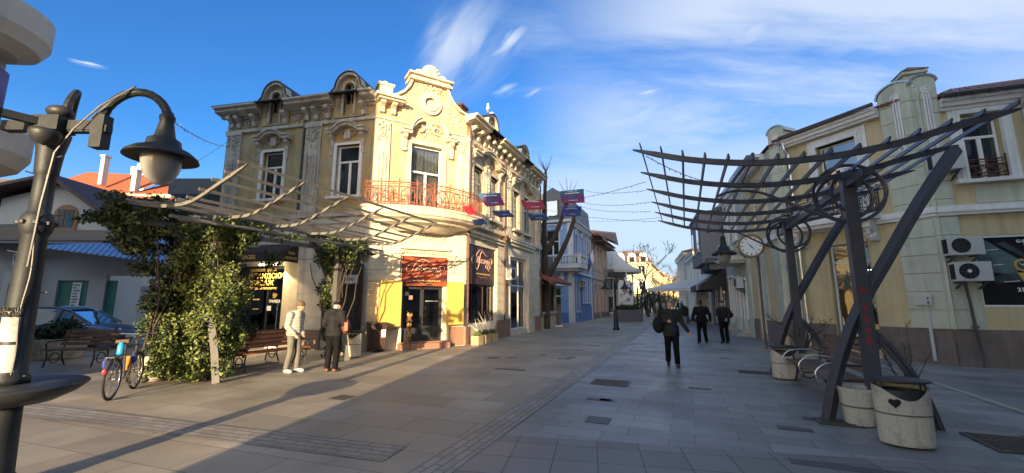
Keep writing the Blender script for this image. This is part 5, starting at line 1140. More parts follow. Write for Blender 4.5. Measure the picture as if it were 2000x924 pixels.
def pergola(label, P, m, side, arcs=True, rods=15, lantern_at=None, k_post=(0, 4.0), xr=1.3, nrod=None):
    """local x across the street (to the right), local y along the street"""
    t_ = thing('pergola', label, 'pergola', (P[0], P[1], 0), AR)
    ctrl = [(-2.96, 3.98), (-2.15, 3.71), (-1.3, 3.55), (-.5, 3.53), (.16, 3.60), (.72, 3.73), (xr, 3.84)]
    if side < 0: ctrl = [(-x if x < 0 else -x*1.25, z+.0) for x, z in ctrl][::-1]; ctrl = [(x*(.9 if x > 0 else 1), z+.10*(x > 2)) for x, z in ctrl]
    for i in range(6): b = MB(); c = fin(b, ctrl, -1.2+1.2*i, .08 if side > 0 else .066, .024 if side > 0 else .018); b.build('fin', m, t_)
    xs = [ctrl[0][0]+.12+(ctrl[-1][0]-ctrl[0][0]-.2)*(j/(rods-1)) for j in range(rods)]
    for x in xs:
        best = min(range(len(c)), key=lambda i: abs(c[i].x-x)); z = c[best].y+.055
        b = MB(); b.M = T(x, 0, z) @ Matrix.Rotation(.25*(-1 if x < 0 else 1), 4, 'Y'); b.box(-.010, .010, -1.32, 4.95, -.028, .03); b.build('rod', m, t_)
    b = MB(); b.box(-.055, .055, -.75, 5.0, 3.36, 3.46); b.build('ridge_beam', m, t_)
    s_ = side
    for k in k_post:
        b = MB(); b.box(-.08, .08, k-.08, k+.08, 0, 3.56); b.box(-.09, .09, k-.09, k+.09, 3.5, 3.6); b.build('post', m if side > 0 else 'post_grey', t_)
        b = MB(); pts = [(-.58*s_, k, 0), (-.43*s_, k, .6), (-.22*s_, k, 1.2), (0.02*s_, k, 1.72), (.35*s_, k, 2.3), (.78*s_, k, 3.05), (1.27*s_, k, 3.8)]
        cc = catmull(pts, 3); b.tube([tuple(v) for v in cc], .095, 4, flat=.85); b.build('slanted_leg', m if side > 0 else 'post_grey', t_)
        if arcs:
            for dx in (0, -.07):
                b = MB(); b.tube([tuple(v) for v in catmull([((.66+dx)*s_, k+.0, 0), ((.55+dx)*s_, k, .45), ((.38+dx)*s_, k, .85), ((.15+dx)*s_, k, 1.2), ((-.1+dx)*s_, k, 1.42)], 4)], .034, 8); b.build('arched_pipe', m, t_)
            for r_, cx, cz in ((.44, .0, 3.28), (.34, -.06, 3.22), (.33, .12, 3.3)):
                b = MB(); b.tube([(cx+r_*math.cos(a), k, cz+r_*math.sin(a)) for a in [2*PI*i/32 for i in range(32)]], .017, 6, closed=True, flat=1.6); b.build('ring', m, t_)
            b = MB(); b.tube([tuple(v) for v in catmull([(-1.75*s_, k, 3.42), (-1.5*s_, k, 3.48), (-1.1*s_, k, 3.4), (-.6*s_, k, 3.1), (-.2*s_, k, 2.9), (.02, k, 2.84)], 5)], .022, 6); b.build('curved_brace', m, t_)
    if lantern_at:
        x, y, z = lantern_at; b = MB(); b.tube([(x, y, z+.3), (x, y, z)], .015, 6); b.build('lantern_hanger', m, t_); lantern(t_, x, y, z, .9)
    return t_
pR = pergola('dark steel pergola with swept blades over the right bench, red graffiti on a post', (5.05, 5.97), 'pergola_paint', 1, lantern_at=(-1.33, 4.8, 3.42))
b = MB()
for z in (1.1, 1.25, 1.4, 1.55, 1.8): b.box(-.03-.02*rnd.random(), .03, -.085, -.0805, z, z+.05); b.box(-.02, .0, -.087, -.0851, z, z+.11)
mat('graffiti', (.22, .02, .03), .2, 5, .6, 0); b.build('graffiti', 'graffiti', pR)
pL = pergola('pale steel pergola overgrown with ivy in front of the ochre corner building', (-6.67, 9.1), 'pergola_pale', -1, arcs=False, rods=13, k_post=(0, 3.6), lantern_at=(-.08, 4.8, 3.72))
b = MB(); b.box(-.9, -.82, -1.1, 4.9, 3.3, 3.42); b.box(.5, .56, -1.2, 4.9, 3.3, 3.36); b.build('side_beam', 'pergola_pale', pL)

# ---------------------------------------------------------------- leaves
def leaves(name, m, parent, sampler, n, size, seed=1, up=.3):
    r_ = random.Random(seed); vs = []; fs = []
    for i in range(n):
        c = Vector(sampler(r_)); q = Vector((r_.gauss(0, 1), r_.gauss(0, 1), r_.gauss(0, 1)+up)).normalized(); u = q.orthogonal().normalized(); u.rotate(Matrix.Rotation(r_.uniform(0, 2*PI), 3, q)); w = q.cross(u)
        s_ = size*r_.uniform(.6, 1.35); o = len(vs)
        vs += [c-u*s_, c+w*s_*.55+q*s_*.15, c+u*s_, c-w*s_*.55+q*s_*.15]; fs += [(o, o+1, o+2), (o, o+2, o+3)]
    me = bpy.data.meshes.new(name); me.from_pydata([tuple(v) for v in vs], [], fs); me.materials.append(M[m]); me.update()
    o = bpy.data.objects.new(name, me); COL.objects.link(o); o.parent = parent; return o
def clumps(cs, r_):
    tot = sum(c[3]*c[4]*c[5] for c in cs)
    def f(rn):
        t = rn.uniform(0, tot)
        for c in cs:
            t -= c[3]*c[4]*c[5]
            if t <= 0: break
        while True:
            v = Vector((rn.uniform(-1, 1), rn.uniform(-1, 1), rn.uniform(-1, 1)))
            if .25 < v.length < 1: break
        v = v*(.55+.45*rn.random()**.5)
        return (c[0]+v.x*c[3], c[1]+v.y*c[4], c[2]+v.z*c[5])
    return f
def vine(name, label, cat_, P, cs, n, size, seed, stems, dark=.5, group=None, seed2=0):
    t_ = thing(name, label, cat_, (P[0], P[1], 0), AR)
    r_ = random.Random(seed); sub = []
    for c in cs:                                        # break each mass into uneven lumps
        k = max(3, int(9*(c[3]*c[4]*c[5])**.4*3))
        for i in range(k):
            v = Vector((r_.gauss(0, .5), r_.gauss(0, .5), r_.gauss(0, .5))); q = r_.uniform(.25, .5)
            sub.append((c[0]+v.x*c[3], c[1]+v.y*c[4], max(.1, c[2]+v.z*c[5]), min(c[3], .6)*q+.06, min(c[4], .6)*q+.06, min(c[5], .6)*q+.06))
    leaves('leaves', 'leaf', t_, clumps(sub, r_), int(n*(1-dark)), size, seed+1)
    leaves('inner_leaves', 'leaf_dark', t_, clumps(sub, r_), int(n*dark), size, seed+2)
    b = MB()
    for i in range(stems):
        c = r_.choice(cs); p0 = Vector((r_.uniform(-.12, .12), r_.uniform(-.1, .1), 0)); p1 = Vector((c[0]+r_.uniform(-1, 1)*c[3], c[1]+r_.uniform(-1, 1)*c[4], c[2]+c[5]*r_.uniform(-.2, .9)))
        if p1.z < .6: p1.z += 1
        pts = [p0.lerp(p1, t)+Vector((r_.uniform(-.1, .1), r_.uniform(-.1, .1), 0))*(0 if t in (0, 1) else 1) for t in [j/6 for j in range(7)]]; b.tube(pts, [.03*(1-j/9) for j in range(7)], 5)
    b.build('stems', 'bark', t_); return t_
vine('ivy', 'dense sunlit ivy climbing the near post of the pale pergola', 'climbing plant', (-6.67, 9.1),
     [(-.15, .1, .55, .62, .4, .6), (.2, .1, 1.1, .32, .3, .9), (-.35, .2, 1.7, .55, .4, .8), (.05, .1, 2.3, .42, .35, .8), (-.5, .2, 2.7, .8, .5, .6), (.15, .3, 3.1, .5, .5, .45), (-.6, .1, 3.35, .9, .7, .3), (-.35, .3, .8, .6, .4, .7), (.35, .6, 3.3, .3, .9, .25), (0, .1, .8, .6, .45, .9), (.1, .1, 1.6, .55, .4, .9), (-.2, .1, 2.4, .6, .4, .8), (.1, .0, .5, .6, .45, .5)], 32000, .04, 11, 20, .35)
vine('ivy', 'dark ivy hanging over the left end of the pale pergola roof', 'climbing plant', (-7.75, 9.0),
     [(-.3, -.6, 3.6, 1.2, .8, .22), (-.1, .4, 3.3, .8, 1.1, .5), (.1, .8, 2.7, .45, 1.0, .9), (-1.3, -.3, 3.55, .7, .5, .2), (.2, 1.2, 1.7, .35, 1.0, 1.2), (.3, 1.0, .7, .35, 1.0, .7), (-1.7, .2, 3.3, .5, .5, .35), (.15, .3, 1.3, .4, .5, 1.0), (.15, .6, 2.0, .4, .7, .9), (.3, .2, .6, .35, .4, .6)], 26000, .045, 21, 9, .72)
vine('ivy', 'ivy climbing the far post of the pale pergola behind the man in black', 'climbing plant', (-5.27, 12.42),
     [(-.35, .1, 2.9, .7, .45, .55), (.1, .1, 3.3, .8, .6, .25), (-.45, .3, 2.2, .4, .4, .7), (-.35, .3, 1.4, .35, .35, .7), (.5, .2, 3.1, .35, .3, .3), (-.6, .5, .7, .4, .4, .6)], 12000, .04, 31, 14, .4)
vine('shrub', 'dark shrub in the shade behind the parked bicycle', 'shrub', (-8.0, 10.0), [(0, 0, .85, .4, .4, .4), (.3, -.1, 1.1, .25, .3, .2), (-.3, .2, .8, .3, .3, .3)], 2600, .05, 41, 6, .8)

# ---------------------------------------------------------------- street furniture
def bench(label, x, y, rz, L=1.9, slat='wood_orange', metal='iron', back=True, group=None, rail=False, ns=(4, 4)):
    t_ = thing('park_bench', label, 'bench', (x, y, 0), rz, group)
    for i in range(ns[0]): b = MB(); b.box(-L/2, L/2, -.02-.115*i-.1, -.02-.115*i, .43, .465); b.build('seat_slat', slat, t_, bevel=.006)
    for i in range(ns[1]):
        b = MB(); b.M = T(0, .03+.035*i, .52+.105*i) @ Matrix.Rotation(R(-12), 4, 'X'); b.box(-L/2, L/2, -.015, .015, 0, .085); b.build('back_slat', slat, t_, bevel=.006)
    for s_ in (-1, 1):
        x0 = s_*(L/2-.1); b = MB(); b.tube([(x0, -.46, 0), (x0, -.40, .25), (x0, -.42, .42), (x0, 0, .42), (x0, .03, .5), (x0, .17, .98)], .02, 6); b.tube([(x0, .1, 0), (x0, 0, .2), (x0, -.02, .42)], .02, 6); b.tube([(x0, -.42, .42), (x0, -.47, .58), (x0, -.4, .66), (x0, .04, .66)], .018, 6)
        b.tube([(x0, -.2+.13*math.cos(a), .22+.13*math.sin(a)) for a in [2*PI*i/12 for i in range(12)]], .014, 5, closed=True); b.tube([(x0, -.4, .2), (x0, 0, .2)], .014, 5); b.build('side_frame', 'metal_dark' if not rail else 'chrome', t_)
    return t_
nR = math.atan2(ND.y, ND.x)
bench('orange wooden bench in the sun between the posts of the pale pergola', -6.35, 10.95, R(90)+AR+PI-PI, 1.9)
bench('second bench standing back to back behind the orange bench', -7.05, 11.3, AR-R(90), 1.9, 'wood_brown')
bench('dark park bench in shade in front of the parked car', -11.45, 11.35, R(4), 1.35, 'wood_brown')
tb = bench('brown slatted bench with curved steel armrests under the dark pergola', 6.05, 7.85, AR-R(90)+R(2), 2.5, 'wood_brown', ns=(5, 5))
b = MB()
for x0 in (-1.05, .1, 1.05):
    b.tube([tuple(v) for v in catmull([(x0, -.62, .35), (x0, -.66, .52), (x0, -.5, .66), (x0, -.2, .68), (x0, .05, .62)], 5)], .013, 8)
b.build('armrest', 'galv', tb)
def planter(label, x, y, r, h, m='bin_stone', band=True, plant=None, oval=1.0, rz=0, cat_='planter', name='stone_planter', group=None):
    t_ = thing(name, label, cat_, (x, y, 0), rz, group)
    b = MB(); b.lathe([(0, .02), (r*.78, .02), (r*.80, .05), (r*.97, h*.9), (r, h-.04), (r, h), (r*.88, h), (r*.86, h-.08), (0, h-.08)], 32, (0, 0, 0), 1, oval); b.build('bowl', m, t_)
    if band: b = MB(); b.lathe([(r*.885, h*.50), (r*.90, h*.50), (r*.905, h*.545), (r*.89, h*.545)], 32, (0, 0, 0), 1.01, oval*1.01); b.build('band', 'bin_band', t_)
    b = MB(); b.lathe([(0, h-.07), (r*.86, h-.07)], 20, (0, 0, 0), 1, oval); b.build('soil', 'wood_dark', t_)
    if plant:
        leaves('foliage', plant, t_, clumps([(0, 0, h+.18, r*.9, r*.9*oval, .3), (r*.3, 0, h+.35, r*.5, r*.5, .3), (-r*.4, .1, h+.3, r*.5, r*.5, .25)], None), 1800, .05, int(abs(x)*100))
    return t_
def bin_(label, x, y, w, d, h, rz=0, heart=False, m='bin_stone'):
    t_ = thing('litter_bin', label, 'litter bin', (x, y, 0), rz, 'oval stone litter bins and planters')
    b = MB(); n = 36; V = []
    lev = [(.90, .03, 0), (.93, .06, 0), (.95, h*.5, 0), (.96, h*.74, 0), (.97, h*.94, 1), (.90, h*.93, 1), (.84, h*.6, 0)]
    for k, z, dip in lev:
        for i in range(n):
            a = 2*PI*i/n; zz = z
            if dip: zz = z-.2*h*max(0, math.cos(a+PI/2))**3
            V.append((w/2*k*math.cos(a), d/2*k*math.sin(a), zz))
    b.add(V, [(j*n+i, j*n+(i+1) % n, (j+1)*n+(i+1) % n, (j+1)*n+i) for j in range(len(lev)-1) for i in range(n)]+[tuple(range(n))[::-1]]); b.build('body', m, t_)
    b = MB(); b.lathe([(0, h), (w/2, h), (w/2+.02, h+.012), (w/2+.02, h+.03), (w/2-.1, h+.045), (0, h+.05)], 36, (0, 0, 0), 1.0, d/w); b.build('lid', 'metal_dark', t_)
    b = MB(); b.lathe([(w/2*.954, h*.5), (w/2*.966, h*.5), (w/2*.968, h*.525), (w/2*.957, h*.525)], 36, (0, 0, 0), 1, d/w); b.build('band', 'bin_band', t_)
    b = MB()
    for a in (.3, PI-.3, PI+.5, 2*PI-.5): b.tube([(w*.42*math.cos(a), d*.42*math.sin(a), h*.85), (w*.42*math.cos(a), d*.42*math.sin(a), h)], .012, 6)
    b.lathe([(w*.36, h*.3), (w*.39, h*.88), (w*.37, h*.88), (w*.34, h*.3)], 24, (0, 0, 0), 1, d/w); b.build('liner', 'metal_dark', t_)
    if heart:
        pts = []
        for i in range(24):
            t = 2*PI*i/24; pts.append((.0036*16*math.sin(t)**3-.14, h*.70+.0036*(13*math.cos(t)-5*math.cos(2*t)-2*math.cos(3*t)-math.cos(4*t))))
        b = MB(); b.prism(pts, -d*.485, -d*.43); b.build('heart_mark', 'black', t_)
    return t_
bin_('large oval speckled stone litter bin with a painted black heart, nearest at right', 4.66, 5.15, .56, .40, .73, R(-20), True)
planter('round stone planter with a dark band behind the bin with the heart', 4.80, 5.98, .215, .50)
bin_('oval stone litter bin at the far end of the bench under the dark pergola', 6.02, 9.35, .56, .4, .68, R(-20))
pt = planter('stone planter with a bare thorny bush beside the far oval bin', 6.7, 9.72, .3, .52)
bin_('white oval litter bin in the sun behind the man with the black jacket', -4.85, 12.95, .46, .36, .76, R(-10), m='rust_stone')
planter('pale planter half hidden behind the far pergola post', -5.45, 13.3, .22, .7, 'rust_stone')
planter('stone planter with a dark band behind the bicycle', -7.72, 9.15, .27, .54)
planter('large round concrete planter with a dark bush behind the lamp post', -13.6, 12.6, .72, .6, plant='leaf_dark', band=False)
hb = thing('wheelie_bin', 'dark brown rubbish bin against the sunny wall left of the bakery door', 'rubbish bin', (-4.62, 14.35, 0), R(25))
b = MB(); b.add([(-.26,-.3,.08),(.26,-.3,.08),(.26,.2,.08),(-.26,.2,.08),(-.3,-.36,.92),(.3,-.36,.92),(.3,.28,.92),(-.3,.28,.92)], [(0,3,2,1),(4,5,6,7),(0,1,5,4),(1,2,6,5),(2,3,7,6),(3,0,4,7)]); b.build('body', 'wood_dark', hb, bevel=.02)
b = MB(); b.box(-.32, .32, -.38, .32, .925, .98); b.build('lid', 'wood_dark', hb, bevel=.02)
for s_ in (-1, 1): b = MB(); b.M = T(s_*.24, .2, .1) @ Matrix.Rotation(PI/2, 4, 'Y'); b.lathe([(0, -.03), (.1, -.03), (.1, .03), (0, .03)], 14); b.build('wheel', 'black', hb)
b = MB(); b.box(.1, .24, -.365, -.355, .5, .75); b.build('sticker', 'white_print', hb)
# awning of the massage shop
ma = thing('massage_awning', 'dark awning with THAI MASSAGE lettering over the massage shop door', 'awning', (root[0], root[1], 0))
b = MB(FL); x0, x1 = .38, 4.6
b.add([(x0,0,3.82),(x1,0,3.82),(x1,-.75,3.42),(x0,-.75,3.42),(x0,-.75,3.08),(x1,-.75,3.08),(x0,0,3.08),(x1,0,3.08),(x0+.8,-.75,3.42)], [(0,3,2,1),(3,4,5,2),(1,2,5,7),(0,6,4,3)]); b.build('fabric', 'awning', ma)
text('THAI HEALTH MASSAGES', .21, 'lettering', 'gold_print', ma, FL, 2.25, -.757, 3.25, sx=1.0, bold=.003); text('THAI', .16, 'lettering', 'gold_print', ma, FL, 4.1, -.757, 3.34, bold=.002) if False else None
G = FL @ T(4.6, -.375, 3.3) @ Matrix.Rotation(PI/2, 4, 'Z')
text('THAI', .15, 'lettering', 'gold_print', ma, G, 0, -.008, .1, bold=.002); text('MASSAGE', .13, 'lettering', 'gold_print', ma, G, 0, -.008, -.08, bold=.002)
Gt = FL @ T(2.2, -.40, 3.625) @ Matrix.Rotation(R(-62), 4, 'X')
text('THAIRA', .24, 'lettering', 'blue_print', ma, Gt, -.1, -.012, -.16, shear=.4, bold=.003)
b = MB(Gt)
for i in range(3): b.tube([(.35+.2*i+.16*math.cos(t), -.015, .17+.07*math.sin(t)) for t in [k*.7 for k in range(9)]], .01, 4, closed=True)
b.build('emblem', 'gold_print', ma)
b = MB(FL)
for x in (3.25, 3.85): b.lathe([(0, 3.06), (.07, 3.06), (.09, 3.0), (0, 2.995)], 12, (x, -.25, 0))
sp = b.build('spotlights', 'lamp_warm', ma)
for x in (3.25, 3.85):
    l = bpy.data.lights.new('awning_spot', 'SPOT'); l.energy = 45; l.color = (1, .72, .38); l.spot_size = R(120); l.shadow_soft_size = .06
    o = bpy.data.objects.new('awning_spot', l); COL.objects.link(o); o.parent = ma; o.matrix_local = FL @ T(x, -.3, 2.96)
# bakery signs
wavemat('sign_red', (.35, .075, .03), (.06, .015, .02), 'Z', .55, .45, 0, dist=9); mat('sign_dark', (.05, .028, .04), .35, 1.2, .45, 0, stain=(.22, .07, .04), stamt=.6, stscale=1.0)
def bakery_sign(F, x0, x1, z0, z1, m, label, name='shop_sign', y=-.06, cz=None, s_=1.0):
    t_ = thing(name, label, 'shop sign', (root[0], root[1], 0)); b = MB(F); b.box(x0, x1, y-.04, y, z0, z1); b.build('panel', m, t_)
    cx = (x0+x1)/2+.1*s_; cz = cz or (z0+z1)/2+.1*s_
    L_ = text('Bocamo', .34*s_, 'lettering', 'pink_print', t_, F, cx, y-.045, cz, shear=.5, sx=.95)
    b = MB(F)
    def sw(pts, r_=.011): b.tube([(cx+p[0]*s_, y-.05, cz+p[1]*s_) for p in catmull(pts, 5)], r_*s_, 4)
    sw([(-.32, .3, 0), (-.5, .18, 0), (-.62, -.1, 0), (-.5, -.33, 0), (-.35, -.2, 0), (-.22, .2, 0), (-.08, .33, 0), (.02, .27, 0)])
    sw([(-.75, .12, 0), (-.85, 0, 0), (-.8, -.14, 0), (-.7, -.1, 0)]); sw([(-.5, .2, 0), (-.2, .38, 0), (.2, .2, 0), (.3, .2, 0)])
    sw([(.5, .1, 0), (.68, .12, 0), (.7, -.02, 0), (.55, -.12, 0), (.3, -.12, 0), (.2, -.2, 0), (.35, -.28, 0), (.55, -.22, 0), (.5, -.12, 0), (.35, -.2, 0), (.45, -.33, 0)])
    b.build('flourish', 'pink_print', t_)
    b = MB(F)
    for i in range(15): x = cx-.55*s_+i*.075*s_; b.box(x, x+.05*s_, y-.046, y-.041, cz-.49*s_-.01*(i % 2), cz-.455*s_+.006*(i % 3))
    b.tube([(cx+p*s_, y-.045, cz-.58*s_+.03*s_*math.sin(p*14)) for p in [-.3+.05*i for i in range(13)]], .008, 4); b.build('small_print', 'gold_print', t_)
bakery_sign(FC, 1.2, 2.94, 2.26, 3.34, 'sign_red', 'red and brown bakery sign with cursive lettering over the corner entrance', s_=.95)
bakery_sign(FS, .3, 2.95, 2.40, 4.03, 'sign_dark', 'tall dark bakery sign with cursive lettering in the street side window', y=.1, s_=1.25, cz=3.45)
for x0, x1, lb in ((.42, 1.16, 'bright yellow menu box on the wall left of the bakery door'), (2.97, 3.58, 'ochre yellow menu box on the wall right of the bakery door')):
    t_ = thing('menu_box', lb, 'sign', (root[0], root[1], 0)); b = MB(FC); b.box(x0, x1, -.34, -.035, .82, 2.42); b.build('box', 'yellow_panel', t_, bevel=.008)
    b = MB(FC)
    for z in (1.22, 1.62, 2.02): b.box(x0+.01, x1-.01, -.343, -.34, z, z+.008)
    b.build('joint_lines', 'yellow_panel_side', t_)
    for z in (1.05, 1.42, 1.82, 2.22):
        b = MB(FC); b.tube([((x0+x1)/2-.2+i*.028, -.343, z+.025*math.sin(i*1.9+z*5)) for i in range(15)], .004, 3); b.build('script_line', 'yellow_panel_side', t_)
t_ = thing('notice_board', 'small dark framed notice on the wall right of the ochre menu box', 'notice', (root[0], root[1], 0)); b = MB(FC); b.box(3.6, 3.74, -.06, -.035, 1.45, 1.85); b.build('frame', 'black', t_); b = MB(FC); b.box(3.62, 3.72, -.064, -.061, 1.5, 1.7); b.build('paper', 'paper', t_)
# food picture above the side shop
fp = thing('food_sign', 'board with salad pictures above the side shop window behind the ivy', 'shop sign', (root[0], root[1], 0))
b = MB(FL); b.box(5.6, 7.3, -.1, -.035, 3.36, 4.1); b.build('panel', 'stone_grey', fp)
b = MB(FL); b.disc_y((6.2, 3.72), .3, -.12, 20, .018); b.disc_y((6.85, 3.55), .3, -.12, 20, .018); b.build('plate', 'white_trim', fp)
b = MB(FL)
for i in range(14): b.blob((6.2+rnd.uniform(-.2, .2), -.13, 3.72+rnd.uniform(-.15, .2)), (.07, .02, .05), 6); b.blob((6.85+rnd.uniform(-.2, .2), -.13, 3.5+rnd.uniform(-.15, .2)), (.07, .02, .05), 6)
b.build('salad', 'curtain_green', fp)
b = MB(FL)
for i in range(8): b.blob((6.85+rnd.uniform(-.2, .2), -.14, 3.6+rnd.uniform(-.1, .2)), (.06, .02, .05), 6)
b.build('tomatoes', 'iron_red', fp)
# plant boxes along the street side
for i, x in enumerate((.15, .85, 1.55)):
    p = FS @ Vector((x+.3, -.38, 0)); t_ = thing('wooden_flower_box', ['leftmost wooden flower box with a white twig tree by the bakery window', 'middle wooden flower box by the bakery window', 'rightmost wooden flower box with white sticks by the bakery window'][i], 'flower box', (p.x+root[0], p.y+root[1], 0), math.atan2(.924, .383), 'wooden boxes below the bakery window')
    b = MB(); b.box(-.25, .25, -.16, .16, 0, .34); b.build('box', 'ochre', t_, bevel=.01); leaves('plants', 'leaf', t_, clumps([(0, 0, .42, .25, .16, .14)], None), 260, .04, 60+i)
    b = MB()
    for k in range(9): a = rnd.uniform(0, 6.28); l_ = rnd.uniform(.5, 1.05); q = Vector((math.cos(a)*.22, math.sin(a)*.14, 0)); b.tube([(0, 0, .3), tuple(q*.3+Vector((0, 0, .35+l_*.4))), tuple(q*2.2+Vector((0, 0, .3+l_)))], [.012, .008, .004], 5)
    b.build('white_twigs', 'white_trim', t_)
t_ = thing('plant_stand', 'thin metal plant stand with yellow flowers left of the bakery door', 'plant stand', (-3.7, 14.75, 0)); b = MB(); b.tube([(0, 0, 0), (0, 0, 1.35)], .012, 6); b.tube([(.14, 0, 0), (.14, 0, 1.3)], .012, 6)
for z in (.3, .65, 1.0): b.box(-.02, .2, -.08, .08, z, z+.015)
b.build('frame', 'iron_rust', t_)
for z in (.33, .68, 1.03): b = MB(); b.lathe([(.04, z), (.07, z+.1), (.065, z+.1), (0, z+.09)], 10, (.08, 0, 0)); p_ = b.build('flower_pot', 'iron_red', t_); leaves('flowers', 'yellow_panel', p_, clumps([(.08, 0, z+.18, .1, .08, .08)], None), 60, .03, int(z*50))
# ---------------------------------------------------------------- buildings further down the left side
mat('blue_wall', (.20, .30, .50), .07, 1.5, .85, .12, stain=(.26, .34, .48), stamt=.3); mat('blue_wall_dark', (.10, .18, .38), .07, 2, .85, .12); mat('pink_wall', (.40, .29, .22), .1, 1.6, .85, .15, stain=(.33, .26, .22), stamt=.4)
mat('far_yellow', (.66, .50, .20), .06, .5, .85, .1); mat('far_lemon', (.62, .54, .30), .06, .5, .85, .1); mat('far_orange', (.60, .36, .18), .08, .5, .85, .1); mat('far_pink', (.55, .34, .24), .08, .5, .85, .1); mat('canvas', (.46, .44, .40), .07, 2, .85, .1)
mat('slate', (.10, .10, .12), .15, 1, .6, .1)
BK = Vector((4.9, 33.2, 0))
bl = thing('blue_house', 'pale blue two storey house with a dark attic, white balustrade balcony and arched windows', 'building', (BK.x, BK.y, 0))
FB = frame(BK, SD, (BK.x, BK.y)); FBf = frame(BK-ND*4.2, ND, (BK.x, BK.y))
opb = [(.9, 1.7, 5.4, 7.3), (3.2, 4.0, 5.4, 7.3), (5.2, 6.0, 5.4, 7.3), (1.0, 1.9, .9, 3.3), (3.4, 4.2, 1.6, 3.6), (5.2, 6.0, 1.6, 3.6)]
b = MB(FB); b.wall(0, 7.2, 0, 8.2, opb, .2); b.add([(7.2,0,0),(7.2,8,0),(7.2,8,8.2),(7.2,0,8.2)], [(0,1,2,3)]); b.build('street_wall', 'blue_wall', bl)
opf = [(2.0, 3.1, 4.75, 7.6), (2.0, 3.2, .8, 2.8)]
b = MB(FBf); b.wall(0, 4.2, 0, 8.4, opf, .2); b.build('front_wall', 'blue_wall', bl)
b = MB(FB); b.box(.001, 1.0, -.05, -.001, 0, 1.3); b.box(1.9, 7.2, -.05, -.001, 0, 1.3); joints(b, 1.95, 3.3, 1.3, 4, .3, -.03); b.build('street_plinth', 'blue_wall_dark', bl)
b = MB(FBf); b.box(0, 4.2, -.05, -.001, 0, .8); b.build('front_plinth', 'blue_wall_dark', bl)
for F_, ops in ((FB, opb), (FBf, opf)):
    for o in ops: window(bl, F_, *o, glass='glass', curt=False, trans=.66)
b = MB(FB)
for o in opb:
    a, c, z0, z1 = o
    if z0 > 5: b.band([((a+c)/2+(c-a)*.72*math.cos(t), z1-.02+(c-a)*.6*math.sin(t)) for t in [PI-PI*i/10 for i in range(11)]], .16, -.14, -.001); b.prism([((a+c)/2+(c-a)*.5*math.cos(t), z1+(c-a)*.42*math.sin(t)) for t in [PI*i/10 for i in range(11)]], -.05, -.002)
    b.box(a-.12, a-.001, -.08, .05, z0, z1); b.box(c+.001, c+.12, -.08, .05, z0, z1); b.box(a-.2, c+.2, -.16, .04, z0-.12, z0-.001)
b.box(0, 7.2, -.16, -.003, 3.95, 4.15); b.box(-.02, 7.25, -.3, -.004, 8.0, 8.2); b.box(-.05, 7.25, -.45, -.005, 8.2, 8.3)
for i in range(26): b.box(.1+i*.28, .22+i*.28, -.26, -.006, 7.8, 7.999)
for x in (-.02, 6.8): b.box(x, x+.35, -.1, -.007, 0, 8)
b.build('street_mouldings', 'white_render', bl)
b = MB(FBf); b.box(3.85, 4.19, -.09, -.001, 0, 8.2); b.box(0, 4.2, -.3, -.004, 8.2, 8.4); b.band([(2.55+.9*math.cos(t), 7.55+.5*math.sin(t)) for t in [PI-PI*i/10 for i in range(11)]], .14, -.1, -.001); b.box(1.85, 1.999, -.08, .05, 4.7, 7.6); b.box(3.101, 3.25, -.08, .05, 4.7, 7.6); b.build('front_mouldings', 'white_render', bl)
# balcony wrapping the corner
b = MB(FBf); b.prismz([(1.3, 0), (1.3, -1.0), (5.1, -1.0), (5.1, 1.6), (4.2, 1.6), (4.2, 0)], 4.3, 4.55); b.prismz([(1.6, 0), (1.6, -.8), (4.9, -.8), (4.9, 1.4), (4.2, 1.4), (4.2, 0)], 4.1, 4.3)
b.box(1.3, 5.1, -1.0, -.8, 5.25, 5.4); b.box(4.9, 5.1, -.8, 1.6, 5.25, 5.4); b.box(1.3, 5.1, -1.0, -.8, 4.55, 4.66); b.box(4.9, 5.1, -.8, 1.6, 4.55, 4.66)
for x, y in ((1.4, -.9), (3.2, -.9), (5.0, -.9), (5.0, 1.5)): b.box(x-.12, x+.12, y-.12, y+.12, 4.55, 5.42)
bb = b.build('balcony', 'white_render', bl)
b = MB(FBf)
for i in range(14):
    x = 1.65+i*.25
    if abs(x-3.2) > .1: b.lathe([(.05, 4.66), (.09, 4.8), (.08, 4.92), (.04, 5.08), (.06, 5.2), (.06, 5.25)], 8, (x, -.9, 0))
for i in range(8): b.lathe([(.05, 4.66), (.09, 4.8), (.08, 4.92), (.04, 5.08), (.06, 5.2), (.06, 5.25)], 8, (5.0, -.55+i*.25, 0))
b.build('balusters', 'white_render', bb)
b = MB(FBf); b.prism([(.2, 8.4), (4.4, 8.4), (4.25, 10.1), (2.6, 11.3), (.6, 10.2)], .1, 6.5); at = b.build('attic', 'slate', bl)
b = MB(FBf); b.box(2.1, 3.0, .04, .099, 8.8, 10.1); b.build('attic_window', 'glass_mirror', at); b = MB(FBf); b.box(2.0, 2.1, .02, .099, 8.7, 10.2); b.box(3.0, 3.1, .02, .099, 8.7, 10.2); b.build('attic_window_frame', 'wood_brown', at)
b = MB(FB); b.add([(0, 0, 8.3), (7.3, 0, 8.3), (7.3, 4, 10.2), (2.2, 3, 10.6)], [(0, 1, 2, 3)]); b.build('roof', 'gutter', bl)
b = MB(FB)
for x in (.25, 7.1): b.tube([(x, -.15, 8.1), (x, -.13, 4), (x, -.13, .1)], .05, 8)
b.build('downpipes', 'blue_wall_dark', bl)
ac(FB, tuple(BK), 1.0, 5.3, .7, .5, 'small air conditioner below an arched window of the pale blue house', y=-.1)
ac(FB, tuple(BK), 2.1, 2.9, .8, .6, 'white air conditioner on the ground storey of the pale blue house', y=-.1)
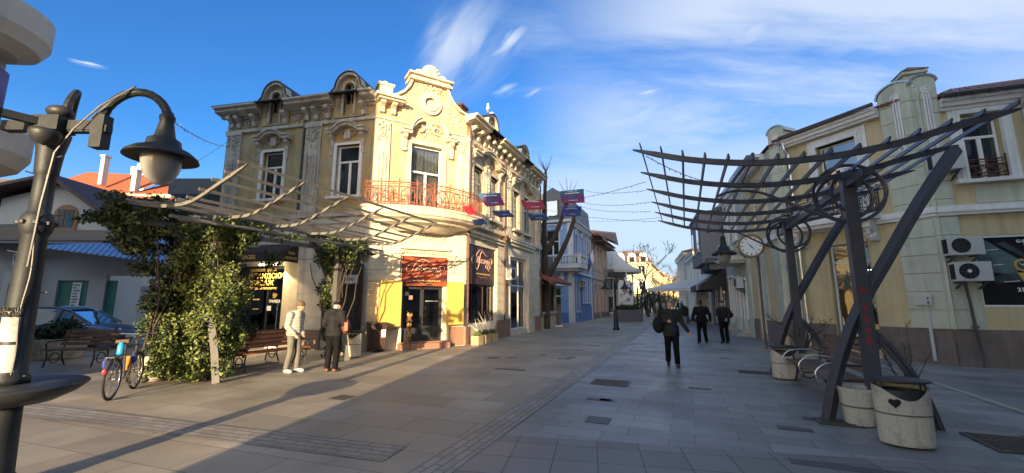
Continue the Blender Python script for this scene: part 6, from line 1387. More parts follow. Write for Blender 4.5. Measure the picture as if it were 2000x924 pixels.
sb = thing('blue_house_sign', 'white sign board with large dark letters on the front of the pale blue house', 'sign', tuple(BK)); b = MB(FBf); b.box(1.75, 3.5, -.14, -.06, 2.95, 4.05); b.build('board', 'white_frame', sb)
text('ЧОВ', .62, 'lettering', 'blue_wall_dark', sb, FBf, 2.6, -.15, 3.68, bold=.02); text('БУРГАС', .3, 'lettering', 'blue_wall_dark', sb, FBf, 2.6, -.15, 3.2, bold=.01)
fl = thing('flag', 'white green and red flag on a slanting pole at the pale blue house', 'flag', tuple(BK)); b = MB(FB); b.tube([(2.4, -.1, 4.6), (2.4, -1.3, 6.3)], .025, 6); b.build('pole', 'gutter', fl)
for (m_, a, c) in (('white_print', 0, .33), ('curtain_green', .33, .66), ('iron_red', .66, 1)):
    b = MB(FB); vs = []
    for i in range(7):
        for q in (a, c): vs.append((2.4+.08*math.sin(i*1.3+q*3)+.35*q, -1.25+.9*q*.8+.05*math.sin(i), 6.25-q*1.2-i*.19))
    b.add(vs, [(2*i, 2*i+1, 2*i+3, 2*i+2) for i in range(6)]); b.build('cloth', m_ if m_ != 'curtain_green' else 'blue_wall_dark', fl)
# little shop with a tiled pent roof between the ochre and the blue house
ks = thing('corner_kiosk', 'small shop with a brown tiled pent roof and yellow parapet beside the ochre building', 'shop', (LC.x, LC.y, 0))
FK = frame(LC+SD*.2-ND*.1, SD, (LC.x, LC.y))
b = MB(FK); b.wall(0, 3.6, 0, 2.9, [(.3, 3.3, 1.05, 2.75)], .2); b.add([(3.6,0,0),(3.6,3,0),(3.6,3,2.9),(3.6,0,2.9)], [(0,1,2,3)]); b.build('wall', 'yellow_wall', ks)
shopfront(FK, .3, 3.3, 1.05, 2.75, [1.3, 2.3], [2.2], 'wood_brown', ks, im='interior', glass='glass')
b = MB(FK); b.box(0, 3.65, -.12, -.001, .9, 1.04); b.build('sill', 'bin_stone', ks)
b = MB(FK); b.add([(-.1, -.9, 2.85), (4.3, -.9, 2.85), (4.3, 1.5, 4.0), (-.1, 1.5, 4.0), (-.1, -.9, 2.75), (4.3, -.9, 2.75), (-.1, 1.5, 3.9), (4.3, 1.5, 3.9)], [(0,1,2,3),(0,4,5,1),(4,6,7,5),(1,5,7,2),(0,3,6,4)])
for i in range(18): b.tube([(-.0+i*.25, -.92, 2.88), (-.0+i*.25, 1.5, 4.03)], .06, 6)
b.build('roof', 'roof_tile', ks)
b = MB(FK); b.box(1.2, 3.4, .2, .3, 3.6, 4.7); b.build('signboard', 'slate', ks)
# bare pollarded tree beside it
def bare_tree(name, label, x, y, h, seed, spread=.5, levels=4, r0=.14, lean=(0, 0), group=None, twig=6, m='bark', z0=0, fork=.35, rmin=.014):
    t_ = thing(name, label, 'tree', (x, y, z0), 0, group); r_ = random.Random(seed); trunk = MB(); br_ = MB(); tw_ = MB()
    def grow(p, d, L, r, lv, b):
        pts = [p]; q = p
        for i in range(4):
            d = (d+Vector((r_.gauss(0, .13), r_.gauss(0, .13), r_.gauss(.03, .08)))).normalized(); q = q+d*L/4; pts.append(q)
        b.tube([tuple(v) for v in pts], [r*(1-.13*i) for i in range(5)], 7 if r > .04 else 4, cap=False)
        if lv == 0: return
        for k in range(2 if lv > 2 else r_.choice((2, 3, 3))):
            a = r_.uniform(0, 2*PI); nd = (d+Vector((math.cos(a), math.sin(a), r_.uniform(-.1, .4)))*spread*r_.uniform(.7, 1.3)).normalized()
            s0 = pts[r_.choice((3, 4, 4))]; grow(s0, nd, L*r_.uniform(.62, .88), max(r*.6, rmin), lv-1, br_ if lv-1 > 1 else tw_)
    grow(Vector((0, 0, 0)), Vector((lean[0], lean[1], 1)).normalized(), h*fork, r0, levels, trunk)
    trunk.build('trunk', m, t_); br_.build('branches', m, t_); tw_.build('twigs', 'twig', t_); return t_
bt = thing('pollarded_tree', 'dark pollarded tree with a forked trunk against the blue house, few thin shoots', 'tree', (2.15, 26.2, 0))
b = MB(); b.tube([tuple(v) for v in catmull([(0, 0, 0), (-.02, 0, 2.5), (-.05, .1, 4.6), (-.05, .1, 6.2), (0, .1, 8.2), (.1, .1, 10.3)], 4)], [.26]*4+[.24]*4+[.2]*4+[.16]*4+[.12]*4+[.07], 9); b.build('trunk', 'bark', bt)
b = MB(); b.tube([tuple(v) for v in catmull([(-.04, .1, 4.7), (.5, 0, 5.6), (1.0, -.1, 6.8), (1.5, -.1, 8.3)], 4)], [.19]*4+[.15]*4+[.12]*4+[.09], 8); b.tube([tuple(v) for v in catmull([(0, 0, 3.0), (.7, -.1, 4.2), (1.4, -.1, 5.6), (1.9, -.1, 7.0)], 4)], [.18]*4+[.16]*4+[.14]*4+[.13], 8); b.build('limbs', 'bark', bt)
b = MB()
for i in range(26): a = rnd.uniform(0, 6.28); o_ = rnd.choice([(1.9, -.1, 7.0), (1.5, -.1, 8.3), (.1, .1, 10.2)]); l_ = rnd.uniform(.5, 1.4); b.tube([o_, (o_[0]+.3*math.cos(a)*l_, o_[1]+.3*math.sin(a), o_[2]+.5*l_), (o_[0]+.6*math.cos(a)*l_, o_[1]+.4*math.sin(a), o_[2]+l_)], [.03, .018, .008], 4)
b.build('shoots', 'twig', bt)
# pink arched house
PK = BK+SD*7.6
def rsh(s_): return s_
ph, FP = simple_building('pink_house', 'dusty pink old house with arched windows and heavy wooden eaves beyond the blue house', tuple(PK), SD, 9.0, 8.0, 8, 'pink_wall',
    [(.8, 1.5, 4.9, 7.1), (3.0, 3.7, 4.9, 7.1), (4.8, 5.5, 4.9, 7.1), (7, 7.7, 4.9, 7.1), (.8, 1.6, .6, 3.2), (3.0, 3.8, .2, 3.2), (5.0, 5.8, .6, 3.2), (7, 7.8, .6, 3.2)], rooft='hip', roofm='tile_orange', roofh=2.0, eave=1.0, base=True, bh=.6, flr=[3.9], arch=True, trim='pink_wall')
b = MB(FP); b.add([(-.4, -1.2, 7.9), (2.6, -1.2, 7.9), (2.6, 2, 9.7), (-.4, 2, 9.7), (-.4, -1.2, 7.7), (2.6, -1.2, 7.7)], [(0, 1, 2, 3), (0, 4, 5, 1)]); b.add([(5.8, -1.3, 8.3), (9.6, -1.3, 8.3), (9.6, 2, 9.9), (5.8, 2, 9.9), (7.7, -1.3, 9.6)], [(0, 1, 4), (0, 4, 3), (1, 2, 4), (2, 3, 4)])
for i in range(10): b.box(.1+i*.95, .25+i*.95, -1.0, -.05, 7.55, 7.7)
b.build('wooden_eaves', 'wood_brown', ph)
b = MB(FP); b.box(6.4, 8.4, -.9, 0, 4.2, 4.35); bb = b.build('balcony', 'pink_wall', ph); b = MB(FP); balcony_rail(b, [(6.45, 0), (6.45, -.85), (8.35, -.85), (8.35, 0)], 4.35, 5.2, step=.2, fans=False); b.build('railing', 'metal_dark', bb)
# cafe umbrella roof and hedge boxes
cu = thing('cafe_canopy', 'large pointed grey canvas cafe canopy beyond the pink house', 'canopy', (12.9, 52.5, 0))
b = MB(); n = 16; V = []
for k, (r_, z) in enumerate(((3.4, 5.6), (2.6, 6.0), (1.7, 6.7), (.9, 7.5), (.12, 8.6))):
    for i in range(n*2): a = PI*i/n; q = r_*(1 if i % 2 else .93); V.append((q*math.cos(a), q*math.sin(a), z))
b.add(V, [(j*32+i, j*32+(i+1) % 32, (j+1)*32+(i+1) % 32, (j+1)*32+i) for j in range(4) for i in range(32)]); b.lathe([(3.38, 5.2), (3.4, 5.6)], 32); b.build('canvas', 'canvas', cu)
b = MB()
for a in (.4, 2, 3.5, 5): b.tube([(3.1*math.cos(a), 3.1*math.sin(a), 0), (3.1*math.cos(a), 3.1*math.sin(a), 5.7)], .09, 6)
b.tube([(0, 0, 0), (0, 0, 8.6)], .1, 6); b.build('posts', 'white_trim', cu)
mu = thing('painted_screen', 'tall white screen with dark painted ornaments standing by the cafe', 'screen', (12.2, 44.5, 0), AR+R(28))
b = MB(); b.box(-.8, .8, -.06, .06, .3, 3.6); b.prism([(-.8, 3.6), (.8, 3.6), (.6, 4.0), (.2, 3.9), (0, 4.3), (-.2, 3.9), (-.6, 4.0)], -.06, .06); b.build('panel', 'white_render', mu)
b = MB(); r9 = random.Random(9)
for i in range(26): x, z = r9.uniform(-.6, .6), r9.uniform(.6, 3.5); q = r9.uniform(.08, .2); b.tube([(x+q*math.cos(t)*(1-t/9), -.075, z+q*math.sin(t)*1.3*(1-t/9)) for t in [k*.6 for k in range(10)]], .035, 4)
b.build('ornaments', 'slate', mu)
for i, (x, y, w, lb) in enumerate(((9.75, 35.0, 2.3, 'long dark box planter with a low hedge in front of the pink house'), (13.2, 45.6, 1.6, 'second dark hedge planter further along the cafe terrace'))):
    t_ = thing('hedge_planter', lb, 'planter', (x, y, 0), AR+R(30), 'hedge boxes of the cafe'); b = MB(); b.box(-w/2, w/2, -.35, .35, 0, 1.0); b.build('box', 'slate', t_)
    leaves('hedge', 'leaf_dark', t_, clumps([(-w/4, 0, 1.15, w/3.6, .35, .3), (w/4, 0, 1.15, w/3.6, .35, .3), (0, 0, 1.15, w/4, .35, .3)], None), 1600, .07, 70+i)
wp_ = thing('menu_stand', 'slim dark menu stand on a white foot in front of the small kiosk', 'menu stand', (3.15, 28.4, 0)); b = MB(); b.box(-.18, .18, -.05, .05, .1, 1.5); b.build('panel', 'slate', wp_); b = MB(); b.box(-.25, .25, -.3, .3, 0, .08); b.box(-.23, -.181, -.06, .06, .08, 1.6); b.build('frame', 'white_frame', wp_)
# far houses on the left, in the sun
def far_row(items):
    for (name, lb, u, x, y, w, h, dp, m_, rm, rh, kind) in items:
        n = max(2, int(w/2.6)); ops = []
        fl_ = int(h/3.1)
        for f in range(fl_):
            for j in range(n): ops.append((w/n*(j+.3), w/n*(j+.7), .9+f*3.1 if f else .2, 2.6+f*3.1))
        so = []; n2 = max(2, int(dp/3))
        for f in range(fl_):
            for j in range(n2): so.append((dp/n2*(j+.3), dp/n2*(j+.7), .9+f*3.1, 2.6+f*3.1))
        t_ = thing(name, lb, 'building', (x, y, 0)); F = frame((x, y), (.97, -.24), (x, y)); b = MB(F); b.wall(0, w, 0, h, ops, .25)
        G = F @ T(w, 0, 0) @ Matrix.Rotation(R(90)-.16, 4, 'Z') ; b.M = G; b.wall(0, dp, 0, h, so, .25); b.M = F; b.add([(0, 0, 0), (0, dp, 0), (0, dp, h), (0, 0, h)], [(0, 3, 2, 1)]); b.build('wall', m_, t_)
        for FF, oo in ((F, ops), (G, so)):
            for a, c, z0, z1 in oo: fr = MB(FF); pn = MB(FF); fr.box(a, a+.1, .1, .16, z0, z1); fr.box(c-.1, c, .1, .16, z0, z1); fr.box((a+c)/2-.06, (a+c)/2+.06, .1, .16, z0, z1); fr.box(a, c, .1, .16, z1-.1, z1); pn.box(a, c, .17, .18, z0, z1); f_ = fr.build('window', 'white_frame', t_); pn.build('pane', 'glass_mirror', f_)
        b = MB(F); b.box(-.1, w+.1, -.35, .0, h-.3, h); b.box(0, w, -.15, -.001, 3.0, 3.25)
        for f in range(1, fl_):
            for j in range(0, n, 2): b.box(w/n*(j+.15), w/n*(j+.85), -.9, -.001, f*3.1+.1, f*3.1+.25); b.box(w/n*(j+.15), w/n*(j+.85), -.9, -.82, f*3.1+.25, f*3.1+1.1)
        b.M = G; b.box(0, dp, -.3, -.001, h-.3, h)
        for f in range(1, fl_):
            for j in range(0, n2, 2): b.box(dp/n2*(j+.1), dp/n2*(j+.9), -1.0, -.001, f*3.1+.1, f*3.1+.25); b.box(dp/n2*(j+.1), dp/n2*(j+.9), -1.0, -.9, f*3.1+.25, f*3.1+1.1)
        b.build('balconies', m_, t_)
        b = MB(F); 
        b.add([(-.3,-.3,h),(w+.3,-.3,h),(w-1,dp,h),(-.3,dp,h),(1.2,1.4,h+rh),(w-1.2,1.4,h+rh),(w-2.4,dp-1.4,h+rh),(1.2,dp-1.4,h+rh)], [(0,1,5,4),(1,2,6,5),(2,3,7,6),(3,0,4,7),(4,5,6,7)]); rf = b.build('roof', rm, t_)
        if kind == 'mansard':
            for j in range(3):
                cx = w*(.2+.3*j); b = MB(F); b.prism([(cx-.8, h), (cx+.8, h), (cx+.8, h+1.2)]+[(cx+.8*math.cos(t), h+1.2+.8*math.sin(t)) for t in [PI*i/8 for i in range(1, 8)]]+[(cx-.8, h+1.2)], -.15, 1.2); d_ = b.build('dormer', 'white_trim', rf); b = MB(F); b.box(cx-.45, cx+.45, -.18, -.16, h+.2, h+1.4); b.build('pane', 'glass_mirror', d_)
        else:
            b = MB(F); b.box(w*.6, w*.6+.8, 2, 2.8, h, h+rh+1.2); b.build('chimney', m_, rf)
def XY(u, Y): return ((u-1000)/800*Y*.9876, Y)
far_row([('yellow_mansard_house', 'sunlit pale yellow house with mansard roof and three round dormers, left side far away', 0, 20.3, 82, 7.2, 9.3, 22, 'far_lemon', 'wood_brown', 2.5, 'mansard'),
 ('far_house', 'sunlit golden house with balconies just beyond the mansard house', 0, 31.5, 106, 6.3, 9.4, 20, 'far_orange', 'roof_tile', 1.4, 'h'),
 ('far_house', 'bright lemon yellow house far along the left side of the street', 0, 42.3, 130, 6.3, 9.2, 24, 'far_yellow', 'roof_tile', 1.2, 'h'),
 ('far_house', 'golden four storey house behind the lemon yellow one', 0, 53.4, 158, 7.5, 10.0, 26, 'far_yellow', 'roof_tile', 1.6, 'h'),
 ('far_house', 'far pinkish orange house closing the left row', 0, 70.5, 196, 8, 10.6, 30, 'far_pink', 'roof_tile', 1.6, 'h')])
far_row([('far_house', 'sunlit cream apartment house rising on the right side far away', 0, 100, 232, 9, 18, 30, 'far_orange', 'roof_tile', 1.4, 'h'), ('far_house', 'pale sunlit house behind the white building, right side far away', 0, 97, 205, 13, 15, 30, 'far_lemon', 'roof_tile', 1.4, 'h')])
simple_building('low_house', 'low cream house in shade between the pink house and the cafe canopy', (8.0, 57), (.97, -.24), 7.5, 5.4, 8, 'cream_render', [(1, 2.2, 3.2, 4.6), (3.2, 4.4, 3.2, 4.6), (5.4, 6.6, 3.2, 4.6), (1, 2.6, .2, 2.4), (4, 6, .2, 2.4)], rooft='hip', roofm='roof_tile')
# cafe canopy on the right
cp = thing('cafe_canopy', 'wide white canvas canopy over the cafe terrace on the right side', 'canopy', (15.5, 36, 0), AR)
b = MB(); b.add([(-3.2, -3.5, 2.75), (2.2, -3.5, 2.75), (2.2, 4, 2.75), (-3.2, 4, 2.75), (-.4, -2, 3.45), (1.2, -2, 3.45), (1.2, 3, 3.45), (-.4, 3, 3.45), (-3.2, -3.5, 2.5), (2.2, -3.5, 2.5), (-3.2, 4, 2.5)], [(0,1,5,4),(1,2,6,5),(2,3,7,6),(3,0,4,7),(4,5,6,7),(0,8,9,1),(0,3,10,8)]); b.build('canvas', 'white_render', cp)
b = MB()
for x, y in ((-2.8, -3.2), (1.9, -3.2), (-2.8, 3.6), (1.9, 3.6)): b.tube([(x, y, 0), (x, y, 2.8)], .06, 6)
b.build('posts', 'gutter', cp)
r8 = random.Random(8)
for i in range(4):
    t_ = thing('cafe_planter', ['nearest', 'second', 'third', 'farthest'][i]+' dark leafy planter along the terrace under the white canopy', 'planter', (13.6+.41*i*2.2, 33.2+.92*i*2.2, 0), AR, 'planters of the cafe terrace'); b = MB(); b.box(-.3, .3, -.8, .8, 0, .55); b.build('box', 'slate', t_); leaves('plants', 'leaf_dark', t_, clumps([(0, 0, .85, .35, .85, .45)], None), 500, .09, 80+i)
t_ = thing('low_platform', 'low stone ledge beside the black awning shop on the right', 'step', (13.3, 25.6, 0), AR); b = MB(); b.box(-.5, .5, -1.5, 1.5, 0, .28); b.build('stone', 'bin_stone', t_, bevel=.02)
# trees
for i, (x, y, h, lb) in enumerate(((15.4, 49.5, 5.6, 'nearest bare tree beside the pointed cafe canopy'), (20.2, 61, 6.2, 'second bare tree in front of the yellow mansard house'), (25.5, 72, 6.4, 'third bare tree in the left row, before the golden houses'), (31.2, 84, 6.5, 'fourth bare tree in the left row'), (38, 100, 8, 'fifth bare tree in the left row, far away'), (49, 124, 9, 'sixth bare tree of the left row near the crowd'))):
    bare_tree('bare_tree', lb, x, y, h*(1.75 if i < 4 else 1.4), 200+i, .66, 6, .18, group='bare trees along the street', fork=.30, rmin=(.022, .026, .03, .032, .036, .045)[i])
for i, (x, y, h) in enumerate(((62, 158, 13), (74, 180, 15), (60, 138, 12), (84, 205, 16), (66, 170, 13), (90, 215, 17))):
    bare_tree('bare_tree', ['tall brown bare tree at the end of the street, left of the gap', 'bare tree crown in the middle of the street end', 'bare tree right of the street end behind the canopy', 'tallest bare tree closing the street view', 'twiggy tree between the far crowd and the cream apartment house', 'farthest bare tree behind the street end'][i], x, y, h, 300+i, .6, 6, .3, group='bare trees closing the street', fork=.28, rmin=.07)
for i, (x, y, z, n, lb) in enumerate(((53, 150, 3, 2600, 'dark evergreen bush mass at the end of the street'), (44.5, 112, 2.2, 2000, 'dark evergreen by the cafe canopy on the right side'), (22.6, 64, 2.6, 2200, 'dark evergreen shrub beneath the bare trees on the left'), (17.4, 54, 2.4, 2200, 'dark leafy shrub mass beside the pointed cafe canopy'), (29.5, 80, 3.2, 2200, 'dark evergreen in front of the mansard house'))):
    t_ = thing('evergreen', lb, 'tree', (x, y, 0)); leaves('crown', 'leaf_dark', t_, clumps([(0, 0, z*.75, z*.9, z*.7, z*.65), (z*.6, 0, z*.6, z*.6, z*.6, z*.5), (-z*.6, 0, z*.6, z*.6, z*.6, z*.5)], None), n, .16 if i < 2 else .1, 90+i) if True else None; b = MB(); b.tube([(0, 0, 0), (0, 0, z)], .12, 6); b.build('trunk', 'bark', t_)
# bare thorn bush in the right planter
b = MB(); r6 = random.Random(6)
for i in range(26):
    a = r6.uniform(0, 6.28); l_ = r6.uniform(.5, 1.1); p0 = Vector((0, 0, .45)); p1 = Vector((.3*math.cos(a)*l_, .3*math.sin(a)*l_, .55+.5*l_)); p2 = p1+Vector((.45*math.cos(a+.3)*l_, .45*math.sin(a+.3)*l_, .3*l_)); b.tube([tuple(p0), tuple(p1), tuple(p2)], [.012, .008, .004], 4)
    for k in range(5): q = p1.lerp(p2, r6.random()); b.tube([tuple(q), tuple(q+Vector((r6.gauss(0, .09), r6.gauss(0, .09), r6.uniform(.02, .14))))], .0035, 3)
b.build('thorny_branches', 'twig', pt)
t_ = thing('bare_bush', 'bare thorny bush growing behind the brown bench under the dark pergola', 'bush', (6.25, 6.75, 0)); b = MB()
for i in range(8):
    a = r6.uniform(0, 6.28); l_ = r6.uniform(.5, 1.0); p0 = Vector((0, 0, 0)); p1 = Vector((.22*math.cos(a)*l_, .22*math.sin(a)*l_, .8*l_)); p2 = p1+Vector((.3*math.cos(a+.4)*l_, .3*math.sin(a+.4)*l_, .55*l_)); b.tube([tuple(p0), tuple(p1), tuple(p2)], [.012, .008, .004], 4)
    for k in range(6): q = p1.lerp(p2, r6.random()); b.tube([tuple(q), tuple(q+Vector((r6.gauss(0, .1), r6.gauss(0, .1), r6.uniform(.02, .16))))], .0035, 3)
b.build('branches', 'twig', t_)

# ---------------------------------------------------------------- street clock
ck = thing('street_clock', 'round white street clock with a brass rim on a slim pole by the cream house', 'clock', (9.25, 15.6, 0))
ck.location = (8.75, 14.9, 0)
FKc = frame((0, 0), (.93, -.36))
b = MB(FKc); b.tube([(.22, .1, 0), (.22, .1, 3.35)], .045, 8); b.build('pole', 'gutter', ck)
mat('brass', (.30, .20, .09), .1, 5, .35, 0, metal=.7)
b = MB(FKc); b.disc_y((0, 3.68), .43, -.12, 32, .24, .36); b.box(.42, .62, -.03, .03, 3.66, 3.72)
for i in range(12): a = i*PI/6; b.blob((.44*math.cos(a), 0, 3.68+.44*math.sin(a)), (.035, .05, .035), 6)
rim = b.build('rim', 'brass', ck)
b = MB(FKc); b.disc_y((0, 3.68), .365, -.1, 32, .2); dl = b.build('dial', 'white_frame', ck)
b = MB(FKc)
for i in range(12): a = i*PI/6; c_, s_ = math.cos(a), math.sin(a); b.prism([(c_*.27-s_*.016, 3.68+s_*.27+c_*.016), (c_*.27+s_*.016, 3.68+s_*.27-c_*.016), (c_*.33+s_*.016, 3.68+s_*.33-c_*.016), (c_*.33-s_*.016, 3.68+s_*.33+c_*.016)], -.108, -.1001)
b.build('hour_marks', 'black', dl)
def hand(b, ang, L, w): c_, s_ = math.sin(R(ang)), math.cos(R(ang)); b.prism([(-s_*w, 3.68+c_*w), (s_*w, 3.68-c_*w), (c_*L, 3.68+s_*L)], -.115, -.109)
b = MB(FKc); hand(b, 145, .2, .016); b.build('hour_hand', 'black', dl); b = MB(FKc); hand(b, -40, .29, .013); b.build('minute_hand', 'black', dl)
# bracket lamp on the cream house
t_ = thing('wall_lamp', 'small black bracket lamp on the wall between clock and grey house', 'wall lamp', (11.5, 22.2, 0)); b = MB(); b.tube([(0, 0, 3.9), (-1.1, -.3, 3.95)], .03, 6); b.tube([(0, 0, 3.6), (-1.1, -.3, 3.85)], .02, 6); b.build('bracket', 'lamp_metal', t_); b = MB(); b.lathe([(.02, 3.9), (.06, 3.7), (.1, 3.5), (.28, 3.3), (.26, 3.3), (0, 3.4)], 14, (-1.1, -.3, 0)); b.build('shade', 'lamp_metal', t_)

# ---------------------------------------------------------------- banners, overhead wires and light strings
def rainbow(name, c):
    m = bpy.data.materials.new(name); m.use_nodes = True; t = m.node_tree; b = t.nodes['Principled BSDF']; b.inputs['Roughness'].default_value = .6
    co = N('ShaderNodeTexCoord', t); nz = N('ShaderNodeTexNoise', t); nz.inputs['Scale'].default_value = 1.1; nz.inputs['Detail'].default_value = 4; LK(co.outputs['Object'], nz.inputs['Vector'], t)
    sp = N('ShaderNodeSeparateXYZ', t); LK(co.outputs['Object'], sp.inputs[0], t)
    v = MATH('ADD', MATH('MULTIPLY', sp.outputs[2], .9, t), MATH('MULTIPLY', nz.outputs[0], .9, t), t)
    cr = N('ShaderNodeValToRGB', t); LK(v, cr.inputs[0], t); e = cr.color_ramp.elements
    e[0].position = .0; e[0].color = (*c[0], 1); e[1].position = 1; e[1].color = (*c[-1], 1)
    for i in range(1, len(c)-1): q = e.new(i/(len(c)-1)); q.color = (*c[i], 1)
    LK(cr.outputs[0], b.inputs['Base Color'], t); M[name] = m
rainbow('banner_a', [(.30, .12, .02), (.30, .03, .08), (.13, .02, .12), (.02, .12, .18), (.01, .05, .12), (.02, .02, .08)])
rainbow('banner_b', [(.2, .03, .03), (.24, .02, .03), (.27, .02, .04), (.2, .08, .04), (.22, .02, .04)])
rainbow('banner_c', [(.02, .05, .16), (.03, .1, .3), (.05, .03, .2), (.02, .04, .22), (.02, .16, .3)])
rainbow('banner_d', [(.25, .05, .04), (.06, .03, .12), (.02, .06, .14), (.08, .02, .14), (.02, .03, .1)])
rainbow('banner_e', [(.5, .01, .01), (.45, .01, .02), (.4, .01, .01)])
def ban(lb, corners, m_, print_=True):
    c = [Vector(p) for p in corners]; o_ = sum(c, Vector())/4; t_ = thing('street_banner', lb, 'banner', tuple(o_), 0, 'coloured banners strung across the street')
    n = 8; V = []
    nn = (c[1]-c[0]).cross(c[3]-c[0]).normalized()
    for j in range(n+1):
        for i in range(n+1):
            a = c[0].lerp(c[1], i/n); q = c[3].lerp(c[2], i/n); V.append(a.lerp(q, j/n)-o_+nn*.07*math.sin(i*.9+j*.5)*math.sin(PI*j/n))
    b = MB(); b.add([tuple(v) for v in V], [(j*(n+1)+i, j*(n+1)+i+1, (j+1)*(n+1)+i+1, (j+1)*(n+1)+i) for j in range(n) for i in range(n)]); cl = b.build('cloth', m_, t_, smooth=True); sol = cl.modifiers.new('s', 'SOLIDIFY'); sol.thickness = .01
    if print_:
        b = MB()
        for row, (y0, a, k) in enumerate(((.16, .3, 9), (.3, .2, 12), (.86, .3, 10))):
            for i in range(k):
                x = a+(1-2*a)*i/k; w_ = (1-2*a)/k*.7; P = lambda x, y: c[0].lerp(c[1], x).lerp(c[3].lerp(c[2], x), y)-o_-nn*(-.0)
                for sg in (1, -1): pass
                h_ = .09 if row == 1 else .06
                off = nn*(.09 if (Vector((0, 0, 1.68))-Vector((0, 0, 0))-o_).dot(nn) > 0 else -.09)
                b.add([tuple(P(x, y0+.02*(i % 2))+off), tuple(P(x+w_, y0)+off), tuple(P(x+w_*.9, y0+h_)+off), tuple(P(x+w_*.1, y0+h_*.8)+off)], [(0, 1, 2, 3)])
        b.build('print_marks', 'white_print', t_)
def uvY(u, v, Y):
    xc = (u-1000)/800; yc = -(v-462)/800; th = math.atan(127/800); s_, c_ = math.sin(th), math.cos(th); k = Y/(c_-yc*s_); return Vector((xc*k, Y, 1.68+(s_+yc*c_)*k))
Q = uvY
ban('uppermost large rainbow banner in front of the dark attic of the blue house', [Q(1093, 374, 19), Q(1140, 369, 19), Q(1142, 396, 18.6), Q(1098, 397, 18.6)], 'banner_a')
ban('blue and violet banner hanging right below the large rainbow banner', [Q(1097, 404, 20), Q(1136, 403, 20), Q(1134, 422, 19.7), Q(1098, 423, 19.7)], 'banner_c')
ban('dark blue and crimson banner nearest the curved balcony', [Q(932, 378, 14.5), Q(976, 377, 14.5), Q(986, 401, 14.1), Q(950, 404, 14.1)], 'banner_a')
ban('small grey blue banner with a reddish corner under the crimson one', [Q(960, 412, 15.5), Q(994, 410, 15.5), Q(1005, 424, 15.2), Q(974, 425, 15.2)], 'banner_d')
ban('crimson banner in the middle of the row in front of the ochre facade', [Q(1017, 391, 17), Q(1060, 391, 17), Q(1066, 409, 16.6), Q(1027, 410, 16.6)], 'banner_b')
ban('dark violet banner hanging under the crimson banner', [Q(1031, 417, 18), Q(1067, 416, 18), Q(1071, 430, 17.7), Q(1037, 431, 17.7)], 'banner_d')
ban('bright red banner in front of the right end of the curved balcony', [Q(903, 404, 13.5), Q(920, 402, 13.5), Q(933, 417, 13.1), Q(916, 421, 13.1)], 'banner_e', False)
ban('dark underside of a banner below the right end of the curved balcony', [Q(922, 430, 13), Q(945, 427, 13), Q(951, 438, 12.7), Q(927, 441, 12.7)], 'banner_d', False)
wires = [((330, 232, 3.9), (452, 285, 9.5), .1), ((290, 370, 9), (452, 272, 14.5), .05), ((452, 285, 9.5), (745, 400, 8.6), .25), ((745, 400, 8.6), (935, 430, 13.2), .2),
 ((1060, 391, 17), (1262, 355, 8.5), .15), ((1142, 372, 19), (1262, 372, 9), .1), ((1142, 396, 18.6), (1270, 395, 9.5), .1), ((1136, 404, 20), (1272, 413, 10), .1), ((1066, 409, 16.6), (1283, 433, 11), .1), ((1120, 430, 25), (1290, 425, 12), .1),
 ((1262, 305, 6.2), (1480, 352, 9), .25), ((1480, 352, 9), (1700, 340, 8), .15), ((945, 300, 17), (1093, 374, 19), .1), ((976, 377, 14.5), (1017, 391, 17), .1), ((1060, 391, 17), (1093, 374, 19), .05), ((994, 410, 15.5), (1031, 417, 18), .05)]
WL = ['string of small lights from the near street lamp towards the ochre building', 'thin plain cable rising from the ivy to the ochre building', 'light string crossing the left windows of the ochre building', 'light string dipping below the curved balcony', 'wire from the crimson banner to the dark pergola', 'uppermost wire between the rainbow banner and the dark pergola', 'wire from the lower edge of the rainbow banner to the dark pergola', 'wire from the blue banner to the dark pergola', 'lowest wire from the crimson banner to the dark pergola', 'far wire passing in front of the blue house to the dark pergola', 'sagging light string along the left tips of the dark pergola', 'light string crossing above the ring of the dark pergola', 'short wire from the ochre facade to the rainbow banner', 'short wire between the dark blue and the crimson banner', 'short wire between the crimson and the rainbow banner', 'short wire between the small grey blue and the violet banner']
for i, (a, c, sg) in enumerate(wires):
    P0, P1 = Q(*a), Q(*c); t_ = thing('overhead_wire', WL[i], 'wire', tuple(P0), 0, 'overhead wires'); b = MB(T(-P0.x, -P0.y, -P0.z)); b.tube([tuple(v) for v in cat(P0, P1, sg)], .006 if i > 3 else .005, 4); b.build('wire', 'black', t_)
    if i in (1, 9, 12, 13, 14, 15): continue
    b = MB(T(-P0.x, -P0.y, -P0.z)); L_ = cat(P0, P1, sg, 26)
    for k in range(1, 26): v = L_[k]; b.tube([tuple(v), tuple(v+Vector((rnd.uniform(-.02, .02), rnd.uniform(-.02, .02), rnd.choice((-.035, .02)))))], .006 if i > 3 else .004, 4)
    b.build('bulb', 'gutter', t_)
t_ = thing('perched_bird', 'white bird perched on the dormer of the ochre building', 'bird', tuple(Q(953, 212, 19.5)))
b = MB(); b.blob((0, 0, 0), (.1, .16, .13), 10); b.blob((0, -.08, .17), (.065, .075, .07), 8); b.tube([(0, .1, -.02), (0, .3, -.08)], [.06, .02], 6); b.tube([(0, -.14, .17), (0, -.2, .15)], [.02, .005], 5); b.tube([(.03, 0, -.1), (.03, 0, -.22)], .01, 4); b.tube([(-.03, 0, -.1), (-.03, 0, -.22)], .01, 4); b.build('body', 'white_trim', t_, smooth=True)
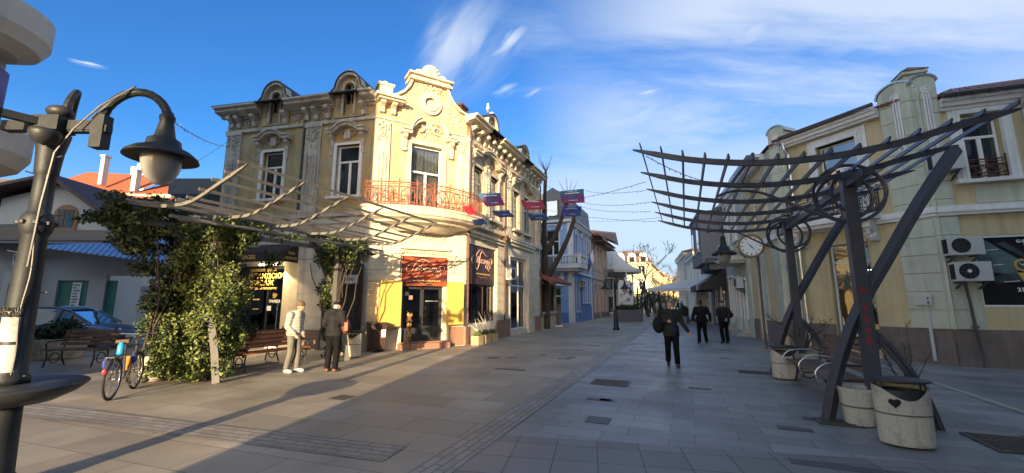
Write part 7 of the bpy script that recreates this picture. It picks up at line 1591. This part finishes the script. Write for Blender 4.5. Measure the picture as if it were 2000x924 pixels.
# ---------------------------------------------------------------- people
def _tap(b, p, q, r0, r1, n=3, seg=10, fx=1.0, fy=1.0):
    p, q = Vector(p), Vector(q); b.tube([tuple(p.lerp(q, i/n)) for i in range(n+1)], [r0+(r1-r0)*i/n for i in range(n+1)], seg); b.blob(tuple(p), r0*.995, 10); b.blob(tuple(q), r1*.995, 10)
def fuse(b, name, m, parent, vox=.014, smooth=4):
    """merge overlapping shapes into one continuous skin"""
    me = bpy.data.meshes.new(name); me.from_pydata([tuple(v) for v in b.v], [], b.f); me.update()
    o = bpy.data.objects.new('tmp', me); COL.objects.link(o)
    r_ = o.modifiers.new('r', 'REMESH'); r_.mode = 'VOXEL'; r_.voxel_size = vox
    s_ = o.modifiers.new('s', 'SMOOTH'); s_.iterations = smooth; s_.factor = .6
    dg = bpy.context.evaluated_depsgraph_get(); dg.update(); m2 = bpy.data.meshes.new_from_object(o.evaluated_get(dg)); bpy.data.objects.remove(o); bpy.data.meshes.remove(me)
    m2.name = name; m2.materials.clear(); m2.materials.append(M[m]); m2.polygons.foreach_set('use_smooth', [True]*len(m2.polygons))
    o = bpy.data.objects.new(name, m2); COL.objects.link(o); o.parent = parent; return o
def person(label, x, y, rz, pose, cl, name='person', group=None):
    """faces local -y; z up; pose holds joint places in metres for a 1.75 m person"""
    t_ = thing(name, label, 'person', (x, y, 0), rz, group)
    P = dict(hip=(0, 0, .93), hipL=(.09, 0, .9), hipR=(-.09, 0, .9), kneeL=(.1, -.02, .49), kneeR=(-.1, -.02, .49), ankL=(.1, .02, .09), ankR=(-.1, .02, .09), toeL=(.12, -.15, .03), toeR=(-.12, -.15, .03),
             chest=(0, 0, 1.28), neck=(0, -.01, 1.47), head=(0, -.03, 1.63), shL=(.19, 0, 1.40), shR=(-.19, 0, 1.40), elL=(.25, .03, 1.12), elR=(-.25, .03, 1.12), wrL=(.26, -.04, .87), wrR=(-.26, -.04, .87), face=(0, -1, 0)); P.update(pose)
    V = {k: Vector(v) for k, v in P.items()}; f = V['face'].normalized(); rt = Vector((0, 0, 1)).cross(f).normalized()*-1
    def hands(b, w, el, s_):
        d = (w-el).normalized(); side = d.cross(Vector((0, 1, 0))); side = side.normalized() if side.length > .2 else Vector((1, 0, 0)); n_ = d.cross(side)
        _tap(b, w, w+d*.07, .026, .034, 2, 8)
        for i in range(4):
            o_ = side*(-.027+.018*i); L_ = (.062, .074, .07, .055)[i]; k = w+d*.075+o_; b.tube([tuple(k), tuple(k+d*L_*.5+n_*.006), tuple(k+d*L_*.85+n_*.024)], [.0115, .0105, .008], 6)
        k = w+d*.02+side*(-.03*s_); b.tube([tuple(k), tuple(k+d*.035-side*.018*s_), tuple(k+d*.06-side*.014*s_+n_*.012)], [.013, .012, .009], 6)
    # body: one continuous skin
    b = MB(); h = V['head']
    b.blob(tuple(h+Vector((0, 0, .02))), (.078, .095, .105), 14); b.blob(tuple(h+f*.035-Vector((0, 0, .055))), (.055, .055, .055), 12); b.blob(tuple(h+f*.1-Vector((0, 0, .015))), (.016, .016, .02), 8); b.tube([tuple(h+f*.085+Vector((0, 0, .02))), tuple(h+f*.108-Vector((0, 0, .02)))], [.009, .015], 6)
    for s_ in (-1, 1): b.blob(tuple(h+rt*s_*.08-Vector((0, 0, .005))), (.014, .022, .03), 8); b.blob(tuple(h+f*.075+rt*s_*.035-Vector((0, 0, .03))), (.026, .024, .024), 8)
    b.blob(tuple(h+f*.088-Vector((0, 0, .052))), (.026, .014, .010), 8)
    _tap(b, h-Vector((0, 0, .06)), V['neck']-Vector((0, 0, .02)), .052, .058); _tap(b, V['neck']-Vector((0, 0, .06)), V['chest'], .09, .12); _tap(b, V['chest'], V['hip'], .12, .12)
    for s_ in 'LR':
        _tap(b, V['sh'+s_], V['el'+s_], .05, .04); _tap(b, V['el'+s_], V['wr'+s_], .038, .027); hands(b, V['wr'+s_], V['el'+s_], 1 if s_ == 'L' else -1)
        _tap(b, V['hip'+s_], V['knee'+s_], .075, .05); _tap(b, V['knee'+s_], V['ank'+s_], .05, .036); _tap(b, V['ank'+s_]-Vector((0, 0, .03)), V['toe'+s_], .036, .028)
    body = fuse(b, 'body', 'skin', t_, .011, 3)
    # trousers
    b = MB(); _tap(b, V['hip']+Vector((0, 0, .08)), V['hip']-Vector((0, 0, .02)), .135, .15); b.blob(tuple(V['hip']), (.165, .12, .12), 12)
    for s_ in 'LR':
        k = cl.get('loose', 1.13); _tap(b, V['hip'+s_], V['knee'+s_], .098*k, .07*k); _tap(b, V['knee'+s_], V['ank'+s_]+Vector((0, 0, .02)), .07*k, .062*k)
        b.blob(tuple(V['knee'+s_].lerp(V['ank'+s_], .85)), (.066*k, .07*k, .04), 8)
    fuse(b, 'trousers', cl['trousers'], t_, .016, 3)
    for s_ in 'LR':
        b = MB(); a, c = V['ank'+s_], V['toe'+s_]; _tap(b, a-Vector((0, 0, .035)), c+Vector((0, 0, .012)), .05, .04); d = (c-a); d.z = 0; d.normalize(); b.blob(tuple(a-d*.03-Vector((0, 0, .04))), (.045, .045, .04), 8)
        b.v = [Vector((v.x, v.y, max(v.z, min(a.z-.09, c.z-.03)+.002))) for v in b.v]; fuse(b, 'shoe', cl['shoes'], t_, .01, 2)
    # jacket
    b = MB(); hem = cl.get('hem', .86); k = cl.get('puff', 1); w_ = cl.get('wide', 1)
    b.blob(tuple(V['chest']+Vector((0, 0, -.02))), (.205*w_, .135*k, .20), 14); _tap(b, V['chest'], V['hip'], .16*k, .155*k); b.blob(tuple(V['hip']+Vector((0, 0, .05))), (.19*w_, .145*k, .16), 12)
    _tap(b, V['shL'], V['shR'], .085, .085); _tap(b, V['neck']-Vector((0, 0, .07)), V['neck']-Vector((0, 0, .03)), .11, .085)
    L_ = Vector((V['hip'].x, V['hip'].y, hem)); n = 18
    b.lathe([(.165*k, 0), (.175*k, .02), (.17*k, .12), (.12, .14)], n, tuple(L_), w_*1.08, .82)
    for s_ in 'LR':
        _tap(b, V['sh'+s_], V['el'+s_], .083*k, .066*k); _tap(b, V['el'+s_], V['wr'+s_]-(V['wr'+s_]-V['el'+s_]).normalized()*.01, .064*k, .05*k)
    jk = fuse(b, 'jacket', cl['jacket'], t_, .016, 4)
    if cl.get('open'):
        b = MB(); c0 = V['chest']+f*.135; b.prism_ = 0; _tap(b, V['neck']+f*.07-Vector((0, 0, .06)), V['hip']+f*.13, .05, .075); fuse(b, 'shirt', cl['open'], t_, .016, 2)
    if cl.get('hood'): b = MB(); b.blob(tuple(V['neck']-f*.09-Vector((0, 0, .03))), (.13, .075, .075), 12); b.blob(tuple(V['neck']-f*.04), (.11, .10, .05), 10); fuse(b, 'hood', cl['hood'], t_, .014, 3)
    if cl.get('collar'): b = MB(); b.lathe([(.07, -.05), (.078, .03), (.066, .035), (.06, -.05)], 16, tuple(V['neck'])); b.build('collar', cl['collar'], t_, smooth=True)
    # hair and hat
    if cl.get('hair'): b = MB(); b.blob(tuple(h-f*.018+Vector((0, 0, .03))), (.084, .09, .092), 12); b.blob(tuple(h-f*.06-Vector((0, 0, .02))), (.07, .05, .07), 10); fuse(b, 'hair', cl['hair'], t_, .012, 2)
    if cl.get('beard'): b = MB(); b.blob(tuple(h+f*.06-Vector((0, 0, .085))), (.045, .035, .035), 10); fuse(b, 'beard', cl['beard'], t_, .01, 2)
    if cl.get('hat') == 'cap':
        b = MB(); b.blob(tuple(h+Vector((0, 0, .075))-f*.005), (.098, .112, .05), 14); b.blob(tuple(h+f*.10+Vector((0, 0, .055))), (.065, .05, .014), 10); fuse(b, 'flat_cap', cl['hatm'], t_, .011, 2)
    elif cl.get('hat') == 'beanie':
        b = MB(); b.blob(tuple(h+Vector((0, 0, .055))-f*.012), (.092, .104, .088), 14); b.lathe([(.093, -.01), (.1, .0), (.1, .04), (.093, .05)], 18, tuple(h+Vector((0, 0, .02))-f*.008), 1, 1.12); fuse(b, 'knitted_hat', cl['hatm'], t_, .011, 2)
    for s_ in (-1, 1): b = MB(); b.blob(tuple(h+f*.087+rt*s_*.031+Vector((0, 0, .006))), (.011, .009, .008), 8); b.build('eye', 'black', t_)
    return t_
mat('jacket_black', (.009, .010, .012), .25, 9, .75, .3, 22, spec=.12); mat('jacket_dark', (.016, .017, .019), .25, 9, .75, .3, 22, spec=.12); mat('jacket_olive', (.028, .032, .028), .2, 9, .8, .3, 20, spec=.12); mat('trousers_black', (.006, .006, .008), .2, 8, .8, .2, 20, spec=.12)
mat('trousers_grey', (.13, .125, .11), .12, 8, .85, .3, 18); wavemat('down_pale', (.35, .35, .31), (.325, .325, .285), 'Z', 4.2, .6, .3, dist=1.0); mat('wool_brown', (.13, .085, .05), .2, 30, .95, .5, 80); mat('cap_grey', (.16, .15, .13), .3, 40, .9, .3, 80)
mat('shoe_pale', (.5, .47, .42), .1, 8, .6, .1); mat('shoe_black', (.015, .014, .013), .2, 8, .5, .1); mat('shoe_brown', (.20, .10, .06), .2, 8, .6, .1); mat('hair_grey', (.3, .29, .28), .2, 40, .9, .3, 80); mat('hair_dark', (.02, .016, .013), .2, 40, .8, .3, 80)
mat('bag_black', (.015, .015, .018), .2, 8, .7, .2, 20, spec=.12); mat('bag_red', (.16, .03, .025), .2, 8, .7, .2, 20); mat('shirt_navy', (.02, .028, .05), .2, 8, .8, .2, spec=.12)
# man in the pale padded jacket: stands side-on, looking right, hands low in front holding a strap
person('man in a pale padded jacket, brown knitted hat and grey trousers, hands held low', -5.28, 10.2, R(72), dict(head=(0, -.12, 1.56), neck=(0, -.05, 1.43), chest=(0, .02, 1.24), shL=(.17, 0, 1.36), shR=(-.17, 0, 1.36), elL=(.21, .05, 1.08), elR=(-.21, .02, 1.08), wrL=(.1, -.16, .90), wrR=(-.14, -.15, .90), face=(0, -1, -.12), kneeL=(.1, -.05, .49), ankL=(.11, -.03, .09), toeL=(.13, -.2, .03), ankR=(-.11, .07, .09), toeR=(-.13, -.1, .03)),
       dict(trousers='trousers_grey', jacket='down_pale', shoes='shoe_pale', puff=1.12, hem=.87, hood='down_pale', hat='beanie', hatm='wool_brown', loose=1.02, collar='down_pale'))
m2_ = person('man in a black hooded jacket and cap seen from behind, red bag at his side', -4.38, 10.32, R(172), dict(head=(0, -.1, 1.55), neck=(0, -.03, 1.45), elL=(.27, .0, 1.12), elR=(-.27, .02, 1.12), wrL=(.17, -.12, .98), wrR=(-.2, -.14, .98), face=(-.3, -1, -.25), hipL=(.09, 0, .9), ankL=(.1, .02, .09), ankR=(-.1, .02, .09)),
       dict(trousers='trousers_black', jacket='jacket_dark', shoes='shoe_brown', hood='jacket_dark', hair='hair_grey', hat='cap', hatm='jacket_black', hem=.84, wide=1.08, puff=1.06))
sb_ = thing('shoulder_bag', 'dark red shoulder bag hanging beside the man in the black hooded jacket', 'bag', (-4.10, 10.34, .98)); b = MB(); b.blob((0, 0, .1), (.1, .13, .19), 12); b.build('bag', 'bag_red', sb_, smooth=True); b = MB(); b.box(.02, .1, -.15, -.11, .0, .2); b.build('pocket', 'iron_red', sb_); b = MB(); b.tube([(0, 0, .25), (-.12, -.04, .44), (-.22, -.03, .5)], .014, 5); b.build('strap', 'bag_black', sb_)
# walking man with a shoulder bag
person('elderly man in a flat cap and dark open jacket striding towards the viewer', 4.22, 11.12, R(-16), dict(head=(.02, -.08, 1.60), neck=(0, -.03, 1.46), elR=(-.34, .06, 1.14), wrR=(-.10, -.16, 1.16), elL=(.28, .02, 1.13), wrL=(.42, -.02, .90), face=(.45, -1, -.15), kneeL=(.09, -.12, .50), ankL=(.1, -.14, .09), toeL=(.11, -.32, .05), kneeR=(-.1, .02, .48), ankR=(-.1, .16, .12), toeR=(-.11, .0, .03)),
       dict(trousers='trousers_black', jacket='jacket_olive', shoes='shoe_black', hat='cap', hatm='cap_grey', hair='hair_grey', beard='white_trim', open='shirt_navy', hem=.78, wide=1.12, collar='jacket_olive'))
sb_ = thing('shoulder_bag', 'round black shoulder bag carried by the striding man in the flat cap', 'bag', (3.92, 11.18, .92)); b = MB(); b.blob((0, 0, .14), (.17, .14, .22), 12); b.build('bag', 'bag_black', sb_, smooth=True); b = MB(); b.tube([(-.02, -.02, .33), (.02, -.05, .5), (.14, .0, .58)], .02, 5); b.build('strap', 'bag_black', sb_)
person('man with dark hair in a black jacket walking away, left of the two', 7.76, 17.1, R(166), dict(elL=(.31, .04, 1.14), elR=(-.31, .04, 1.14), wrL=(.34, -.03, .90), wrR=(-.34, -.03, .90), ankL=(.14, .06, .10), ankR=(-.14, -.04, .09), kneeL=(.12, -.04, .49), toeR=(-.17, -.2, .03), toeL=(.17, -.1, .04), head=(0, -.03, 1.62)),
       dict(trousers='trousers_black', jacket='jacket_black', shoes='shoe_black', hair='hair_dark', hem=.84, wide=1.2, puff=1.12))
person('man in a cap and dark jacket walking away with hands clasped behind his back', 8.66, 17.1, R(178), dict(elL=(.28, .14, 1.13), elR=(-.28, .14, 1.13), wrL=(.06, .20, .97), wrR=(-.06, .20, .99), head=(0, -.06, 1.58), neck=(0, -.02, 1.44), shL=(.18, .01, 1.36), shR=(-.18, .01, 1.36), ankL=(.09, .05, .1), toeL=(.1, -.11, .03)),
       dict(trousers='trousers_black', jacket='jacket_dark', shoes='shoe_black', hair='hair_grey', hat='cap', hatm='jacket_dark', hem=.86, wide=1.18, puff=1.08))
# far crowd: small walkers
def walker(label, x, y, rz, top, bottom, src=[None]):
    t_ = thing('person', label, 'person', (x, y, 0), rz, 'far pedestrians at the end of the street')
    b = MB(); _tap(b, (0, 0, 1.6), (0, 0, 1.48), .1, .06, 1, 8); b.blob((0, 0, 1.64), (.085, .095, .115), 8); b.build('body', 'skin', t_, smooth=True)
    b = MB(); b.blob((0, .012, 1.67), (.092, .1, .1), 8); b.build('hair', 'hair_dark', t_, smooth=True)
    b = MB(); _tap(b, (0, 0, 1.36), (0, 0, .92), .19, .17, 2, 8)
    for s_ in (-1, 1): _tap(b, (.2*s_, 0, 1.38), (.28*s_, .03*s_, .92), .07, .05, 2, 6)
    b.build('jacket', top, t_, smooth=True)
    b = MB()
    for s_ in (-1, 1): _tap(b, (.08*s_, 0, .92), (.1*s_, -.14*s_, .06), .1, .06, 2, 6); b.blob((.1*s_, -.14*s_-.05, .05), (.05, .12, .05), 6)
    b.build('trousers', bottom, t_, smooth=True)
r4 = random.Random(4)
mat('coat_red', (.25, .03, .03), .1, 5, spec=.12); mat('coat_blue', (.04, .09, .2), .1, 5, spec=.12); mat('coat_beige', (.4, .33, .24), .1, 5, spec=.12)
desc = {'jacket_black': 'black', 'coat_red': 'red', 'coat_blue': 'blue', 'coat_beige': 'beige', 'white_render': 'white', 'jacket_olive': 'olive green', 'trousers_grey': 'grey'}
spots = [(1296, 42, 'white_render'), (1283, 44, 'coat_beige'), (1276, 60, 'jacket_black'), (1290, 55, 'coat_blue'), (1325, 62, 'jacket_black'), (1331, 52, 'coat_blue'), (1337, 66, 'coat_red'), (1342, 80, 'jacket_black'), (1352, 58, 'jacket_black'), (1357, 60, 'coat_beige'), (1320, 75, 'coat_beige'), (1313, 82, 'jacket_olive'), (1347, 95, 'white_render'), (1333, 100, 'jacket_black'), (1326, 92, 'coat_blue'), (1308, 66, 'jacket_black'), (1301, 74, 'coat_red'), (1339, 112, 'trousers_grey'), (1345, 70, 'jacket_olive'), (1329, 120, 'jacket_black'), (1336, 130, 'coat_beige')]
order = ['nearest', 'second', 'third', 'fourth', 'fifth', 'sixth', 'farthest']; cnt = {}
for u, Y, m_ in sorted(spots, key=lambda s: s[1]):
    c = cnt.get(m_, 0); cnt[m_] = c+1
    walker('%s far pedestrian in a %s coat, %s' % (order[c], desc[m_], 'towards the left side of the crowd' if u < 1320 else 'in the middle of the promenade'), (u-1000)/810*Y, Y, r4.uniform(0, 6.28), m_, r4.choice(('trousers_black', 'trousers_grey', 'shirt_navy')))

# ---------------------------------------------------------------- bicycle
bk = thing('bicycle', 'bicycle with fat mudguards, blue bottle and orange frame bag leaning by the ivy', 'bicycle', (-7.14, 7.86, 0), R(115))
mat('bike_red', (.4, .03, .03), .1, 5, .4, 0); mat('bottle_blue', (.02, .30, .60), .1, 5, .35, 0); mat('bag_blue', (.02, .04, .22), .2, 5, .7, .1); mat('bag_orange', (.45, .16, .03), .2, 5, .7, .1); mat('tyre', (.02, .019, .018), .2, 20, .85, .3, 80); mat('tyre_wall', (.3, .2, .12), .1, 20, .8)
for sx_, nm in ((-.52, 'rear_wheel'), (.52, 'front_wheel')):
    b = MB(); b.tube([(sx_+.33*math.cos(a), 0, .35+.33*math.sin(a)) for a in [2*PI*i/40 for i in range(40)]], .021, 8, closed=True); wl = b.build(nm, 'tyre', bk, smooth=True)
    b = MB(); b.tube([(sx_+.305*math.cos(a), 0, .35+.305*math.sin(a)) for a in [2*PI*i/40 for i in range(40)]], .013, 6, closed=True); b.build('rim', 'chrome', wl, smooth=True)
    b = MB()
    for i in range(18): a = 2*PI*i/18; b.tube([(sx_+.02*math.cos(a+1), .025*(-1)**i, .35+.02*math.sin(a+1)), (sx_+.3*math.cos(a), 0, .35+.3*math.sin(a))], .0025, 4)
    b.M = T(sx_, 0, .35) @ Matrix.Rotation(PI/2, 4, 'X'); b.lathe([(0, -.05), (.025, -.05), (.018, 0), (.025, .05), (0, .05)], 10); b.build('spokes', 'chrome', wl)
    b = MB(); b.tube([(sx_+.36*math.cos(a), 0, .35+.36*math.sin(a)) for a in [R(20 if sx_ < 0 else 40)+R(140 if sx_ < 0 else 110)*i/14 for i in range(15)]], .028, 6, flat=.5); b.build('mudguard', 'gutter', bk)
b = MB(); 
for a, c, r_ in (((-.12, 0, .84), (.36, 0, .86), .017), ((.40, 0, .78), (-.04, 0, .30), .019), ((-.15, 0, .92), (-.04, 0, .30), .017), ((-.04, 0, .30), (-.52, .04, .35), .011), ((-.04, 0, .30), (-.52, -.04, .35), .011), ((-.13, 0, .82), (-.52, .04, .35), .009), ((-.13, 0, .82), (-.52, -.04, .35), .009), ((.35, 0, .95), (.42, 0, .70), .02), ((.42, .05, .72), (.52, .05, .35), .013), ((.42, -.05, .72), (.52, -.05, .35), .013)): b.tube([a, c], r_, 8)
b.build('frame', 'gutter', bk)
b = MB(); b.tube([(.35, 0, .95), (.36, 0, 1.04)], .014, 6); b.tube([tuple(v) for v in catmull([(.24, -.32, 1.07), (.32, -.2, 1.07), (.37, 0, 1.05), (.32, .2, 1.07), (.24, .32, 1.07)], 4)], .012, 6); hb_ = b.build('handlebar', 'chrome', bk)
for s_ in (-1, 1): b = MB(); b.tube([(.25, .24*s_, 1.07), (.22, .35*s_, 1.07)], .018, 8); b.build('grip', 'black', hb_)
b = MB(); b.prismz([(-.32, -.09), (-.3, -.1), (-.1, -.03), (.0, -.02), (.0, .02), (-.1, .03), (-.3, .1), (-.32, .09)], .94, 1.0); b.tube([(-.155, 0, .9), (-.17, 0, .95)], .014, 6); b.build('saddle', 'wool_brown', bk, bevel=.015)
b = MB(); b.box(-.75, -.25, -.06, -.045, .73, .745); b.box(-.75, -.25, .045, .06, .73, .745); b.box(-.75, -.735, -.045, .045, .73, .745); b.tube([(-.7, -.05, .73), (-.52, -.05, .36)], .006, 4); b.tube([(-.7, .05, .73), (-.52, .05, .36)], .006, 4); b.build('luggage_rack', 'gutter', bk)
b = MB(); b.lathe([(0, 0), (.05, 0), (.052, .02), (.052, .16), (.03, .19), (.03, .21), (0, .21)], 14, (-.34, 0, .75)); b.build('bottle', 'bottle_blue', bk, smooth=True)
b = MB(); b.blob((-.5, .1, .62), (.14, .06, .12), 10); b.build('pannier', 'bag_blue', bk, smooth=True); b = MB(); b.prism([(.0, .42), (.22, .66), (.05, .68), (-.02, .5)], -.035, .035); b.build('frame_bag', 'bag_orange', bk, bevel=.015); b = MB(); b.blob((.15, -.05, .62), (.05, .05, .1), 8); b.build('tool_pouch', 'bag_blue', bk, smooth=True)
b = MB(); b.blob((-.86, 0, .52), (.03, .04, .05), 8); b.build('rear_lamp', 'bike_red', bk); b = MB(); b.tube([(-.27, 0, .9), (-.3, .02, .82)], .02, 6); b.build('red_tape', 'bike_red', bk)
b = MB(); b.M = T(-.04, -.06, .30) @ Matrix.Rotation(PI/2, 4, 'X'); b.lathe([(.075, -.004), (.095, -.004), (.095, .004), (.075, .004)], 20); b.M = Matrix(); b.tube([(-.04, -.07, .3), (.06, -.09, .17)], .009, 5); b.tube([(-.04, .07, .3), (-.14, .09, .43)], .009, 5); b.box(.0, .11, -.15, -.08, .155, .18); b.box(-.19, -.09, .08, .15, .42, .445); b.build('cranks', 'chrome', bk)
b = MB(); b.tube([(-.1, .03, .3), (-.2, .14, .02)], .008, 5); b.build('kickstand', 'gutter', bk)

# ---------------------------------------------------------------- parked car
mat('car_paint', (.16, .22, .30), .04, 3, .22, 0, metal=.6); mat('rubber', (.015, .015, .015), .1, 9, .8)
car = thing('parked_car', 'blue grey hatchback parked in shade behind the left bench', 'car', (-16.3, 15.3, 0), R(10))
SEC = [(-2.05, .45, .80, .70, .78), (-1.9, .30, .95, .80, .80), (-1.45, .22, .98, .85, .82), (-.9, .22, .98, .88, .84), (0, .22, .97, .88, .84), (.8, .22, .95, .88, .84), (1.3, .22, .88, .86, .80), (1.85, .27, .76, .78, .72), (2.1, .4, .62, .62, .6)]
b = MB(); V = []; n = 10
for x, z0, z1, w0, w1 in SEC:
    zm = (z0+z1)/2; V += [(x, -w0*.92, z0), (x, -w0, zm-.08), (x, -w0*.99, zm+.08), (x, -w1, z1-.06), (x, -w1*.86, z1), (x, w1*.86, z1), (x, w1, z1-.06), (x, w0*.99, zm+.08), (x, w0, zm-.08), (x, w0*.92, z0)]
b.add(V, [(i*n+j, i*n+(j+1) % n, (i+1)*n+(j+1) % n, (i+1)*n+j) for i in range(len(SEC)-1) for j in range(n)]+[tuple(range(n))[::-1], tuple(len(V)-n+j for j in range(n))])
bd = b.build('body', 'car_paint', car, smooth=False); sb2 = bd.modifiers.new('s', 'SUBSURF'); sb2.levels = 2; sb2.render_levels = 2
GS = [(-1.85, .92, .92, .72, .72), (-1.35, .9, 1.36, .80, .60), (-.6, .9, 1.47, .82, .62), (.15, .9, 1.44, .82, .62), (.55, .9, 1.32, .81, .60), (1.25, .86, .88, .74, .68)]
b = MB(); V = []
for x, z0, z1, w0, w1 in GS: V += [(x, -w0, z0), (x, -w1, z1), (x, w1, z1), (x, w0, z0)]
b.add(V, [(i*4+j, i*4+(j+1) % 4, (i+1)*4+(j+1) % 4, (i+1)*4+j) for i in range(len(GS)-1) for j in range(4)]+[(3, 2, 1, 0), (20, 21, 22, 23)]); b.build('windows', 'glass_mirror', car)
b = MB()
for s_ in (-1, 1):
    b.tube([(-1.85, s_*.73, .95), (-1.35, s_*.62, 1.38), (-.6, s_*.64, 1.49), (.15, s_*.64, 1.46), (.55, s_*.62, 1.34), (1.28, s_*.72, .90)], .035, 6)
    for x0, x1 in ((-.75, -.7), (.25, .3)): b.tube([(x0, s_*.83, .95), (x1, s_*.64, 1.46)], .03, 5)
V = [(-1.3, -.58, 1.40), (-.6, -.62, 1.50), (.15, -.62, 1.47), (.4, -.6, 1.39), (.4, .6, 1.39), (.15, .62, 1.47), (-.6, .62, 1.50), (-1.3, .58, 1.40)]
b.add(V, [(0, 1, 6, 7), (1, 2, 5, 6), (2, 3, 4, 5)]); b.build('roof', 'car_paint', car)
for x in (-1.3, 1.32):
    for s_ in (-1, 1):
        b = MB(T(x, s_*.80, .31) @ Matrix.Rotation(PI/2, 4, 'X')); b.lathe([(.19, -.1), (.29, -.1), (.31, -.06), (.31, .06), (.29, .1), (.19, .1)], 22); w_ = b.build('wheel', 'rubber', car); b = MB(T(x, s_*.86, .31) @ Matrix.Rotation(PI/2, 4, 'X')); b.lathe([(0, -.02), (.19, -.03), (.19, .03), (0, .02)], 16); b.build('rim', 'galv', w_)
for s_ in (-1, 1):
    b = MB(); b.blob((1.95, s_*.55, .66), (.16, .18, .09), 10); b.build('headlight', 'glass_mirror', car); b = MB(); b.blob((-1.98, s_*.62, .82), (.08, .12, .16), 8); b.build('tail_light', 'bike_red', car); b = MB(); b.blob((.75, s_*.95, .98), (.08, .1, .07), 8); b.build('mirror', 'car_paint', car)
for s_ in (-1, 1): b = MB(); b.box(-.3, -.12, s_*.875, s_*.9, .78, .81); b.box(.62, .8, s_*.875, s_*.9, .78, .81); b.build('door_handle', 'chrome', car)
b = MB(); b.box(2.1, 2.13, -.25, .25, .38, .48); b.build('number_plate', 'white_print', car)
# ---------------------------------------------------------------- every far-apart piece of a part becomes a part of its own
SKIP = {'leaves', 'inner_leaves', 'foliage', 'crown', 'twigs', 'stems', 'branches', 'shoots', 'thorny_branches', 'body', 'salad', 'hedge', 'plants', 'lettering', 'trousers', 'jacket', 'flowers', 'spokes', 'small_print', 'ornaments', 'script_line', 'rear_walls', 'white_twigs', 'trunk'}
SING = {'left_mouldings': 'left_moulding', 'corner_mouldings': 'corner_moulding', 'street_mouldings': 'street_moulding', 'front_mouldings': 'front_moulding', 'mouldings': 'moulding', 'left_stone_courses': 'left_stone_course', 'corner_stone_courses': 'corner_stone_course', 'street_stone_courses': 'street_stone_course', 'street_downpipes': 'street_downpipe', 'downpipes': 'downpipe', 'doorway_panels': 'doorway_panel', 'balusters': 'baluster', 'posts': 'post', 'spotlights': 'spotlight', 'limbs': 'limb', 'balconies': 'balcony', 'strip_lights': 'strip_light', 'chamfer_stone_strips': 'chamfer_stone_strip', 'front_stone_strips': 'front_stone_strip', 'street_stone_strips': 'street_stone_strip', 'rear_walls': 'rear_wall', 'collar_studs': 'collar_stud', 'shelves': 'shelf', 'windows': 'window', 'tomatoes': 'tomato'}
def pieces(me):
    n = len(me.vertices); par = list(range(n))
    def find(i):
        while par[i] != i: par[i] = par[par[i]]; i = par[i]
        return i
    for e in me.edges:
        a, b = find(e.vertices[0]), find(e.vertices[1])
        if a != b: par[b] = a
    isl = {}
    for i in range(n): isl.setdefault(find(i), []).append(i)
    keys = list(isl); k = len(keys)
    if k < 2 or k > 900: return None
    bx = []
    for q in keys:
        c = [me.vertices[i].co for i in isl[q]]; lo = [min(v[j] for v in c) for j in range(3)]; hi = [max(v[j] for v in c) for j in range(3)]; bx.append((lo, hi, max(hi[j]-lo[j] for j in range(3))))
    p2 = list(range(k))
    def f2(i):
        while p2[i] != i: p2[i] = p2[p2[i]]; i = p2[i]
        return i
    for i in range(k):
        li, hi_, si = bx[i]
        for j in range(i+1, k):
            lj, hj, sj = bx[j]; g = sum(max(0, li[t]-hj[t], lj[t]-hi_[t])**2 for t in range(3))**.5
            if g <= max(.02, .5*max(si, sj)):
                a, b = f2(i), f2(j)
                if a != b: p2[b] = a
    out = {}
    for i in range(k): out.setdefault(f2(i), []).extend(isl[keys[i]])
    return list(out.values()) if len(out) > 1 else None
for o in [x for x in bpy.data.objects if x.type == 'MESH' and x.parent]:
    nm = o.name.split('.')[0]
    if nm in SKIP or o.data.users > 1: continue
    pc = pieces(o.data)
    if nm in SING: o.name = SING[nm]; nm = SING[nm]
    if not pc or len(pc) > 60: continue
    me = o.data; owner = {}
    for q, vs in enumerate(pc):
        for i in vs: owner[i] = q
    fl = [[] for _ in pc]
    for p in me.polygons: fl[owner[p.vertices[0]]].append(list(p.vertices))
    sm = me.polygons[0].use_smooth; m_ = me.materials[0] if me.materials else None; par = o.parent
    for q, vs in enumerate(pc):
        mp = {v: i for i, v in enumerate(vs)}; nm_ = bpy.data.meshes.new(nm); nm_.from_pydata([me.vertices[v].co[:] for v in vs], [], [[mp[v] for v in f] for f in fl[q]]); nm_.update()
        if m_: nm_.materials.append(m_)
        if sm: nm_.polygons.foreach_set('use_smooth', [True]*len(nm_.polygons))
        if q == 0: o.data = nm_
        else: c = o.copy(); c.data = nm_; COL.objects.link(c)
